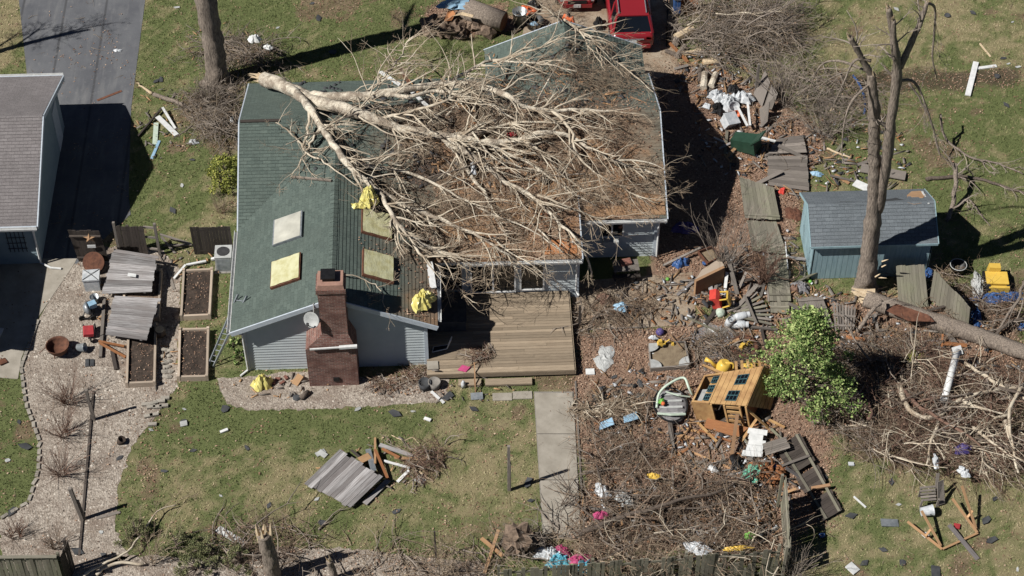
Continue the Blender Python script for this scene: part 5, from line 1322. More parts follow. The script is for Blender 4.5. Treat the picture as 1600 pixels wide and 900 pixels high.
plank_panel('fallen_fence_panel', 'mossy fallen fence panel nearest the trash bin', 'fence', [(1164, 341, .25), (1155, 276, .35), (1209, 293, .3), (1219, 343, .2)], 9, 'mossy_wood', (.08,), rail_side=1)
plank_panel('fallen_fence_panel', 'middle mossy fallen fence panel beside the bare shrub', 'fence', [(1176, 392, .2), (1167, 345, .25), (1213, 346, .2), (1230, 397, .15)], 8, 'mossy_wood', (.08,), rail_side=1)
plank_panel('fallen_fence_panel', 'mossy fallen fence panel under the dark hoop', 'fence', [(1203, 470, .15), (1194, 398, .2), (1229, 398, .2), (1236, 470, .12)], 6, 'mossy_wood', (.12,), rail_side=1)
plank_panel('fallen_fence_panel', 'short mossy panel piece below the hooped panel', 'fence', [(1204, 489, .12), (1203, 472, .15), (1232, 471, .15), (1234, 490, .1)], 5, 'mossy_wood', (.5,), rail_side=1)
plank_panel('fallen_fence_panel', 'pale weathered boards lying nearest the green bin', 'fence', [(1201, 240, .15), (1261, 238, .2), (1254, 211, .25), (1213, 217, .2)], 5, 'gray_wood', (.2, .8))
plank_panel('fallen_fence_panel', 'square of pale weathered boards crossed by a dark branch', 'fence', [(1200, 289, .12), (1264, 298, .12), (1261, 243, .2), (1200, 244, .2)], 9, 'gray_wood', (.2, .8))
plank_panel('fallen_fence_panel', 'grey fence panel with posts left of the splintered log', 'fence', [(1257, 515, .15), (1246, 466, .3), (1285, 463, .3), (1303, 512, .15)], 8, 'gray_wood', (.12, .62, .9), rail_side=1)
plank_panel('fallen_fence_panel', 'grey slatted panel propped against the splintered log end', 'fence', [(1304, 516, .1), (1300, 473, .35), (1338, 480, .4), (1335, 515, .15)], 8, 'gray_wood', (.15, .55), rail_side=1, gap=.03)
plank_panel('leaning_fence_panel', 'pale fence panel leaning upright in front of the shed', 'fence', [(1404, 478, .05), (1400, 416, 1.15), (1444, 412, 1.2), (1451, 480, .05)], 9, 'mossy_wood', (.2, .8))
plank_panel('leaning_fence_panel', 'pale fence panel standing tilted behind the long log', 'fence', [(1452, 469, .1), (1460, 421, 1.3), (1516, 481, 1.35), (1513, 512, .1)], 12, 'mossy_wood', (.2, .8))
plank_panel('fallen_fence_panel', 'long broken fence panel lying below the green tree', 'fence', [(1212, 700, .25), (1250, 676, .3), (1316, 797, .15), (1285, 815, .12)], 19, 'dark_wood', (.2, .85), rail_side=1, miss=(7, 12, 13), railmat='mossy_wood')
plank_panel('fallen_fence_panel', 'pale grey boards at the upper end of the broken panel', 'fence', [(1196, 712, .45), (1234, 700, .5), (1228, 682, .55), (1192, 693, .5)], 6, 'gray_wood', (.2, .8))
plank_panel('fallen_siding', 'white painted boards stacked beside the toppled playhouse', 'boards', [(1160, 712, .25), (1190, 714, .25), (1197, 672, .4), (1172, 668, .4)], 5, 'white_paint', (.5,), seed=3, jit=.1)
# standing fences along the bottom
def fence_run(label, a, b, h, mat, n, lean=0.0, cap=True, broken=False):
    a, b = G(*a), G(*b); t_ = thing('fence', label, 'fence', (a+b)/2); d = (b-a); rg = random.Random(n)
    for k in range(n):
        p, q = a+d*((k+.04)/n), a+d*((k+.96)/n); hh = h+rg.uniform(-.02, .02); l = V((rg.gauss(0, .012), lean+rg.gauss(0, .012), 0))
        if broken and rg.random() < .30: hh *= rg.uniform(.35, .95)
        if broken and rg.random() < .10: continue
        MB().slab([p, q, q+V((0, 0, hh))+l, p+V((0, 0, hh))+l], .022).build('picket', mat, t_)
    nrm = V((-d.y, d.x, 0)).normalized()
    if nrm.y < 0: nrm = -nrm
    for z_ in (.3, h-.25): MB().beam(a+Z*z_+nrm*.045, b+Z*z_+nrm*.045, .04, .09).build('rail', mat, t_)
    if cap: MB().beam(a+Z*(h+.035)+V((0, lean, 0)), b+Z*(h+.035)+V((0, lean, 0)), .12, .03).build('cap_rail', mat, t_)
    np_ = max(2, int(d.length/2.4)+1)
    for k in range(np_): p = a+d*(k/(np_-1))+nrm*.14; MB().beam(p, p+Z*(h+.05), .09, .09).build('post', mat, t_)
    return t_
fence_run('mossy plank fence standing at the bottom left corner', (-60, 919), (102, 917), 1.75, 'mossy_wood', 26)
fence_run('grey plank fence along the bottom edge behind the brush', (780, 936), (1212, 903), 1.7, 'mossy_wood', 64, cap=False, broken=True)
fence_run('fence panel standing end on at the lower right corner of the yard', (1228, 903), (1221, 792), 1.8, 'mossy_wood', 20, cap=False)
fence_run('dark fence stub standing at the end of the mossy bottom left fence', (106, 915), (118, 888), 1.6, 'dark_wood', 5, cap=False)
# ---------------------------------------------------------------- posts and loose lumber
def post(label, px, py, top, w=.1, mat='gray_wood', lean=(0, 0), name='fence_post'):
    b = G(px, py); h = HT(px, py, top)
    t_ = thing(name, label, 'post', b)
    MB().beam(b-Z*.05, b+V((lean[0], lean[1], h)), w, w).build('shaft', mat, t_)
    MB().beam(b+V((w*.6, .0, 0)), b+V((w*.6+lean[0]*.6, lean[1]*.6, h*.62)), w*.35, w*1.1).build('rail_stub', mat, t_)
post('lone fence post standing on the lawn left of the walkway', 795, 766, 697, .1)
post('fence post standing in the gravel left of the lawn', 146, 656, 609, .1)
post('leaning post at the bottom of the gravel bed', 129, 812, 762, .12, 'gray_wood', (-.15, 0))
post('thin post near the bottom edge of the front lawn', 681, 874, 830, .06, 'dark_wood')
post('dark post standing by the broken fence run at the left yard', 207, 396, 352, .1, 'dark_wood')
post('post beside the leaning boards behind the green bin', 1180, 150, 100, .1)
post('short post on the patio by the deck corner', 905, 510, 478, .09, 'dark_wood')
def board(label, a, b, w, h, mat, za=.06, zb=None, name='loose_board', cat='board', roll=0.0, group=None):
    zb = za if zb is None else zb; A, B = P(a[0], a[1], za), P(b[0], b[1], zb)
    return one(name, label, cat, MB().beam(A, B, w, h, roll), mat, (A+B)/2-Z*h/2, group)
BOARDS = [
 ('long dark rail lying down the middle of the gravel bed', (146, 612), (124, 868), .08, .09, 'dark_wood', .06, .06),
 ('short grey board lying beside the leaning post shadow', (150, 810), (188, 800), .12, .03, 'gray_wood', .04, .04),
 ('orange lumber piece left of the dark raised bed', (154, 533), (194, 541), .09, .05, 'orange_wood', .25, .15),
 ('orange stud crossing toward the dark raised bed', (156, 536), (196, 558), .09, .05, 'orange_wood', .3, .1),
 ('grey edging timber left of the fallen panels', (163, 468), (157, 558), .12, .1, 'gray_wood', .1, .1),
 ('brown board standing askew by the orange lumber', (175, 548), (181, 577), .14, .04, 'dark_wood', .1, .1),
 ('grey board lying on soil between panels and beds', (259, 410), (272, 452), .1, .03, 'gray_wood', .05, .05),
 ('first pale rail fallen by the left fence gap', (250, 366), (298, 381), .08, .05, 'gray_wood', .5, .15),
 ('second pale rail fallen by the left fence gap', (256, 384), (300, 382), .08, .05, 'gray_wood', .1, .2),
 ('third rail crossing the others at the left fence gap', (252, 370), (272, 394), .08, .05, 'gray_wood', .35, .08),
 ('white gutter piece curving round the upper raised bed', (272, 435), (290, 414), .09, .06, 'white_paint', .1, .15),
 ('white gutter piece lying above the upper raised bed', (291, 414), (322, 408), .09, .06, 'white_paint', .1, .15),
 ('white gutter end beside the air conditioner', (330, 405), (344, 402), .1, .08, 'white_paint', .1, .15),
 ('dark rail of the white board heap near the driveway', (216, 213), (253, 169), .07, .09, 'dark_wood', .12, .2),
 ('widest white board in the heap near the driveway', (246, 182), (276, 211), .22, .03, 'white_paint', .15, .1),
 ('thin white board topmost in the heap near the driveway', (254, 168), (274, 201), .1, .04, 'white_paint', .3, .12),
 ('pale green board in the heap near the driveway', (244, 192), (242, 226), .2, .03, 'pale_mint', .12, .06),
 ('bluish white board lowest of the heap near the driveway', (249, 220), (237, 248), .12, .04, 'lightblue', .08, .05),
 ('white board lying on the grass above the junipers', (340, 826), (383, 851), .28, .03, 'white_paint', .05, .05),
 ('tall brown board of the crossed pair at the bottom', (779, 828), (757, 896), .11, .05, 'ply', .35, .1),
 ('pale board of the crossed pair at the bottom', (752, 841), (786, 869), .13, .05, 'fresh_wood', .25, .15),
 ('white drain pipe lying below the deck corner', (674, 612), (694, 630), .1, .07, 'white_paint', .05, .05),
 ('reddish stick lying under the gable siding', (616, 589), (650, 594), .05, .04, 'orange_wood', .06, .06),
 ('fresh board leaning on the siding beside the chimney', (460, 601), (470, 586), .28, .03, 'fresh_wood', .05, .25),
 ('wooden rod lying near the yellow bag under the wing', (454, 596), (472, 588), .05, .03, 'fresh_wood', .06, .1),
 ('wood edging board along the right side of the walkway', (899, 596), (912, 832), .06, .08, 'gray_wood', .05, .05),
 ('grey board lying across patio near the propane tanks', (1076, 492), (1140, 520), .13, .03, 'gray_wood', .06, .06),
 ('white stick lying on grey slab beside propane tanks', (1099, 505), (1121, 524), .05, .03, 'white_paint', .1, .1),
 ('long board lying left of the watering can', (1094, 520), (1102, 580), .1, .03, 'gray_wood', .05, .05),
 ('second long board parallel left of the watering can', (1085, 530), (1090, 578), .08, .03, 'gray_wood', .05, .05),
 ('beam propped from the toppled playhouse to the ground', (1152, 648), (1141, 726), .13, .06, 'ply', .7, .1),
 ('orange plank lying below the baby swing frame', (1046, 719), (1075, 701), .1, .03, 'orange_wood', .05, .1),
 ('thin long plank lying left of the white boards', (1080, 706), (1156, 738), .08, .04, 'fresh_wood', .08, .06),
 ('grey plank lying by the beam below the playhouse', (1125, 688), (1132, 725), .08, .03, 'gray_wood', .05, .05),
 ('curved pale slat on the concrete block left of playhouse beam', (1092, 672), (1142, 690), .06, .04, 'orange_wood', .12, .1),
 ('rail crossing the upper part of the broken panel', (1222, 728), (1265, 712), .1, .06, 'gray_wood', .35, .35),
 ('pale beam lying across the broken panel lower half', (1268, 763), (1297, 758), .12, .07, 'ply', .3, .3),
 ('splintered orange end piece at the broken panel foot', (1300, 788), (1312, 799), .12, .04, 'fresh_wood', .2, .12),
 ('white L shaped pipe lying on the grass right of the broken panel', (1334, 776), (1353, 793), .06, .05, 'white_paint', .05, .05),
 ('tall white plank of the cross on the far right lawn', (1512, 149), (1525, 97), .24, .05, 'white_paint', .12, .12),
 ('short white plank of the cross on the far right lawn', (1519, 108), (1557, 103), .16, .05, 'white_paint', .06, .06),
 ('pale splintered stake on the far right lawn', (1531, 68), (1548, 89), .07, .04, 'splinter', .05, .05),
 ('long silvery plank lying over the wooden frame on the right lawn', (1483, 820), (1528, 874), .16, .04, 'silver_wood', .25, .06),
 ('pale plank left of the broken tree behind the shed', (1258, 195), (1300, 215), .16, .04, 'gray_wood', .1, .1),
 ('tilted pale board behind the broken tree', (1345, 262), (1415, 275), .5, .04, 'gray_wood', .15, .15),
 ('white board lying behind the shed roof', (1335, 285), (1362, 297), .4, .04, 'white_paint', .1, .1),
 ('orange plank standing out of the debris on the roof back', (640, 132), (625, 106), .12, .05, 'rust', .3, .9),
 ('long white trim board on the roof by the trunk', (594, 112), (636, 140), .16, .04, 'white_paint', .55, .5),
 ('white trim board lying across the main limb on the roof', (640, 140), (668, 166), .14, .04, 'white_paint', .6, .5),
 ('white flashing strip standing along the wing eave', (671, 409), (677, 450), .24, .02, 'white_paint', .12, .1),
 ('white gutter scrap at the corner of the lower roof', (895, 378), (921, 383), .07, .06, 'white_paint', .25, .15),
 ('broken timber propped on the left roof slope', (455, 276), (518, 282), .08, .06, 'twig_gray', .1, .12),
 ('white gutter running from the bin toward the house shade', (1115, 215), (1152, 231), .09, .06, 'light_gray', .06, .06),
 ('white gutter lying right of the green trash bin', (1180, 213), (1217, 222), .09, .07, 'white_paint', .15, .15),
 ('left of two white gutters standing over the bin', (1152, 166), (1168, 197), .09, .06, 'white_paint', .5, .45),
 ('right of two white gutters standing over the bin', (1168, 160), (1172, 196), .09, .06, 'white_paint', .6, .5),
 ('red brown timber lying by the firewood near the car', (1045, 66), (1075, 97), .12, .07, 'orange_wood', .15, .1),
 ('grey timber below the firewood near the car', (1095, 100), (1099, 133), .1, .08, 'gray_wood', .1, .1),
 ('fallen plank at the shrub left of the toy car', (1036, 415), (1095, 387), .1, .05, 'gray_wood', .15, .35),
 ('grey stake lying below the leaning boards by the toy car', (1154, 452), (1166, 425), .1, .04, 'gray_wood', .1, .5),
 ('tall plank leaning by the toy car', (1152, 460), (1133, 385), .16, .03, 'gray_wood', .15, .9),
 ('second plank leaning by the toy car', (1147, 445), (1144, 410), .2, .03, 'gray_wood', .15, .6),
 ('white plank between the leaning planks by the toy car', (1133, 450), (1136, 425), .12, .03, 'white_paint', .15, .5),
 ('white rod lying along the mossy panel under the hoop', (1227, 378), (1231, 420), .04, .03, 'white_paint', .3, .25),
 ('timber beam below the leaning slats', (1165, 510), (1215, 515), .1, .07, 'gray_wood', .15, .15),
 ('brown plank standing below the leaning slats', (1190, 515), (1197, 545), .1, .05, 'dark_wood', .2, .1),
 ('orange plank lying behind the log near the white pipe', (1470, 536), (1511, 540), .18, .04, 'orange_wood', .2, .2),
 ('small orange post standing near the white pipe', (1471, 543), (1473, 522), .07, .05, 'orange_wood', .1, .4),
 ('pale board on the soil below the small green shrub', (1383, 553), (1410, 566), .08, .03, 'splinter', .05, .05),
 ('dark plank standing by the slatted panel', (1367, 490), (1372, 520), .1, .06, 'gray_wood', .4, .1),
 ('wooden edge board of the leaf covered yard', (897, 516), (1012, 511), .06, .05, 'gray_wood', .05, .05),
 ('brown stick leaning on deck by the grey shovel', (741, 566), (743, 612), .04, .03, 'ply', .3, .08),
 ('brown trim lying on asphalt driveway near the garage', (152, 157), (190, 142), .12, .02, 'rust', .03, .03),
]
for e in BOARDS: board(*e)
PILE = [((513, 728), (536, 704), 'orange_wood', .1, .2, .3), ((586, 684), (586, 724), 'fresh_wood', .08, .1, .35), ((575, 702), (584, 736), 'galvanized', .2, .25, .35), ((586, 702), (606, 748), 'orange_wood', .1, .35, .2),
        ((593, 695), (645, 712), 'silver_wood', .16, .2, .2), ((616, 715), (668, 718), 'fresh_wood', .11, .3, .15), ((600, 720), (640, 731), 'white_paint', .09, .15, .1), ((621, 753), (639, 735), 'white_paint', .12, .08, .12),
        ((570, 787), (607, 750), 'silver_wood', .2, .1, .12), ((650, 746), (664, 752), 'light_gray', .3, .05, .05), ((655, 737), (677, 753), 'splinter', .06, .2, .08), ((597, 701), (624, 715), 'orange_wood', .1, .3, .35),
        ((562, 720), (578, 712), 'fresh_wood', .3, .3, .32), ((549, 703), (566, 718), 'dark_wood', .08, .25, .3), ((575, 768), (583, 762), 'fresh_wood', .1, .12, .15), ((494, 711), (508, 704), 'light_gray', .2, .04, .04)]
PL = ['leftmost orange stud behind the lawn fence panel', 'thin upright pale stud at the top of the lawn pile', 'grey metal strips in the middle of the lawn pile', 'orange stud running down the middle of the lawn pile', 'long silvery plank along the top of the lawn pile', 'fresh yellow stud at the right of the lawn pile', 'white trim stick across the lawn pile', 'short white board below the lawn pile', 'silvery plank along the lower edge of the lawn panel', 'grey square scrap at the lower right of the lawn pile', 'pale splinter at the right of the lawn pile', 'orange stud meeting the yellow stud in the lawn pile', 'pale wide board next to the lawn panel top', 'dark stick lying over the lawn panel edge', 'small fresh block at the lawn panel side', 'grey scrap on the grass upper left of the lawn panel']
for (a, b, m_, w, za, zb), l in zip(PILE, PL): board(l, a, b, w, .04, m_, za, zb)
# fan of slats
fs = thing('slat_fan', 'fan of pale loose fence slats beside the toy car', 'slats', G(1160, 485))
for k in range(8):
    a = P(1157+k*.6, 478+k*2.6, .12+.02*k); b_ = P(1183+k*5.0-(k > 4)*(k-4)*4, 456+k*7.2, .25-.015*k)
    MB().beam(a, b_, .11, .025).build('slat', 'mossy_wood' if k % 2 else 'gray_wood', fs)
MB().beam(P(1163, 461, .4), P(1182, 505, .3), .1, .03).build('cross_rail', 'gray_wood', fs)
# boards standing tilted behind the bin
for k, (pl, lab) in enumerate(((((1178, 147, .3), (1196, 110, 1.0), (1204, 128, .9), (1191, 168, .2)), 'largest grey board tilted upright behind the trash bin'), (((1194, 166, .3), (1206, 131, .9), (1216, 146, .9), (1206, 172, .2)), 'second grey board tilted upright behind the trash bin'), (((1187, 170, .3), (1203, 160, .8), (1200, 190, .3), (1190, 200, .1)), 'short grey board propped lowest behind the trash bin'))):
    one('tilted_board', lab, 'board', MB().slab([G(*p) for p in pl], .03), 'gray_wood', G(*pl[3]))
# wooden frame on the right lawn
wf = thing('wooden_frame', 'broken frame of fresh lumber lying on the right lawn', 'frame', G(1473, 858))
for a, b, za, zb in (((1418, 815), (1472, 858), .3, .08), ((1440, 798), (1470, 853), .7, .1), ((1473, 858), (1528, 833), .08, .08), ((1488, 779), (1527, 832), .5, .1), ((1503, 759), (1525, 826), 1.0, .12), ((1446, 838), (1456, 825), .25, .35), ((1512, 808), (1520, 798), .3, .5)): MB().beam(G(*a, za), G(*b, zb), .08, .05).build('stud', 'fresh_wood', wf)

# ---------------------------------------------------------------- raised beds
def raised_bed(label, cs, soilmat='soil', h=.26):
    pts = [G(a, b, h) for a, b in cs]; c = sum(pts, V((0, 0, 0)))/4
    t_ = thing('raised_bed', label, 'garden bed', V((c.x, c.y, 0)), 'raised garden beds')
    for k in range(4):
        a, b = pts[k], pts[(k+1) % 4]; d = (b-a).normalized(); e_ = -.02 if k % 2 == 0 else .02
        MB().beam(V((a.x, a.y, h/2))-d*e_, V((b.x, b.y, h/2))+d*e_, .085, h).build('side_board', 'bed_wood', t_)
        MB().box((a.x, a.y, h/2+.03), (.1, .1, h+.06)).build('corner_post', 'bed_wood', t_)
    inn = [p.lerp(V((c.x, c.y, h)), .045) for p in pts]
    nn = 10; mb = MB()
    for i in range(nn+1):
        for j in range(nn+1):
            p = inn[0].lerp(inn[1], i/nn).lerp(inn[3].lerp(inn[2], i/nn), j/nn)
            mb.v.append(V((p.x, p.y, .16+.05*mnoise.noise(V((p.x*2, p.y*2, 0))))))
    for i in range(nn):
        for j in range(nn): q = i*(nn+1)+j; mb.f.append((q, q+1, q+nn+2, q+nn+1) if (inn[1]-inn[0]).cross(inn[3]-inn[0]).z < 0 else (q, q+nn+1, q+nn+2, q+1))
    mb.build('soil_fill', soilmat, t_)
    x = NP.random(120); y = NP.random(120); pp = [inn[0].lerp(inn[1], a).lerp(inn[3].lerp(inn[2], a), b) for a, b in zip(x, y)]
    leafmesh('dead_leaves', np.array([p.x for p in pp]), np.array([p.y for p in pp]), .18, None, (.015, .035), t_)
raised_bed('raised garden bed nearest the air conditioner', ((287, 422), (331, 420), (327, 491), (283, 493)))
raised_bed('raised garden bed beside the foot of the ladder', ((281, 514), (325, 513), (323, 587), (279, 588)))
raised_bed('raised garden bed with dark soil below the silvery panels', ((201, 506), (243, 506), (241, 596), (198, 598)))
raised_bed('raised garden bed hidden under the upper silvery panel', ((196, 420), (251, 422), (247, 494), (192, 494)), 'root_soil')
for k, (px, py) in enumerate(((258, 546), (266, 547), (264, 556), (257, 566), (265, 564), (261, 573), (265, 580), (258, 580), (261, 588), (252, 557))):
    mb = MB().blob(G(px, py, .04), (RG.uniform(.1, .2), RG.uniform(.08, .13), .05), k, 2, .3); one('stepping_stone', 'pale stone in the little path between two raised beds', 'stone', mb, 'stone', G(px, py), 'stones between the raised beds')
for k, (px, py) in enumerate(((228, 632), (240, 630), (251, 627), (258, 622), (236, 636), (246, 636), (256, 634), (232, 650), (241, 648), (238, 663))):
    mb = MB().box(G(px, py, .05), (.32, .14, .1), RG.uniform(0, .5)); one('edging_block', 'tan edging block lying loose at the gravel border', 'block', mb, 'stone', G(px, py), 'loose edging blocks at the gravel border')
# gravel border of small stones
ge = thing('gravel_edging', 'curved stone edging between the gravel and the left grass', 'edging', V((*GEDGE[15], 0)))
r4 = random.Random(2)
for i in range(13, 19):
    a, b = V((*GEDGE[i], 0)), V((*GEDGE[i+1], 0)); n = int((b-a).length/.3)
    for k in range(n): p = a.lerp(b, (k+.5)/n); MB().box(p+Z*.03, (.27*r4.uniform(.8, 1.05), .12, .09*r4.uniform(.6, 1.1)), math.atan2((b-a).y, (b-a).x)+r4.gauss(0, .09)).build('stone', 'stone', ge)

# ---------------------------------------------------------------- garden clutter, left
def lathe_thing(name, label, cat, prof, loc, mat, m=None, n=18, smooth=True): return one(name, label, cat, MB().lathe(prof, loc, n, m), mat, loc, None, smooth)
def bucket_prof(r, h): return [(.001, 0), (r*.8, 0), (r, h), (r*1.06, h), (r*1.06, h-.02), (r*.98, h-.02), (r*.8, .03), (.001, .03)]
lathe_thing('round_lid', 'rusty round table top leaning below the gate', 'disc', [(.001, -.02), (.42, -.02), (.42, .02), (.001, .02)], G(146, 410, .45), 'rust', rot(.7, 0, .1), 24, False)
bx_ = thing('white_box', 'white plastic storage box in front of the gate', 'box', G(146, 448))
cc = G(146, 448)
MB().box(cc+V((0, 0, .3)), (.58, .5, .6), .05, 1.06).build('body', 'white_plastic', bx_); MB().box(cc+V((0, .0, .64)), (.66, .58, .07), .05).build('lid', 'white_plastic', bx_)
MB().tube([cc+V((-.3, -.28, .69)), cc+V((.0, .0, .71)), cc+V((.3, .28, .69))], .012, 5).build('cord', 'dark_gray', bx_); MB().tube([cc+V((.3, -.28, .69)), cc+V((.02, .0, .70)), cc+V((-.3, .28, .69))], .012, 5).build('cord', 'dark_gray', bx_)
lathe_thing('metal_bucket', 'small galvanized bucket near the lower fallen panel', 'bucket', bucket_prof(.18, .3), G(149, 472), 'galvanized')
lathe_thing('metal_bucket', 'galvanized bucket tipped over beside the fire bowl', 'bucket', bucket_prof(.17, .32), G(121, 543, .17), 'galvanized', rot(0, 1.35, -.2))
fb = thing('fire_bowl', 'rusty round fire bowl standing on the gravel', 'fire bowl', G(93, 552)); c = G(93, 552)
MB().lathe([(.18, .10), (.32, .18), (.40, .34), (.43, .48), (.45, .49), (.43, .50), (.39, .40), (.3, .24), (.001, .19)], c, 22).build('bowl', 'rust', fb, smooth=True)
for k in range(3): a = k*2.1; MB().tube([c+V((math.cos(a)*.3, math.sin(a)*.3, 0)), c+V((math.cos(a)*.28, math.sin(a)*.28, .22))], .02, 6).build('leg', 'rust', fb)
MB().tube([c+V((-.42, 0, .4)), c+V((-.7, -.12, .2))], .015, 5).build('handle', 'rust', fb)
# overturned barrow / grill
gr_ = thing('overturned_grill', 'dark overturned charcoal grill with wheels on the gravel', 'grill', G(139, 492)); c = G(139, 492)
MB().lathe([(.001, 0), (.18, .02), (.26, .12), (.28, .22), (.001, .22)], c+V((-.15, .05, .25)), 16, rot(.2, 1.3, .4)).build('bowl', 'galvanized', gr_, smooth=True)
for dx in (-.22, .22): MB().lathe([(.06, -.025), (.12, -.025), (.12, .025), (.06, .025)], c+V((dx, -.28, .12)), 14, rot(1.57, 0, .3)).build('wheel', 'rubber', gr_)
for a, b in (((-.2, -.28, .12), (.0, .1, .5)), ((.22, -.28, .12), (.1, .1, .5)), ((-.2, -.28, .12), (.22, -.28, .12)), ((0, .1, .5), (.25, .25, .45))): MB().tube([c+V(a), c+V(b)], .025, 6).build('leg', 'black_metal', gr_)
MB().box(c+V((.18, .12, .45)), (.3, .25, .2), .5).build('side_box', 'lightblue', gr_)
rw = thing('red_wagon', 'red seat with black wheels tipped on the gravel', 'wagon', G(140, 526)); c = G(140, 526)
MB().box(c+V((0, .05, .28)), (.42, .46, .14), rot(.25, .1, .15), .85).build('tray', 'red_cloth', rw)
for dx, dy in ((-.22, .36), (.2, .36), (.1, -.3)): MB().lathe([(.04, -.03), (.11, -.03), (.11, .03), (.04, .03)], c+V((dx, dy, .16)), 12, rot(0, 1.57, .3)).build('wheel', 'rubber', rw)
MB().tube([c+V((.2, -.25, .1)), c+V((.28, -.1, .5)), c+V((.25, .25, .5))], .02, 6).build('handle', 'black_metal', rw)
one('flat_stone', 'left of two dark flat stones lying on the gravel', 'stone', MB().box(G(137, 567, .03), (.18, .36, .05), .1), 'felt', G(137, 567)); one('flat_stone', 'right of two dark flat stones lying on the gravel', 'stone', MB().box(G(143, 567, .03), (.18, .34, .05), .12), 'felt', G(143, 567))
sl0 = lathe_thing('stump_log', 'short cut log standing by the dark raised bed', 'log', [(.001, 0), (.2, 0), (.19, .3), (.001, .3)], G(251, 523), 'bark_dark')
MB().lathe([(.001, 0), (.175, 0), (.175, .012), (.001, .012)], G(251, 523)+Z*.305, 14).build('sawn_end', 'splinter', sl0)
ac = thing('air_conditioner', 'grey outdoor air conditioner unit against the house wall', 'air conditioner', G(353, 418)); c = G(352, 416)
MB().box(c+V((0, 0, .42)), (.62, .66, .78)).build('case', 'light_gray', ac)
MB().box(c+V((0, 0, .825)), (.66, .7, .03)).build('top_plate', 'light_gray', ac)
MB().lathe([(.001, 0), (.25, 0), (.25, .02), (.001, .025)], c+V((0, 0, .84)), 20).build('fan_grille', 'dark_gray', ac)
for k in range(9): MB().box(c+V((0, -.335, .15+k*.07)), (.54, .012, .03)).build('louver', 'galvanized', ac)
MB().box(c+V((0, 0, .015)), (.8, .8, .03)).build('pad', 'block', ac)
# ladder
ld = thing('ladder', 'aluminium ladder leaning against the left roof eave', 'ladder', G(330, 568))
a0, a1 = G(325, 572), G(333, 574); b0, b1 = P(372, 460, .25), P(386, 462, .25)
MB().beam(a0, b0, .04, .09).build('side_rail', 'galvanized', ld); MB().beam(a1, b1, .04, .09).build('side_rail', 'galvanized', ld)
for k in range(1, 13): MB().tube([a0.lerp(b0, k/13), a1.lerp(b1, k/13)], .018, 5).build('rung', 'galvanized', ld)

# ---------------------------------------------------------------- sheets, bags, soft heaps
def bag(label, px, py, r, mat, seed, off=.1, name='plastic_bag', cat='bag', amp=.55, fr=2.6, fn=P):
    c = fn(px, py, off); mb = MB().blob(c+Z*r[2]*.6, r, seed, 3, amp, 1.5) if amp < .5 else MB().crumple(c, (r[0]*1.15, r[1]*1.15, r[2]), seed); return one(name, label, cat, mb, mat, c)
bag('crumpled yellow plastic sheet on the gravel below the wing', 411, 603, (.32, .3, .42), 'yellow_tarp', 1, .02)
bag('crumpled yellow plastic sheet near the wing roof eave', 660, 472, (.42, .42, .32), 'yellow_tarp', 2, .1)
bag('yellow plastic sheet snagged on the fallen limb', 577, 310, (.26, .55, .35), 'yellow_tarp', 3, .35)
bag('small yellow plastic scrap beside the snagged sheet', 562, 322, (.28, .16, .12), 'yellow_tarp', 4, .15)
bag('left white plastic bag in the heap behind the trash bin', 1122, 152, (.42, .3, .25), 'white_plastic', 5, .1)
bag('middle white plastic bag in the heap behind the trash bin', 1138, 163, (.4, .35, .3), 'white_plastic', 6, .15)
bag('right white plastic bag in the heap behind the trash bin', 1160, 155, (.4, .32, .28), 'white_plastic', 7, .15)
bag('white paper scrap on the brush heap behind the trunk', 398, 63, (.22, .2, .2), 'white_paint', 8, .75)
bag('smaller white scrap on the brush heap behind the trunk', 419, 75, (.18, .12, .14), 'white_paint', 9, .6)
bag('black bag amid the white bags behind the bin', 1123, 172, (.25, .3, .25), 'black_metal', 10, .1)
bag('dark tarp lying in front of the toy car', 1138, 478, (.45, .3, .06), 'black_metal', 11, .05)
bag('cyan crumpled tent fabric at the bottom fence', 878, 882, (.42, .35, .3), 'cyan', 12, .1)
bag('pale cyan plastic at the right of the bottom colour heap', 912, 888, (.4, .3, .3), 'cyan', 13, .1)
bag('pink fabric on top of the bottom colour heap', 905, 876, (.35, .22, .22), 'pink', 14, .35)
bag('lime green toy in the bottom colour heap', 895, 885, (.12, .1, .1), 'lime', 15, .35)
bag('white tangled plastic left of the bottom colour heap', 858, 866, (.42, .28, .22), 'white_plastic', 16, .1, amp=.8, fr=4)
bag('pale pink fabric left of the bottom colour heap', 878, 862, (.25, .2, .2), 'pink', 17, .1)
bag('mint green plastic sheet right of the brush heap', 1180, 740, (.34, .42, .16), 'mint', 18, .15)
bag('blue scrap beside the mint green sheet', 1166, 745, (.14, .2, .12), 'blue_plastic', 19, .1)
bag('grey crumpled sheet on the leaf litter near the sandbox', 945, 560, (.35, .5, .05), 'light_gray', 20, .03)
bag('blue tarp bunched under the yellow toy truck', 1560, 465, (.75, .3, .14), 'blue_plastic', 21, .05)
bag('clear grey plastic sheet left of the yellow toy truck', 1528, 448, (.25, .6, .2), 'light_gray', 22, .05)
bag('blue plastic scrap at the right edge by the log', 1598, 510, (.22, .15, .12), 'blue_plastic', 23, .1)
bag('bright blue scrap in shade behind the tilted panel', 1524, 500, (.22, .3, .35), 'blue_plastic', 24, .1)
bag('blue pail beside the leaning panel near the shed', 1449, 430, (.2, .2, .3), 'blue_plastic', 25, .05)
bag('silver scrap on patio brush near the deck', 970, 480, (.3, .18, .1), 'lightblue', 26, .3)
bag('red leaves bundle on the patio brush', 945, 468, (.35, .22, .18), 'twig_red', 27, .05)
bag('pink scrap in the brush by the walkway end', 938, 806, (.22, .16, .15), 'pink', 28, .6)
bag('white crumpled paper in the brush by the bottom fence', 1090, 857, (.4, .25, .15), 'white_plastic', 29, .7)
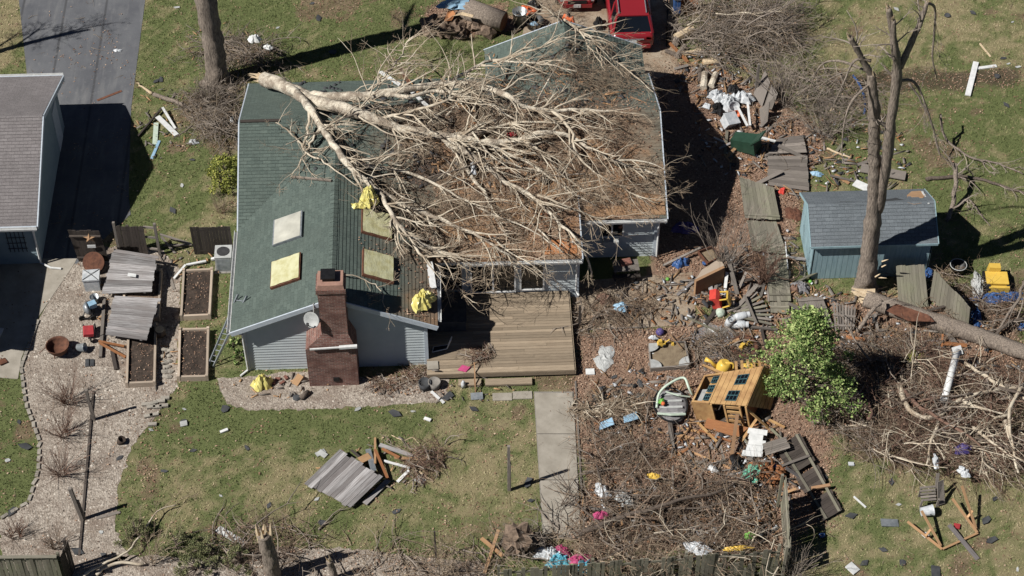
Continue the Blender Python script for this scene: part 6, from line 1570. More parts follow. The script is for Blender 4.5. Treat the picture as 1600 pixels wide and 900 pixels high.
bag('yellow toy in the middle of the brown brush', 1022, 745, (.22, .12, .12), 'yellow_plastic', 30, .4)
bag('green toy in the brush near the bottom fence end', 1171, 837, (.16, .14, .12), 'lime', 31, .5)
bag('yellow foam piece lying along the bottom fence top', 1152, 857, (.4, .1, .08), 'yellow_plastic', 32, .8)
bag('white crumpled paper left in the brush by the walkway', 941, 768, (.25, .3, .15), 'white_plastic', 33, .3)
bag('blue grey crumpled sheet in the brush by the walkway', 975, 780, (.3, .3, .15), 'light_gray', 34, .3)
bag('white scrap on the brown brush right half', 1114, 733, (.16, .14, .08), 'white_paint', 35, .3)
bag('orange plastic heap in the debris on the roof', 860, 335, (.15, .12, .1), 'rust', 36, .1)
bag('white paper caught in the roof branches', 740, 262, (.12, .3, .15), 'white_plastic', 37, .35)
bag('white scrap lying at the middle of the roof debris', 882, 186, (.22, .12, .08), 'white_plastic', 38, .2)
bag('bright red scrap in the torn roof hole', 798, 211, (.16, .1, .1), 'red_cloth', 39, .2)
bag('black ball on the roof debris near the front slope', 852, 284, (.2, .2, .18), 'black_metal', 40, .05, amp=.15)
bag('orange jacket heap by the metal can at the top', 822, 18, (.35, .28, .2), 'orange_plastic', 41, .1)
bag('black bag on the driveway behind the roof peak', 936, 40, (.22, .3, .3), 'black_metal', 42, .05)
bag('blue toy in the house shade at the right corner', 1064, 412, (.3, .22, .2), 'blue_plastic', 43, .05)
bag('small bright blue toy beside the orange tray', 1101, 413, (.1, .1, .1), 'blue_plastic', 44, .1, amp=.2)
bag('purple plastic in the house shade by the wall', 1070, 358, (.4, .3, .25), 'purple', 45, .05)
bag('red toy lying by the mossy panel top', 1223, 299, (.18, .14, .12), 'red_plastic', 46, .05)
bag('rust coloured cloth lying left of the shed', 1241, 335, (.3, .4, .06), 'rust', 47, .05)
bag('dark and white clothes heap at the shed front corner', 1250, 450, (.35, .25, .2), 'mat_gray', 48, .05)
bag('dark red cloth beside the clothes heap at the shed corner', 1243, 452, (.25, .22, .18), 'twig_red', 49, .08)
bag('silver foil lying right of the pale boards', 1276, 272, (.22, .14, .08), 'lightblue', 50, .05)
bag('black bag on top of the white bags behind the bin', 1146, 140, (.2, .3, .15), 'black_metal', 51, .3)
bag('white rag in the right brush heap', 1462, 722, (.1, .3, .1), 'white_plastic', 52, .7)
bag('second white rag in the right brush heap', 1506, 738, (.2, .2, .1), 'white_plastic', 53, .6)
bag('violet plastic deep in the right brush heap', 1505, 702, (.3, .2, .15), 'purple', 54, .7)
bag('blue toy left of the broken panel', 1210, 730, (.12, .1, .1), 'blue_plastic', 55, .1, amp=.2)
bag('blue toy on the ground in the lower fence shade', 1284, 838, (.12, .1, .1), 'blue_plastic', 56, .05, amp=.2)
bag('lime tennis ball near the clothes heap by the shed', 1266, 441, (.07, .07, .07), 'lime', 57, .05, amp=.05)
bag('lime toy ball on the patio by the bench shade', 1043, 437, (.08, .08, .07), 'lime', 58, .05, amp=.05)
bag('white scrap on the asphalt driveway', 184, 79, (.14, .1, .05), 'white_plastic', 59, .03)
bag('pale dusty patch of paper on the asphalt', 156, 128, (.25, .2, .02), 'light_gray', 60, .02)
bag('white plastic on the grass by the grey trunk brush', 303, 222, (.18, .12, .1), 'white_plastic', 61, .05)
bag('white bag hanging in the brush right of the trunk foot', 363, 188, (.08, .12, .18), 'white_plastic', 62, .5)

# ---------------------------------------------------------------- right yard toys and furniture
def wheel(parent, c, r, w, m, mat='rubber', name='wheel', n=16): return MB().lathe([(r*.35, -w/2), (r, -w/2), (r, w/2), (r*.35, w/2), (.001, w*.3)], c, n, m).build(name, mat, parent)
# sandbox
sb = thing('sandbox', 'square wooden sandbox with grey corner seats on the leaf litter', 'sandbox', G(1045, 555))
cs = [G(1014, 537, .22), G(1070, 533, .22), G(1078, 570, .22), G(1017, 575, .22)]; c = sum(cs, V((0, 0, 0)))/4
for k in range(4):
    a, b = cs[k], cs[(k+1) % 4]; MB().beam(V((a.x, a.y, .11)), V((b.x, b.y, .11)), .05, .22+.004*(k % 2)).build('side_board', 'gray_wood', sb)
MB().slab([p.lerp(c, .03)-Z*.09 for p in cs[::-1]], .1).build('sand', 'sand', sb)
for k in (0, 2, 3):
    o_ = cs[k]; a, b = (cs[(k+1) % 4]-o_).normalized(), (cs[k-1]-o_).normalized(); pl = [o_]
    for j in range(7): th = j/6*math.pi/2; pl.append(o_+(a*math.cos(th)+b*math.sin(th))*.42)
    if (pl[1]-pl[0]).cross(pl[2]-pl[0]).z < 0: pl = pl[::-1]
    MB().slab([p+Z*.02 for p in pl], .02).build('corner_seat', 'light_gray', sb)
def toy_digger(label, px, py, rzv, s=1.0, mat='yellow_plastic', z=.12):
    c = G(px, py, z); t_ = thing('toy_digger', label, 'toy', c); R_ = rz(rzv)
    MB().box(c+R_ @ V((0, 0, .12))*s, V((.34, .2, .12))*s, R_, .85).build('body', mat, t_); MB().box(c+R_ @ V((-.05, 0, .24))*s, V((.16, .16, .14))*s, R_, .8).build('cab', mat, t_)
    for dx in (-.11, .11):
        for dy in (-.12, .12): wheel(t_, c+R_ @ V((dx, dy, .07))*s, .07*s, .05*s, R_ @ rot(1.57))
    MB().tube([c+R_ @ V((.15, 0, .16))*s, c+R_ @ V((.3, 0, .3))*s, c+R_ @ V((.42, 0, .1))*s], .025*s, 5).build('arm', mat, t_)
    MB().box(c+R_ @ V((.44, 0, .07))*s, V((.1, .18, .1))*s, R_, .7).build('bucket', mat, t_)
toy_digger('yellow toy digger at the back edge of the sandbox', 1033, 540, .1)
toy_digger('small yellow toy digger inside the dark ring', 1161, 545, .6, 1.0, z=.1)
bag('dark purple ball behind the sandbox', 1031, 521, (.16, .16, .15), 'purple', 70, .05, amp=.05)
bag('white toy beside the dark ball at the sandbox', 1021, 528, (.14, .1, .08), 'white_plastic', 71, .2)
bag('white scrap lying in the sandbox', 1021, 553, (.08, .06, .04), 'white_plastic', 72, .14)
board('rake handle lying over the sandbox corner', (1047, 523), (1066, 545), .035, .03, 'ply', .2, .3)
one('paver', 'white square paver on the leaf litter right of the deck', 'paver', MB().box(G(922, 581, .03), (.33, .28, .06)), 'white_paint', G(922, 581))
# dark ring (old tyre) and grey mesh disc
tp = G(1163, 542, .1); mb = MB(); mb.lathe([(.42, -.1), (.52, -.09), (.56, 0), (.52, .09), (.42, .1), (.38, .05), (.38, -.05), (.42, -.1)], tp, 28); one('tyre_ring', 'dark fire ring with yellow toy inside near the playhouse', 'ring', mb, 'rust', tp-Z*.1, None, True)
lathe_thing('disc_mat', 'flat grey round mat left of the dark ring', 'mat', [(.001, 0), (.85, 0), (.85, .03), (.001, .04)], G(1115, 535, .01), 'mat_gray', None, 26, False)
one('gray_slab', 'grey slab lying left of the propane tanks', 'slab', MB().slab([G(1100, 510, .06), G(1138, 512, .06), G(1135, 527, .06), G(1103, 530, .06)][::-1], .05), 'block', G(1118, 518))
# propane tanks
def tank(label, px, py, m, mat='white_plastic'):
    c = G(px, py, .2); t_ = thing('propane_tank', label, 'tank', c-Z*.2)
    MB().lathe([(.001, -.26), (.11, -.25), (.155, -.18), (.16, 0), (.155, .16), (.11, .24), (.04, .27), (.001, .27)], c, 18, m).build('cylinder', mat, t_, smooth=True)
    MB().lathe([(.12, .23), (.12, .34), (.11, .34), (.11, .23)], c, 14, m).build('collar', mat, t_); MB().lathe([(.10, -.3), (.12, -.3), (.12, -.23), (.10, -.23)], c, 14, m).build('foot_ring', mat, t_)
    MB().lathe([(.03, .27), (.03, .32), (.001, .32)], c, 8, m).build('valve', 'galvanized', t_)
tank('white propane tank standing left of the other tank', 1139, 505, rot(.25, .1, 0))
tank('white propane tank lying right of the other tank', 1158, 494, rot(0, 1.5, .2)); tank('lower white tank lying under the other tank', 1156, 507, rot(0, 1.45, -.15))
bag('mottled green white ball near the propane tanks', 1125, 492, (.2, .2, .2), 'pale_mint', 73, .02, amp=.08)
# toy coupe on its side
tc = thing('toy_car', 'red and yellow ride on toy car tipped on its side', 'toy car', G(1122, 472)); c = G(1121, 470, .36); Rt = rot(.0, 1.2, -.15)
prof = [(-.40, .0), (-.40, .26), (-.25, .36), (-.02, .30), (.16, .32), (.36, .30), (.42, .14), (.38, 0)]
mb = MB(); 
for sy in (-1, 1): mb.face([c+Rt @ V((a, sy*.26, b-.2)) for a, b in (prof if sy > 0 else prof[::-1])])
for k in range(len(prof)): a, b = prof[k], prof[(k+1) % len(prof)]; mb.face([c+Rt @ V((a[0], -.26, a[1]-.2)), c+Rt @ V((b[0], -.26, b[1]-.2)), c+Rt @ V((b[0], .26, b[1]-.2)), c+Rt @ V((a[0], .26, a[1]-.2))])
mb.build('body', 'red_plastic', tc)
MB().box(c+Rt @ V((-.02, 0, .46)), (.46, .46, .06), Rt, .85).build('roof', 'yellow_plastic', tc)
for sx in (-.2, .18):
    for sy in (-.2, .2): MB().tube([c+Rt @ V((sx*1.2, sy*1.1, .1)), c+Rt @ V((sx, sy, .45))], .03, 6).build('pillar', 'yellow_plastic', tc)
for sx in (-.24, .26):
    for sy in (-.27, .27): wheel(tc, c+Rt @ V((sx, sy, -.2)), .11, .07, Rt @ rot(1.57))
# tipped table (tan board on edge) and orange tray
tb = thing('tipped_table', 'tan slab table standing on edge left of the toy car', 'table', G(1106, 462)); a, b = G(1086, 462), G(1130, 443)
MB().slab([a, b, b+V((0, .05, .85)), a+V((0, .05, .75))], .12).build('table_top', 'ply', tb)
MB().slab([a+V((0, .2, .72)), b+V((0, .2, .82)), b+V((-.1, .75, .65)), a+V((.3, .8, .6))], .05).build('folded_leaf', 'bed_wood', tb)
MB().beam(b+V((-.2, .2, .1)), b+V((-.4, .9, .1)), .06, .06).build('leg', 'bed_wood', tb); MB().beam(a+V((.3, .2, .1)), a+V((.4, .9, .1)), .06, .06).build('leg', 'bed_wood', tb)
tr_ = thing('orange_tray', 'orange brown open tray behind the tipped table', 'tray', G(1107, 402)); cs = [G(1091, 393, .45), G(1113, 385, .55), G(1126, 401, .4), G(1106, 411, .3)]
MB().slab([p-Z*.12 for p in cs[::-1]], .02).build('base', 'sand', tr_)
for k in range(4): MB().beam(cs[k]-Z*.05, cs[(k+1) % 4]-Z*.05, .04, .16).build('side', 'rust', tr_)
# bench / grill in shade near wall
gt = thing('patio_table', 'low dark table with a pale top in the shade of the wall', 'table', G(975, 440)); c = G(977, 432)
MB().box(c+V((0, 0, .62)), (1.0, .6, .05), .05).build('top', 'gray_wood', gt)
for sx in (-.42, .42):
    for sy in (-.22, .22): MB().beam(c+V((sx, sy, 0)), c+V((sx, sy, .6)), .06, .06).build('leg', 'dark_wood', gt)
MB().box(c+V((.0, .1, .71)), (.42, .3, .12), .2).build('brick_stack', 'brick_red', gt)
MB().box(c+V((0, -.32, .36)), (1.1, .2, .05), .05).build('bench_board', 'dark_wood', gt)
# hoop
hp = G(1227, 420, .3); mb = MB(); mb.tube([hp+V((.58*math.cos(a), .58*math.sin(a), .05*math.sin(a*2))) for a in np.linspace(0, 6.283, 33)], .03, 6, False); one('hoop', 'dark round hoop lying over the mossy fence panel', 'hoop', mb, 'twig_brown', hp)
# bouncer / swing seat with pale tube frame
bs_ = thing('baby_swing', 'overturned grey baby swing with pale green tube frame', 'swing', G(1047, 645)); c = G(1047, 640)
mb = MB(); mb.blob(c+V((0, 0, .18)), (.62, .75, .14), 4, 3, .12, 1.5); mb.build('seat_pad', 'mat_gray', bs_, smooth=True)
MB().tube([c+V((.62*math.cos(a), .80*math.sin(a), .30)) for a in np.linspace(0, 6.283, 29)], .035, 7, False).build('hoop_frame', 'black_metal', bs_)
MB().tube(spline([G(*q) for q in ((1026, 637, .35), (1030, 615, .5), (1045, 600, .7), (1068, 590, .8), (1076, 605, .7), (1082, 617, .35))], 4), .05, 7).build('tube_frame', 'pale_mint', bs_, smooth=True)
MB().tube([G(1027, 646, .4), G(1048, 648, .42), G(1071, 647, .4)], .05, 7).build('tube_frame', 'pale_mint', bs_)
MB().tube([G(1040, 612, .45), G(1060, 618, .45), G(1078, 620, .3)], .03, 6).build('tube_frame', 'pale_mint', bs_)
for y_ in (-.45, -.15, .15, .45): MB().box(c+V((0, y_, .33)), (.85, .1, .02)).build('strap', 'light_gray', bs_)
bag('green and red toy on the grey baby swing', 1034, 628, (.12, .1, .1), 'lime', 74, .4, fn=G); bag('orange toy ball on the grey baby swing', 1036, 632, (.08, .08, .08), 'orange_plastic', 75, .42, fn=G, amp=.05)
# watering can (toy)
wc = thing('watering_can', 'yellow toy watering can behind the toppled playhouse', 'watering can', G(1128, 580)); c = G(1127, 581)
MB().lathe([(.001, 0), (.26, 0), (.29, .15), (.25, .42), (.17, .52), (.15, .52), (.001, .50)], c+V((0, 0, .04)), 18, rot(0, .25, 0)).build('body', 'yellow_plastic', wc, smooth=True)
MB().tube([c+V((-.18, 0, .2)), c+V((-.42, .1, .5)), c+V((-.62, .2, .52))], [.08, .06, .10], 8).build('spout', 'yellow_plastic', wc, smooth=True)
MB().tube(spline([c+V((.12, 0, .5)), c+V((.38, -.05, .52)), c+V((.42, -.08, .3)), c+V((.27, -.05, .12))], 4), .04, 6).build('handle', 'yellow_plastic', wc, smooth=True)
bag('yellow toy shovel beside the tyre behind the playhouse', 1172, 572, (.35, .12, .06), 'yellow_plastic', 76, .4, amp=.2, fn=G)
one('lightblue_board', 'left light blue board lying in the stick pile', 'board', MB().slab([G(936, 672, .15), G(960, 663, .3), (G(956, 652, .32)), G(938, 660, .2)], .03), 'lightblue', G(946, 663))
one('lightblue_board', 'right light blue board lying in the stick pile', 'board', MB().slab([G(975, 661, .3), G(998, 654, .35), G(994, 643, .38), G(974, 651, .32)], .03), 'lightblue', G(986, 653))
# ---------------------------------------------------------------- toppled playhouse
ph = thing('playhouse', 'toppled orange wooden playhouse with teal barred windows', 'playhouse', G(1130, 650))
HZ = 1.15
A, B, C, D = G(1080, 628, .95), G(1166, 634, 1.15), G(1192, 572, 1.25), G(1100, 586, 1.0)
def up_pt(u_, v_): return A.lerp(B, u_).lerp(D.lerp(C, u_), v_)
nrm = (B-A).cross(D-A).normalized()
def strip(u0, u1, v0, v1, mat, name, lift=0.0, th=.03, par=None):
    q = [up_pt(u0, v0), up_pt(u1, v0), up_pt(u1, v1), up_pt(u0, v1)]
    return MB().slab([p+nrm*lift for p in q], th).build(name, mat, par or ph)
# wall facing up, left bay holds three windows in a column, right bay two arched ones
strip(0, .30, 0, .06, 'play_wood', 'frame_rail'); strip(0, .30, .94, 1, 'play_wood', 'frame_rail'); strip(0, .035, .06, .94, 'play_wood', 'frame_stile'); 
strip(.035, .17, .08, .55, 'light_gray', 'interior_board', -.15); strip(.17, .30, .06, .94, 'play_wood', 'frame_stile', -.06)
nb = 7
for k in range(nb): strip(.33+.67*k/nb+.003, .33+.67*(k+1)/nb-.003, 0, 1, 'play_wood', 'wall_board', 0.0)
strip(.30, .33, -.02, 1.02, 'play_wood', 'corner_trim', .02)
def pwin(u0, u1, v0, v1):
    f = strip(u0, u1, v0, v1, 'play_teal', 'window', .025, .02)
    strip(u0+.012, u1-.012, v0+.02, v1-.02, 'glass_dark', 'pane', .03, .006, f)
    for k in (1, 2): uu = u0+(u1-u0)*k/3; strip(uu-.004, uu+.004, v0, v1, 'play_teal', 'muntin', .036, .008, f)
    vv = (v0+v1)/2; strip(u0, u1, vv-.012, vv+.012, 'play_teal', 'muntin', .042, .008, f)
for v0 in (.08, .36, .66): pwin(.185, .30, v0, v0+.22)
pwin(.58, .78, .10, .38); pwin(.62, .82, .55, .83)
# front below: floor beams, opening and panels
dn = V((0, 0, 0))
A0, B0 = G(1088, 655, .05), G(1172, 668, .05)
MB().slab([A0, A0.lerp(B0, .36), A.lerp(B, .36)-Z*.04, A-Z*.04], .03).build('front_panel', 'play_wood', ph)
for k in range(4): f = .60+.02*0; z0 = .2+k*.22; p = A0.lerp(B0, .62), A0.lerp(B0, .86); q = A.lerp(B, .62), A.lerp(B, .86); w_ = z0; MB().beam(p[0].lerp(q[0], z0), p[1].lerp(q[1], z0), .04, .11).build('slat', 'play_wood', ph)
for f in (.36, .60, .88, .995): MB().beam(A0.lerp(B0, f), A.lerp(B, f)-Z*.04, .07, .07).build('frame_post', 'play_wood', ph)
D0, C0 = G(1104, 622, .05), G(1194, 612, .05)
MB().slab([D0, A0, A-Z*.04, D-Z*.04], .03).build('side_panel', 'play_wood', ph); MB().slab([B0, C0, C-Z*.04, B-Z*.04], .03).build('side_panel', 'orange_wood', ph)
MB().slab([C0, D0, D-Z*.04, C-Z*.04], .03).build('back_panel', 'play_wood', ph); MB().slab([A0+Z*.02, D0+Z*.02, C0+Z*.02, B0+Z*.02][::-1], .03).build('floor_panel', 'dark_wood', ph)
# roof half torn to the right
e0, e1 = B+V((.02, 0, 0)), C+V((.02, 0, 0)); e2, e3 = G(1204, 640, .1), G(1222, 585, .3)
for k in range(6): f0, f1 = k/6+.01, (k+1)/6-.01; MB().slab([e0.lerp(e2, f0), e0.lerp(e2, f1), e1.lerp(e3, f1), e1.lerp(e3, f0)], .025).build('roof_board', 'play_wood', ph)
for k in range(5): MB().beam(D.lerp(C, .55+k*.1)+V((0, .02+.12*k*.0, 0)), D.lerp(C, .55+k*.1)+V((.05, .5, -.1)), .1, .03).build('loose_slat', 'play_wood', ph)
one('fallen_board', 'orange flat panel fallen in front of the playhouse', 'panel', MB().slab([G(1100, 668, .1), G(1152, 683, .08), G(1170, 668, .35), G(1105, 653, .2)], .04), 'orange_wood', G(1132, 670))
one('dark_bag', 'black bag beside the beam below the playhouse', 'bag', MB().blob(G(1150, 722, .15), (.2, .3, .2), 88, 3, .4), 'black_metal', G(1150, 722))
# ---------------------------------------------------------------- things on and round the deck
sh = thing('shovel', 'pink shovel with a wooden handle lying on the deck', 'shovel', G(727, 576, .36))
MB().slab([G(715, 578, .40), G(728, 581, .40), G(735, 573, .43), G(722, 570, .43)], .03).build('blade', 'pink', sh); MB().tube([G(730, 574, .42), G(757, 560, .42)], .018, 6).build('handle', 'ply', sh)
one('paver', 'pale square paver lying on the deck corner', 'paver', MB().box(G(676, 571, .39), (.42, .40, .05), .05), 'concrete', G(676, 571, .36))
ch = thing('folding_chair', 'white tubed chair lying in the deck shade', 'chair', G(690, 550, .36)); c = G(690, 548, .36)
for a, b in (((-.35, -.1, .05), (.2, .0, .1)), ((-.3, .15, .05), (.25, .2, .1)), ((.2, 0, .1), (.35, .0, .55)), ((.25, .2, .1), (.4, .2, .55)), ((.35, 0, .55), (.4, .2, .55)), ((-.35, -.1, .05), (-.3, .15, .05))): MB().tube([c+V(a), c+V(b)], .02, 6).build('tube', 'white_paint', ch)
MB().slab([c+V((-.32, -.08, .07)), c+V((.18, .01, .11)), c+V((.23, .19, .11)), c+V((-.28, .14, .07))], .015).build('seat', 'dark_cloth', ch)
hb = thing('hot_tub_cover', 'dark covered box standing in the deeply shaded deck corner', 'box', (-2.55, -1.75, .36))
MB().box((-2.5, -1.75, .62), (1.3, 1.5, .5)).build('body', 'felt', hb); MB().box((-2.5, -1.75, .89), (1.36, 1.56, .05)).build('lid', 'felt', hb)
lathe_thing('white_jar', 'white jug standing below the front of the deck', 'jug', [(.001, 0), (.09, 0), (.09, .24), (.05, .3), (.05, .34), (.001, .34)], G(724, 605), 'white_plastic')
for k, (px, py, m_, lab) in enumerate(((664, 606, 'felt', 'dark grey round planter left of the deck corner'), (679, 605, 'block', 'grey round planter at the deck corner'))): lathe_thing('planter', lab, 'planter', [(.001, 0), (.2, 0), (.24, .34), (.21, .34), (.19, .28), (.001, .28)], G(px, py), m_)
sp = thing('snow_shovel', 'grey metal shovel head lying in front of the deck', 'shovel', G(745, 620)); MB().box(G(745, 619, .08), (.45, .28, .04), rot(.3, 0, .05)).build('blade', 'galvanized', sp)
MB().tube([G(743, 614, .1), G(741, 590, .5)], .018, 6).build('handle', 'ply', sp)
one('felt_scrap', 'black roofing felt scrap in front of the deck', 'felt', MB().slab([G(690, 622, .1), G(698, 626, .06), G(710, 618, .08), G(703, 610, .12)], .01), 'felt', G(700, 619))
for k, (px, py, s_) in enumerate(((434, 592, .1), (441, 598, .12), (428, 597, .09), (447, 590, .1))): one('loose_brick', 'broken red brick lying between the yellow sheet and chimney', 'brick', MB().box(G(px, py, .05), (.2, .1, .08), k*.7), 'brick_red', G(px, py), 'bricks beside the yellow sheet')
lathe_thing('cut_log', 'short brown log lying on the gravel below the chimney', 'log', [(.001, -.2), (.1, -.2), (.1, .2), (.001, .2)], G(476, 617, .1), 'bark_dark', rot(0, 1.57, .8))
one('felt_scrap', 'dark stone like scrap beside the small log on gravel', 'felt', MB().blob(G(464, 621, .04), (.17, .14, .06), 5, 2), 'felt', G(464, 621))
lathe_thing('flower_pot', 'brown round pot on the gravel of the left bed', 'pot', [(.001, 0), (.12, 0), (.16, .24), (.13, .24), (.001, .1)], G(187, 692, 0), 'soil', rot(0, .5, 0))
# ---------------------------------------------------------------- bins and things behind the shed
bn = thing('trash_bin', 'dark green wheeled trash bin fallen on its side', 'bin', G(1163, 232)); c = G(1160, 222, .34); Rb = rot(0, 1.35, -.55)
MB().box(c+Rb @ V((0, 0, .1)), (.52, .58, 1.0), Rb, 1.15).build('body', 'green_plastic', bn); MB().box(c+Rb @ V((.0, 0, .64)), (.66, .70, .1), Rb).build('rim', 'green_plastic', bn)
MB().box(c+Rb @ V((-.42, -.05, .78)), (.62, .66, .06), Rb @ rot(0, .9, 0)).build('lid', 'green_plastic', bn)
for sy in (-.3, .3): wheel(bn, c+Rb @ V((.26, sy, -.36)), .13, .06, Rb @ rot(1.57))
MB().tube([c+Rb @ V((.34, -.28, .58)), c+Rb @ V((.38, 0, .6)), c+Rb @ V((.34, .28, .58))], .02, 6).build('handle', 'green_plastic', bn)
bw_ = thing('white_tub', 'white square plastic tub beside the trash bin', 'tub', G(1135, 196)); c = G(1135, 194, .05); Rb = rot(.4, .25, .5)
MB().box(c+Rb @ V((0, 0, .24)), (.5, .46, .45), Rb, 1.15).build('body', 'white_plastic', bw_); MB().box(c+Rb @ V((0, 0, .49)), (.62, .58, .04), Rb).build('rim', 'white_plastic', bw_)
one('orange_pot', 'terracotta pot beside the white tub', 'pot', MB().lathe([(.001, 0), (.12, 0), (.18, .25), (.15, .25), (.001, .05)], G(1146, 178, .1), 12, rot(.8, .6, 0)), 'orange_plastic', G(1146, 178))
one('white_bucket', 'white bucket between the two plastic bags', 'bucket', MB().lathe(bucket_prof(.22, .32), G(1146, 170, .15), 16, rot(.5, 0, 0)), 'white_plastic', G(1146, 170))
one('blue_hose', 'blue hose curling on the ground behind the broken tree', 'hose', MB().tube(spline([G(*q) for q in ((1333, 118, .1), (1343, 132, .08), (1350, 150, .1), (1352, 168, .08), (1350, 178, .05))], 5), .05, 6), 'blue_plastic', G(1345, 150))
one('white_orange_toy', 'white and orange toy at the house shade edge', 'toy', MB().slab([G(1097, 167, .06), G(1108, 171, .06), G(1110, 163, .12), G(1102, 160, .12)], .03), 'white_plastic', G(1103, 166))
db = thing('dark_bucket', 'large dark bucket standing right of the shed', 'bucket', G(1495, 425)); MB().lathe(bucket_prof(.3, .42), G(1495, 425), 20).build('body', 'black_metal', db, smooth=True); MB().tube([G(1495, 425)+V((.32*math.cos(a), .32*math.sin(a), .42)) for a in np.linspace(0, 6.28, 21)], .018, 5, False).build('rim', 'light_gray', db)
td = thing('toy_truck', 'yellow toy dump truck on the blue tarp', 'toy truck', G(1558, 450)); c = G(1556, 447, .05)
MB().box(c+V((0, .1, .28)), (.78, .6, .2), -.08, 1.1).build('bed', 'yellow_plastic', td); MB().box(c+V((.02, -.32, .16)), (.8, .12, .28), -.08).build('tailgate', 'yellow_plastic', td); MB().box(c+V((-.02, .55, .4)), (.5, .3, .38), -.08, .85).build('cab', 'yellow_plastic', td)
for sx in (-.38, .38):
    for sy in (-.2, .45): wheel(td, c+V((sx, sy, .17)), .17, .12, rot(0, 1.57))
wp = thing('white_column', 'white porch column lying across the right brush heap', 'column', G(1485, 600)); a, b = G(1475, 626, .75), G(1496, 548, .95)
MB().tube([a, b], .13, 12).build('shaft', 'white_paint', wp, smooth=True); MB().tube([a+(b-a)*.0, a+(b-a)*.06], .15, 12).build('base', 'white_paint', wp); MB().box(b, (.34, .34, .1), rot(.6, 0, .3)).build('capital', 'white_paint', wp)
mb = MB(); mb.box(G(1497, 550, .85), (.42, .3, .12), rot(.3, .2, .4)); one('dark_bracket', 'dark bracket at the upper end of the white column', 'bracket', mb, 'felt', G(1497, 550, .75))
# chair-like box on the right lawn
oc = thing('broken_chair', 'broken wooden chair tipped against the brush on the right lawn', 'chair', G(1455, 800)); c = G(1453, 795)
for k in range(5): MB().beam(c+V((-.35+.0*k, .12+k*.1, .35+.05*k)), c+V((.2, .16+k*.1, .35+.05*k)), .09, .02).build('seat_slat', 'gray_wood', oc)
for k, (dx, dy) in enumerate(((-.35, .05), (.25, .1), (-.3, .55), (.28, .6))): MB().beam(c+V((dx, dy, 0)), c+V((dx+.02, dy, .42+.1*(k > 1))), .06, .06).build('leg', 'gray_wood', oc)
MB().slab([c+V((.28, .05, .1)), c+V((.55, .15, .1)), c+V((.5, .7, .75)), c+V((.25, .55, .8))], .03).build('back_panel', 'gray_wood', oc); MB().slab([c+V((.2, .5, .5)), c+V((.32, .52, .5)), c+V((.34, .8, 1.0)), c+V((.22, .78, 1.0))], .03).build('back_post', 'gray_wood', oc)
one('white_bucket', 'white bucket lying below the broken chair', 'bucket', MB().lathe(bucket_prof(.2, .44), G(1439, 800, .2), 16, rot(0, 1.5, .1)), 'white_plastic', G(1439, 800))
# ---------------------------------------------------------------- top: root pile, can, firewood
rp = G(700, 40); mb = MB()
for k in range(26): mb.blob(G(RG.uniform(668, 770), RG.uniform(34, 52), RG.uniform(.1, .4)), (RG.uniform(.2, .45), RG.uniform(.2, .4), RG.uniform(.15, .4)), k, 2, .5)
one('root_mound', 'mound of torn roots and soil at the top edge', 'mound', mb, 'root_soil', rp)
lg = thing('cut_log', 'thick grey cut log lying on the root mound at the top', 'log', G(760, 40)); a, b = G(722, 12, .75), G(787, 34, .62)
MB().tube([a, a.lerp(b, .5), b], [.50, .48, .46], 14).build('trunk', 'bark_gray', lg, smooth=True); MB().tube([b, b+(b-a).normalized()*.02], [.42, .42], 14).build('sawn_end', 'rust', lg)
sl_ = thing('splinter_board', 'curled orange splintered wood slab on the root mound', 'splinter', G(700, 26)); MB().slab([G(694, 34, .6), G(704, 8, 1.0), (G(712, 22, .9)), G(706, 32, .6)], .05).build('slab', 'orange_wood', sl_); MB().slab([G(706, 26, 1.1), G(722, 19, 1.2), G(740, 24, 1.1), G(738, 28, 1.1), G(720, 24, 1.1)], .04).build('slab', 'splinter', sl_)
one('gray_cloth', 'grey cloth draped over the log at the top edge', 'cloth', MB().blob(G(708, 6, 1.1), (.55, .35, .2), 3, 3, .5), 'lightblue', G(708, 6, .9))
lathe_thing('trash_can', 'grey metal trash can behind the roof at the top', 'can', bucket_prof(.32, .75), G(812, 38), 'galvanized'); lathe_thing('black_tub', 'black round tub beside the metal can', 'tub', bucket_prof(.4, .4), G(835, 42), 'black_metal')
bag('blue white cloth inside the black tub', 834, 40, (.22, .18, .12), 'lightblue', 77, .2)
bag('black clothes heap right of the orange jacket', 834, 12, (.4, .3, .25), 'black_metal', 78, .05)
FW = [(1060, 56, 1.2, .16, 'bark_gray'), (1069, 52, .6, .2, 'splinter'), (1064, 80, 1.0, .13, 'bark_gray'), (1080, 82, .2, .11, 'splinter'), (1052, 84, 2.6, .1, 'bark_dark'), (1100, 126, 1.4, .16, 'bark_pale'), (1115, 125, 1.2, .15, 'bark_pale'), (1094, 118, 1.5, .12, 'bark_dark'), (1103, 62, 2.2, .13, 'bark_pale'), (1112, 96, .1, .14, 'splinter')]
FL = ['first log of the firewood by the red car', 'pale sawn log on the firewood by the red car', 'grey log in front of the firewood', 'short pale split log right of the firewood', 'thin dark log at the driveway edge', 'left of two pale logs by the house shade', 'right of two pale logs by the house shade', 'dark log beside the two pale logs', 'long pale split board on the brush heap', 'flat pale split piece below the brush heap']
for k, ((px, py, a, r_, m_), l) in enumerate(zip(FW, FL)):
    c = G(px, py, r_+.1*(k < 2)); d = V((math.cos(a), math.sin(a), .05))*RG.uniform(.3, .5); one('firewood_log', l, 'log', MB().tube([c-d, c+d], [r_, r_*.9], 9), m_, c-Z*r_, 'firewood logs near the red car')
one('plywood_sheet', 'orange brown plywood sheet leaning at the top edge', 'board', MB().slab([G(1058, 22, .1), G(1090, 18, .1), G(1092, -14, 1.0), G(1062, -12, 1.0)], .03), 'orange_wood', G(1075, 20))
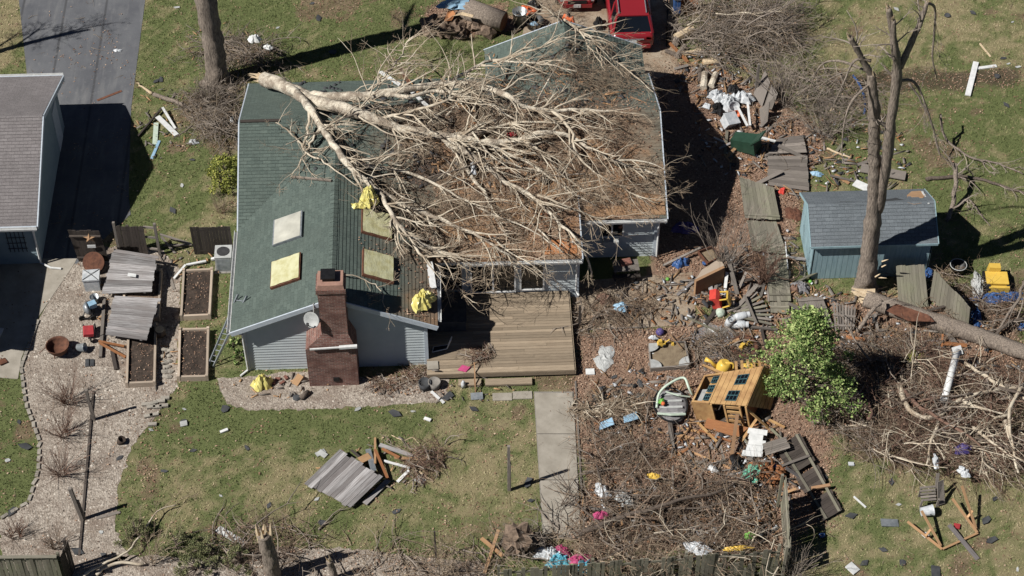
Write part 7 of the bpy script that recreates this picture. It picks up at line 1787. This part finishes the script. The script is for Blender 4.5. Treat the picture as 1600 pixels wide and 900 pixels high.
bl_ = thing('blue_trailer', 'blue metal side of a vehicle at the top beside the brush', 'vehicle', G(1050, 20)); c = G(1051, 10)
MB().box(c+V((.1, 1.0, .62)), (.28, 3.6, .8)).build('side_panel', 'blue_plastic', bl_); MB().box(c+V((.1, 1.0, 1.05)), (.34, 3.7, .06)).build('top_rail', 'galvanized', bl_)
for y_ in (-.2, 2.0): wheel(bl_, c+V((-.08, y_, .3)), .3, .16, rot(0, 1.57))
one('tall_pole', 'thin black pole lying along the driveway by the car', 'pole', MB().tube([G(1042, 72, .05), G(1043, 0, .3), G(1043, -30, .4)], .03, 6), 'black_metal', G(1042, 70))

# ---------------------------------------------------------------- vehicles
def car(label, loc, yawv, L=4.6, W=1.85, H=1.72, mat='car_red', suv=True, group=None):
    t_ = thing('car', label, 'car', loc); Rz = rz(yawv); o = V(loc)
    def w(x, y, z): return o+Rz @ V((x, y, z))
    # lower shell: lofted stations from rear (y=-L/2) to front
    st = [(-L/2, .88, .36, .93), (-L/2+.06, .95, .30, 1.04), (-L/2+.35, .98, .26, 1.06), (-L*.18, 1.0, .24, 1.06), (L*.12, 1.0, .24, 1.04), (L*.22, .98, .24, 1.0), (L/2-.45, .94, .26, .92), (L/2-.1, .82, .32, .80), (L/2, .66, .40, .66)]
    mb = MB(); N = 8; hw = W/2
    for y, k, z0, z1 in st:
        x = hw*k
        for px_, pz in ((-x*.86, z0), (x*.86, z0), (x, z0+.16), (x, z1-.20), (x*.93, z1-.03), (x*.80, z1), (-x*.80, z1), (-x*.93, z1-.03), (-x, z1-.20), (-x, z0+.16)): mb.v.append(w(px_, y, pz))
    N = 10
    for s_ in range(len(st)-1):
        for j in range(N): q = s_*N; mb.f.append((q+j, q+(j+1) % N, q+N+(j+1) % N, q+N+j))
    mb.f.append(tuple(reversed(range(N)))); e = (len(st)-1)*N; mb.f.append(tuple(e+j for j in range(N)))
    # flip normals outward
    mb.f = [tuple(reversed(f)) for f in mb.f]
    mb.build('body', mat, t_, smooth=True)
    yr, yf = -L/2+.22, L*.2; r0, r1 = yr+.34, yf-.75; zb = 1.02
    lo = [(-hw*.90, yr), (hw*.90, yr), (hw*.90, yf), (-hw*.90, yf)]; hi = [(-hw*.72, r0), (hw*.72, r0), (hw*.72, r1), (-hw*.72, r1)]
    mb = MB()
    mb.slab([w(hi[0][0], hi[0][1]-.03, H), w(hi[1][0], hi[1][1]-.03, H), w(hi[2][0], hi[2][1]+.03, H), w(hi[3][0], hi[3][1]+.03, H)], .05); mb.build('roof', mat, t_)
    for k, nm in enumerate(('rear_window', 'side_window', 'windscreen', 'side_window')):
        a, b, c_, d = lo[k], lo[(k+1) % 4], hi[(k+1) % 4], hi[k]
        MB().slab([w(*a, zb), w(*b, zb), w(*c_, H-.04), w(*d, H-.04)], .03).build(nm, 'glass_dark', t_)
    for k in range(4): MB().beam(w(*lo[k], zb-.02), w(*hi[k], H-.02), .09, .09).build('pillar', mat, t_)
    for sx in (-1, 1): MB().beam(w(sx*hw*.90, (yr+yf)/2-.3, zb), w(sx*hw*.73, (r0+r1)/2, H-.02), .08, .05).build('pillar', mat, t_)
    for sx in (-1, 1): MB().tube([w(sx*hw*.62, r0+.1, H+.03), w(sx*hw*.62, r0+.15, H+.07), w(sx*hw*.62, r1-.1, H+.07), w(sx*hw*.62, r1-.05, H+.03)], .025, 6).build('roof_rail', 'galvanized', t_)
    for sx in (-1, 1): MB().box(w(sx*hw*.74, -L/2+.10, .90), (.26, .2, .16), Rz).build('tail_light', 'tail_light', t_)
    for sx in (-1, 1): MB().box(w(sx*hw*.62, L/2-.14, .70), (.36, .2, .14), Rz).build('headlight', 'light_gray', t_)
    for sx in (-1, 1): MB().box(w(sx*(hw+.10), yf-.35, 1.08), (.2, .12, .14), Rz).build('side_mirror', mat, t_)
    MB().box(w(0, -L/2+.0, .46), (W*.8, .12, .18), Rz).build('bumper', mat, t_); MB().box(w(0, L/2-.02, .42), (W*.72, .12, .2), Rz).build('bumper', mat, t_)
    MB().box(w(0, -L/2-.01, .84), (W*.5, .04, .04), Rz).build('trim_strip', 'galvanized', t_)
    MB().box(w(0, -L/2-.03, .70), (.32, .03, .16), Rz).build('licence_plate', 'white_paint', t_); MB().box(w(0, L/2+.05, .44), (.32, .03, .16), Rz).build('licence_plate', 'white_paint', t_)
    MB().box(w(0, L/2-.01, .62), (W*.45, .08, .16), Rz).build('grille', 'black_metal', t_)
    MB().tube([w(-.06, -L/2+.12, 1.04), w(.3, -L/2+.22, 1.12)], .012, 5).build('rear_wiper', 'black_metal', t_)
    for sy in (-L*.31, L*.31):
        for sx in (-1, 1):
            wh = wheel(t_, w(sx*(hw-.1), sy, .34), .34, .22, Rz @ rot(0, math.pi/2)); MB().lathe([(.001, -.12), (.19, -.12), (.2, .12), (.001, .12)], w(sx*(hw-.1), sy, .34), 12, Rz @ rot(0, math.pi/2)).build('rim', 'galvanized', wh)
    return t_
cr = G(988, 72, .5)
car('dark red estate car parked rear first behind the house roof', V((cr.x+.02, cr.y+2.35, 0)), 0.0, 4.6, 1.92, 1.74)
cr = G(902, 9, .5)
car('second red car at the top edge facing the house', V((cr.x, cr.y+2.3, 0)), math.pi, 4.4, 1.85, 1.55)

# ---------------------------------------------------------------- person behind the roof peak
def person(label, loc, yawv=0.0):
    o = V(loc); Rz = rz(yawv); t_ = thing('person', label, 'person', loc)
    J = {'pel': (0, 0, .95), 'spine': (0, .01, 1.15), 'chest': (0, .03, 1.35), 'neck': (0, .04, 1.5), 'head': (0, .07, 1.58), 'top': (0, .06, 1.72),
         'shl': (-.19, .02, 1.43), 'ell': (-.27, .04, 1.17), 'wrl': (-.2, .26, 1.05), 'shr': (.19, .02, 1.43), 'elr': (.27, .04, 1.17), 'wrr': (.2, .27, 1.03),
         'hpl': (-.1, 0, .9), 'knl': (-.12, .03, .5), 'anl': (-.13, -.02, .09), 'tol': (-.15, .16, .04), 'hpr': (.1, 0, .9), 'knr': (.12, .05, .5), 'anr': (.14, 0, .09), 'tor': (.16, .18, .04)}
    rad = {'pel': .15, 'spine': .145, 'chest': .16, 'neck': .065, 'head': .095, 'top': .08, 'shl': .08, 'ell': .05, 'wrl': .035, 'shr': .08, 'elr': .05, 'wrr': .035, 'hpl': .1, 'knl': .065, 'anl': .045, 'tol': .04, 'hpr': .1, 'knr': .065, 'anr': .045, 'tor': .04}
    def skin(keys, edges, name, mat, grow_=1.0, sub=2):
        me = bpy.data.meshes.new(name); me.from_pydata([Rz @ V(J[k]) for k in keys], [(keys.index(a), keys.index(b)) for a, b in edges], [])
        ob = bpy.data.objects.new(name, me); COL.objects.link(ob); ob.parent = t_
        m1 = ob.modifiers.new('skin', 'SKIN'); m2 = ob.modifiers.new('sub', 'SUBSURF'); m2.levels = m2.render_levels = sub
        for k, v in zip(keys, me.skin_vertices[0].data): v.radius = (rad[k]*grow_,)*2
        me.skin_vertices[0].data[0].use_root = True
        me.materials.append(M[mat]); WL[ob.name] = o; return ob
    E_ = [('pel', 'spine'), ('spine', 'chest'), ('chest', 'neck'), ('neck', 'head'), ('head', 'top'), ('chest', 'shl'), ('shl', 'ell'), ('ell', 'wrl'), ('chest', 'shr'), ('shr', 'elr'), ('elr', 'wrr'), ('pel', 'hpl'), ('hpl', 'knl'), ('knl', 'anl'), ('anl', 'tol'), ('pel', 'hpr'), ('hpr', 'knr'), ('knr', 'anr'), ('anr', 'tor')]
    skin(list(J), E_, 'body', 'skin')
    skin(['pel', 'spine', 'chest', 'neck', 'shl', 'ell', 'shr', 'elr'], [('pel', 'spine'), ('spine', 'chest'), ('chest', 'neck'), ('chest', 'shl'), ('shl', 'ell'), ('chest', 'shr'), ('shr', 'elr')], 'shirt', 'orange_cloth', 1.12)
    skin(['pel', 'hpl', 'knl', 'anl', 'hpr', 'knr', 'anr'], [('pel', 'hpl'), ('hpl', 'knl'), ('knl', 'anl'), ('pel', 'hpr'), ('hpr', 'knr'), ('knr', 'anr')], 'trousers', 'dark_cloth', 1.12)
    skin(['anl', 'tol'], [('anl', 'tol')], 'shoe', 'rubber', 1.15); skin(['anr', 'tor'], [('anr', 'tor')], 'shoe', 'rubber', 1.15)
    h = MB().blob(o+Rz @ V((0, .045, 1.665)), (.105, .125, .10), 2, 3, .06); h.build('hair', 'dark_cloth', t_, smooth=True)
    f = MB()
    for sx in (-1, 1): f.blob(o+Rz @ V((sx*.035, .165, 1.61)), .013, 1, 1, 0)
    f.build('eyes', 'black_metal', t_)
    n_ = MB().tube([o+Rz @ V((0, .16, 1.61)), o+Rz @ V((0, .19, 1.575)), o+Rz @ V((0, .165, 1.57))], [.01, .017, .012], 6); n_.build('nose', 'skin', t_)
    for sx, wr in ((-1, 'wrl'), (1, 'wrr')):
        b = o+Rz @ V(J[wr]); h = MB(); h.box(b+Rz @ V((0, .05, -.01)), (.075, .09, .03), Rz)
        for k in range(4): h.tube([b+Rz @ V(((k-1.5)*.02, .09, -.01)), b+Rz @ V(((k-1.5)*.021, .135+.008*(k in (1, 2)), -.02)), b+Rz @ V(((k-1.5)*.02, .155, -.05))], [.009, .008, .007], 5)
        h.tube([b+Rz @ V((-sx*.035, .03, -.01)), b+Rz @ V((-sx*.065, .07, -.02)), b+Rz @ V((-sx*.06, .10, -.03))], [.011, .010, .008], 5); h.build('hand', 'skin', t_)
p = G(889, 19, 1.68)
person('person in orange shirt with dark hair standing behind the roof peak', (p.x, p.y, 0.014), 2.6)

# ---------------------------------------------------------------- scraps of shingle and paper over the lawns
protos = []
for k in range(5):
    r5 = random.Random(90+k); n = r5.randint(4, 6); pl = [(r5.uniform(.10, .2)*math.cos(6.283*j/n), r5.uniform(.06, .13)*math.sin(6.283*j/n)) for j in range(n)]
    mb = MB(); mb.slab([V((a, b, .03+.03*r5.random())) for a, b in pl], .008); protos.append(mb)
SCR = [(700, 5), (488, 6), (276, 12), (497, 30), (520, 83), (434, 44), (244, 128), (252, 125), (288, 640), (287, 660), (302, 705), (236, 672), (257, 737), (186, 716), (158, 832), (122, 862), (162, 868), (645, 643), (617, 646), (503, 818), (495, 780), (829, 783), (824, 756), (1281, 757), (1288, 747), (1393, 754), (1404, 789), (1548, 845), (1542, 814), (1462, 895), (1330, 806), (1572, 165), (1590, 105), (1568, 92), (1558, 120), (1582, 35), (740, 640), (386, 700), (560, 640), (352, 640), (420, 790), (345, 775), (620, 800), (40, 700), (12, 720), (18, 800), (30, 660), (1575, 100), (1520, 20), (1480, 25), (1400, 15), (270, 330), (300, 250), (285, 290), (930, 622), (920, 690), (1060, 690), (1000, 600), (960, 590), (880, 780), (1350, 880), (1380, 860), (1590, 890), (1555, 780), (1410, 880)]
for k, (px, py) in enumerate(SCR):
    c = G(px, py); dk = k % 3 != 2; me = protos[k % 5]
    if k < 15 or not dk and k < 30:
        pass
    key = ('scrap', k % 5, dk)
    if key not in M.get('_cache', {}) if isinstance(M.get('_cache'), dict) else True:
        M.setdefault('_cache', {})
    if key not in M['_cache']:
        o = me.build('shingle_scrap' if dk else 'pale_scrap', 'felt' if dk else 'light_gray'); M['_cache'][key] = o.data
    else:
        o = bpy.data.objects.new('shingle_scrap' if dk else 'pale_scrap', M['_cache'][key]); COL.objects.link(o)
    place(o, c, RG.uniform(0, 6.28), None, RG.uniform(.8, 1.7) if dk else RG.uniform(.5, 1.0))
    tag(o, 'small dark roof shingle scrap lying loose on the open ground' if dk else 'small pale scrap of trim lying loose on the open ground', 'scrap', 'dark shingle scraps scattered over the yard' if dk else 'pale trim scraps scattered over the yard')
M.pop('_cache', None)
big = [((1390, 817), .62, .3, 'galvanized', 'grey square vent cover lying on the right lawn'), ((1332, 888), .34, .4, 'white_paint', 'white square scrap at the bottom of the right lawn'), ((1462, 893), .5, .3, 'felt', 'large dark shingle piece at the bottom right edge'), ((1446, 836), .2, .2, 'white_plastic', 'small white scrap inside the wooden frame'), ((1495, 822), .22, .22, 'red_cloth', 'red and white scrap by the long silvery plank'), ((350, 673), .3, .12, 'white_paint', 'white slip of trim on the lawn below the strip'), ((668, 655), .12, .28, 'white_paint', 'white block on the bare lawn patch'), ((287, 662), .22, .26, 'light_gray', 'grey slate scrap on the lawn edge'), ((504, 709), .35, .2, 'light_gray', 'light grey slate beside the lawn panel'), ((1330, 725), .2, .15, 'white_plastic', 'white scrap right of the green tree shade'), ((1380, 290), .2, .15, 'white_plastic', 'white scrap above the shed roof'), ((0, 520), .5, .15, 'white_paint', 'white pipe end at the left edge by the path'), ((4, 565), .3, .3, 'rust', 'dark step block at the left edge')]
for k, ((px, py), w_, h_, m_, l) in enumerate(big): one('flat_scrap', l, 'scrap', MB().box(G(px, py, .05), (w_, h_, .05), rot(.1, .12, k*.7)), m_, G(px, py))

# ---------------------------------------------------------------- crumbs of wreckage too small to pick apart
def crumbs(name, label, n, cells, mat, L, W, parent=None, zr=(.01, .12)):
    mb_v, mb_f = [], []; rgk = np.random.default_rng(len(label))
    for k in range(n):
        px, py, rx, ry = cells[rgk.integers(len(cells))]; a = rgk.uniform(0, 6.283); q = math.sqrt(rgk.random())
        c = G(px+math.cos(a)*q*rx, py+math.sin(a)*q*ry); c.z = hf(c.x, c.y)+rgk.uniform(*zr); th = rgk.uniform(0, 3.14); l, w, e_ = rgk.uniform(*L)/2, rgk.uniform(*W)/2, rgk.normal(0, .15)
        u_ = V((math.cos(th)*math.cos(e_), math.sin(th)*math.cos(e_), math.sin(e_))); s_ = V((-math.sin(th), math.cos(th), rgk.normal(0, .3))).normalized(); n_ = u_.cross(s_)*.01; i = len(mb_v)
        k1, k2 = rgk.uniform(.4, 1), rgk.uniform(.4, 1)
        for z_ in (-1, 1):
            for su, sv, kk in ((-1, -1, k1), (1, -1, k2), (1, 1, 1), (-1, 1, 1)): mb_v.append(tuple(c+u_*l*su*kk+s_*w*sv+n_*z_))
        for f in ((3, 2, 1, 0), (4, 5, 6, 7), (0, 1, 5, 4), (1, 2, 6, 5), (2, 3, 7, 6), (3, 0, 4, 7)): mb_f.append(tuple(i+j for j in f))
    return stuff(np_mesh(name, mb_v, mb_f, mat, parent=parent), label, 'debris')
YARD = [(1060, 470, 90, 40), (1140, 500, 90, 60), (1200, 420, 60, 70), (1250, 480, 90, 40), (1150, 200, 70, 80), (1110, 120, 60, 40), (1230, 250, 50, 60), (1000, 640, 90, 70), (1130, 690, 90, 50), (1200, 740, 60, 60), (1420, 500, 120, 50), (1500, 560, 100, 60), (1360, 540, 70, 40), (1000, 800, 100, 50), (1130, 820, 90, 40), (1330, 250, 90, 70)]
FRONT = [(590, 730, 90, 50), (300, 410, 50, 50), (240, 560, 60, 50), (200, 480, 60, 60), (700, 610, 120, 20), (450, 605, 90, 18), (260, 190, 50, 60), (350, 70, 60, 40)]
crumbs('wood_crumbs', 'broken splinters of pale lumber strewn through the right yard', 700, YARD, 'fresh_wood', (.12, .8), (.02, .08))
crumbs('gray_crumbs', 'broken bits of grey weathered board strewn through the right yard', 700, YARD, 'gray_wood', (.15, .9), (.03, .12))
crumbs('white_crumbs', 'torn white bits of trim and paper in the right yard', 400, YARD, 'white_plastic', (.06, .3), (.03, .12))
crumbs('dark_crumbs', 'torn bits of dark roofing felt in the right yard', 220, YARD, 'felt', (.1, .4), (.08, .2))
crumbs('bark_crumbs', 'orange brown chips of bark and wood in the right yard', 360, YARD, 'orange_wood', (.06, .35), (.03, .1))
crumbs('chip_heap', 'heap of orange brown wood chunks above the standing panel end', 90, [(1205, 745, 26, 14)], 'orange_wood', (.12, .4), (.06, .16), None, (.02, .35))
crumbs('front_crumbs', 'small splinters of wood round the front lawn wreckage', 170, FRONT, 'fresh_wood', (.06, .4), (.02, .06))
crumbs('front_gray_crumbs', 'small grey board chips round the left beds and lawn', 170, FRONT, 'gray_wood', (.08, .45), (.03, .08))
crumbs('roof_crumbs', 'torn shingle bits lying in the roof debris', 150, [(700, 240, 110, 40), (900, 230, 90, 50), (760, 350, 90, 30), (640, 330, 40, 60)], 'felt', (.1, .4), (.1, .25), None, (.02, .1))
crumbs('roof_wood_crumbs', 'snapped wood chips lying in the roof debris', 170, [(720, 200, 110, 40), (880, 260, 100, 50), (760, 350, 90, 30)], 'fresh_wood', (.1, .6), (.02, .07), None, (.03, .2))
for k, (a, b, za, zb) in enumerate((((1090, 660), (1120, 690), .15, .1), ((1158, 690), (1182, 655), .1, .5), ((1200, 655), (1226, 668), .1, .2), ((1098, 570), (1140, 588), .2, .9), ((1180, 560), (1205, 575), .3, .5), ((1060, 668), (1096, 676), .06, .06), ((1168, 640), (1200, 668), .9, .1))):
    board(['orange plank below the left corner of the playhouse', 'plank leaning up to the playhouse front right', 'short plank under the green tree edge', 'plank thrown over the back edge of the playhouse', 'loose plank by the green tree behind the playhouse', 'plank lying between swing and playhouse', 'plank hanging off the playhouse right corner'][k], a, b, .1, .035, 'play_wood', za, zb)

crumbs('lifted_shingles', 'torn and lifted dark shingle tabs on the left roof slopes', 46, [(470, 185, 60, 22), (500, 215, 40, 40), (530, 260, 30, 50), (560, 390, 60, 60)], 'felt', (.12, .34), (.1, .16), None, (.02, .05))

r6 = random.Random(77)
for k in range(64):
    px, py, rx, ry = YARD[k % len(YARD)]; a = r6.uniform(0, 6.28); q = math.sqrt(r6.random()); c = G(px+math.cos(a)*q*rx, py+math.sin(a)*q*ry); th = r6.uniform(0, 3.14); l = r6.uniform(.3, .75); e_ = r6.uniform(.0, .25)
    d = V((math.cos(th), math.sin(th), e_))*l; z0 = .05
    one('board_fragment', 'broken board fragment lying in the litter of the right yard', 'board', MB().beam(c+V((0, 0, z0))-V((d.x, d.y, 0)), c+V((d.x, d.y, z0+2*d.z)), r6.uniform(.07, .18), .03, r6.uniform(-.3, .3)), r6.choice(['gray_wood', 'gray_wood', 'mossy_wood', 'fresh_wood', 'silver_wood', 'dark_wood']), c, 'board fragments strewn in the right yard')
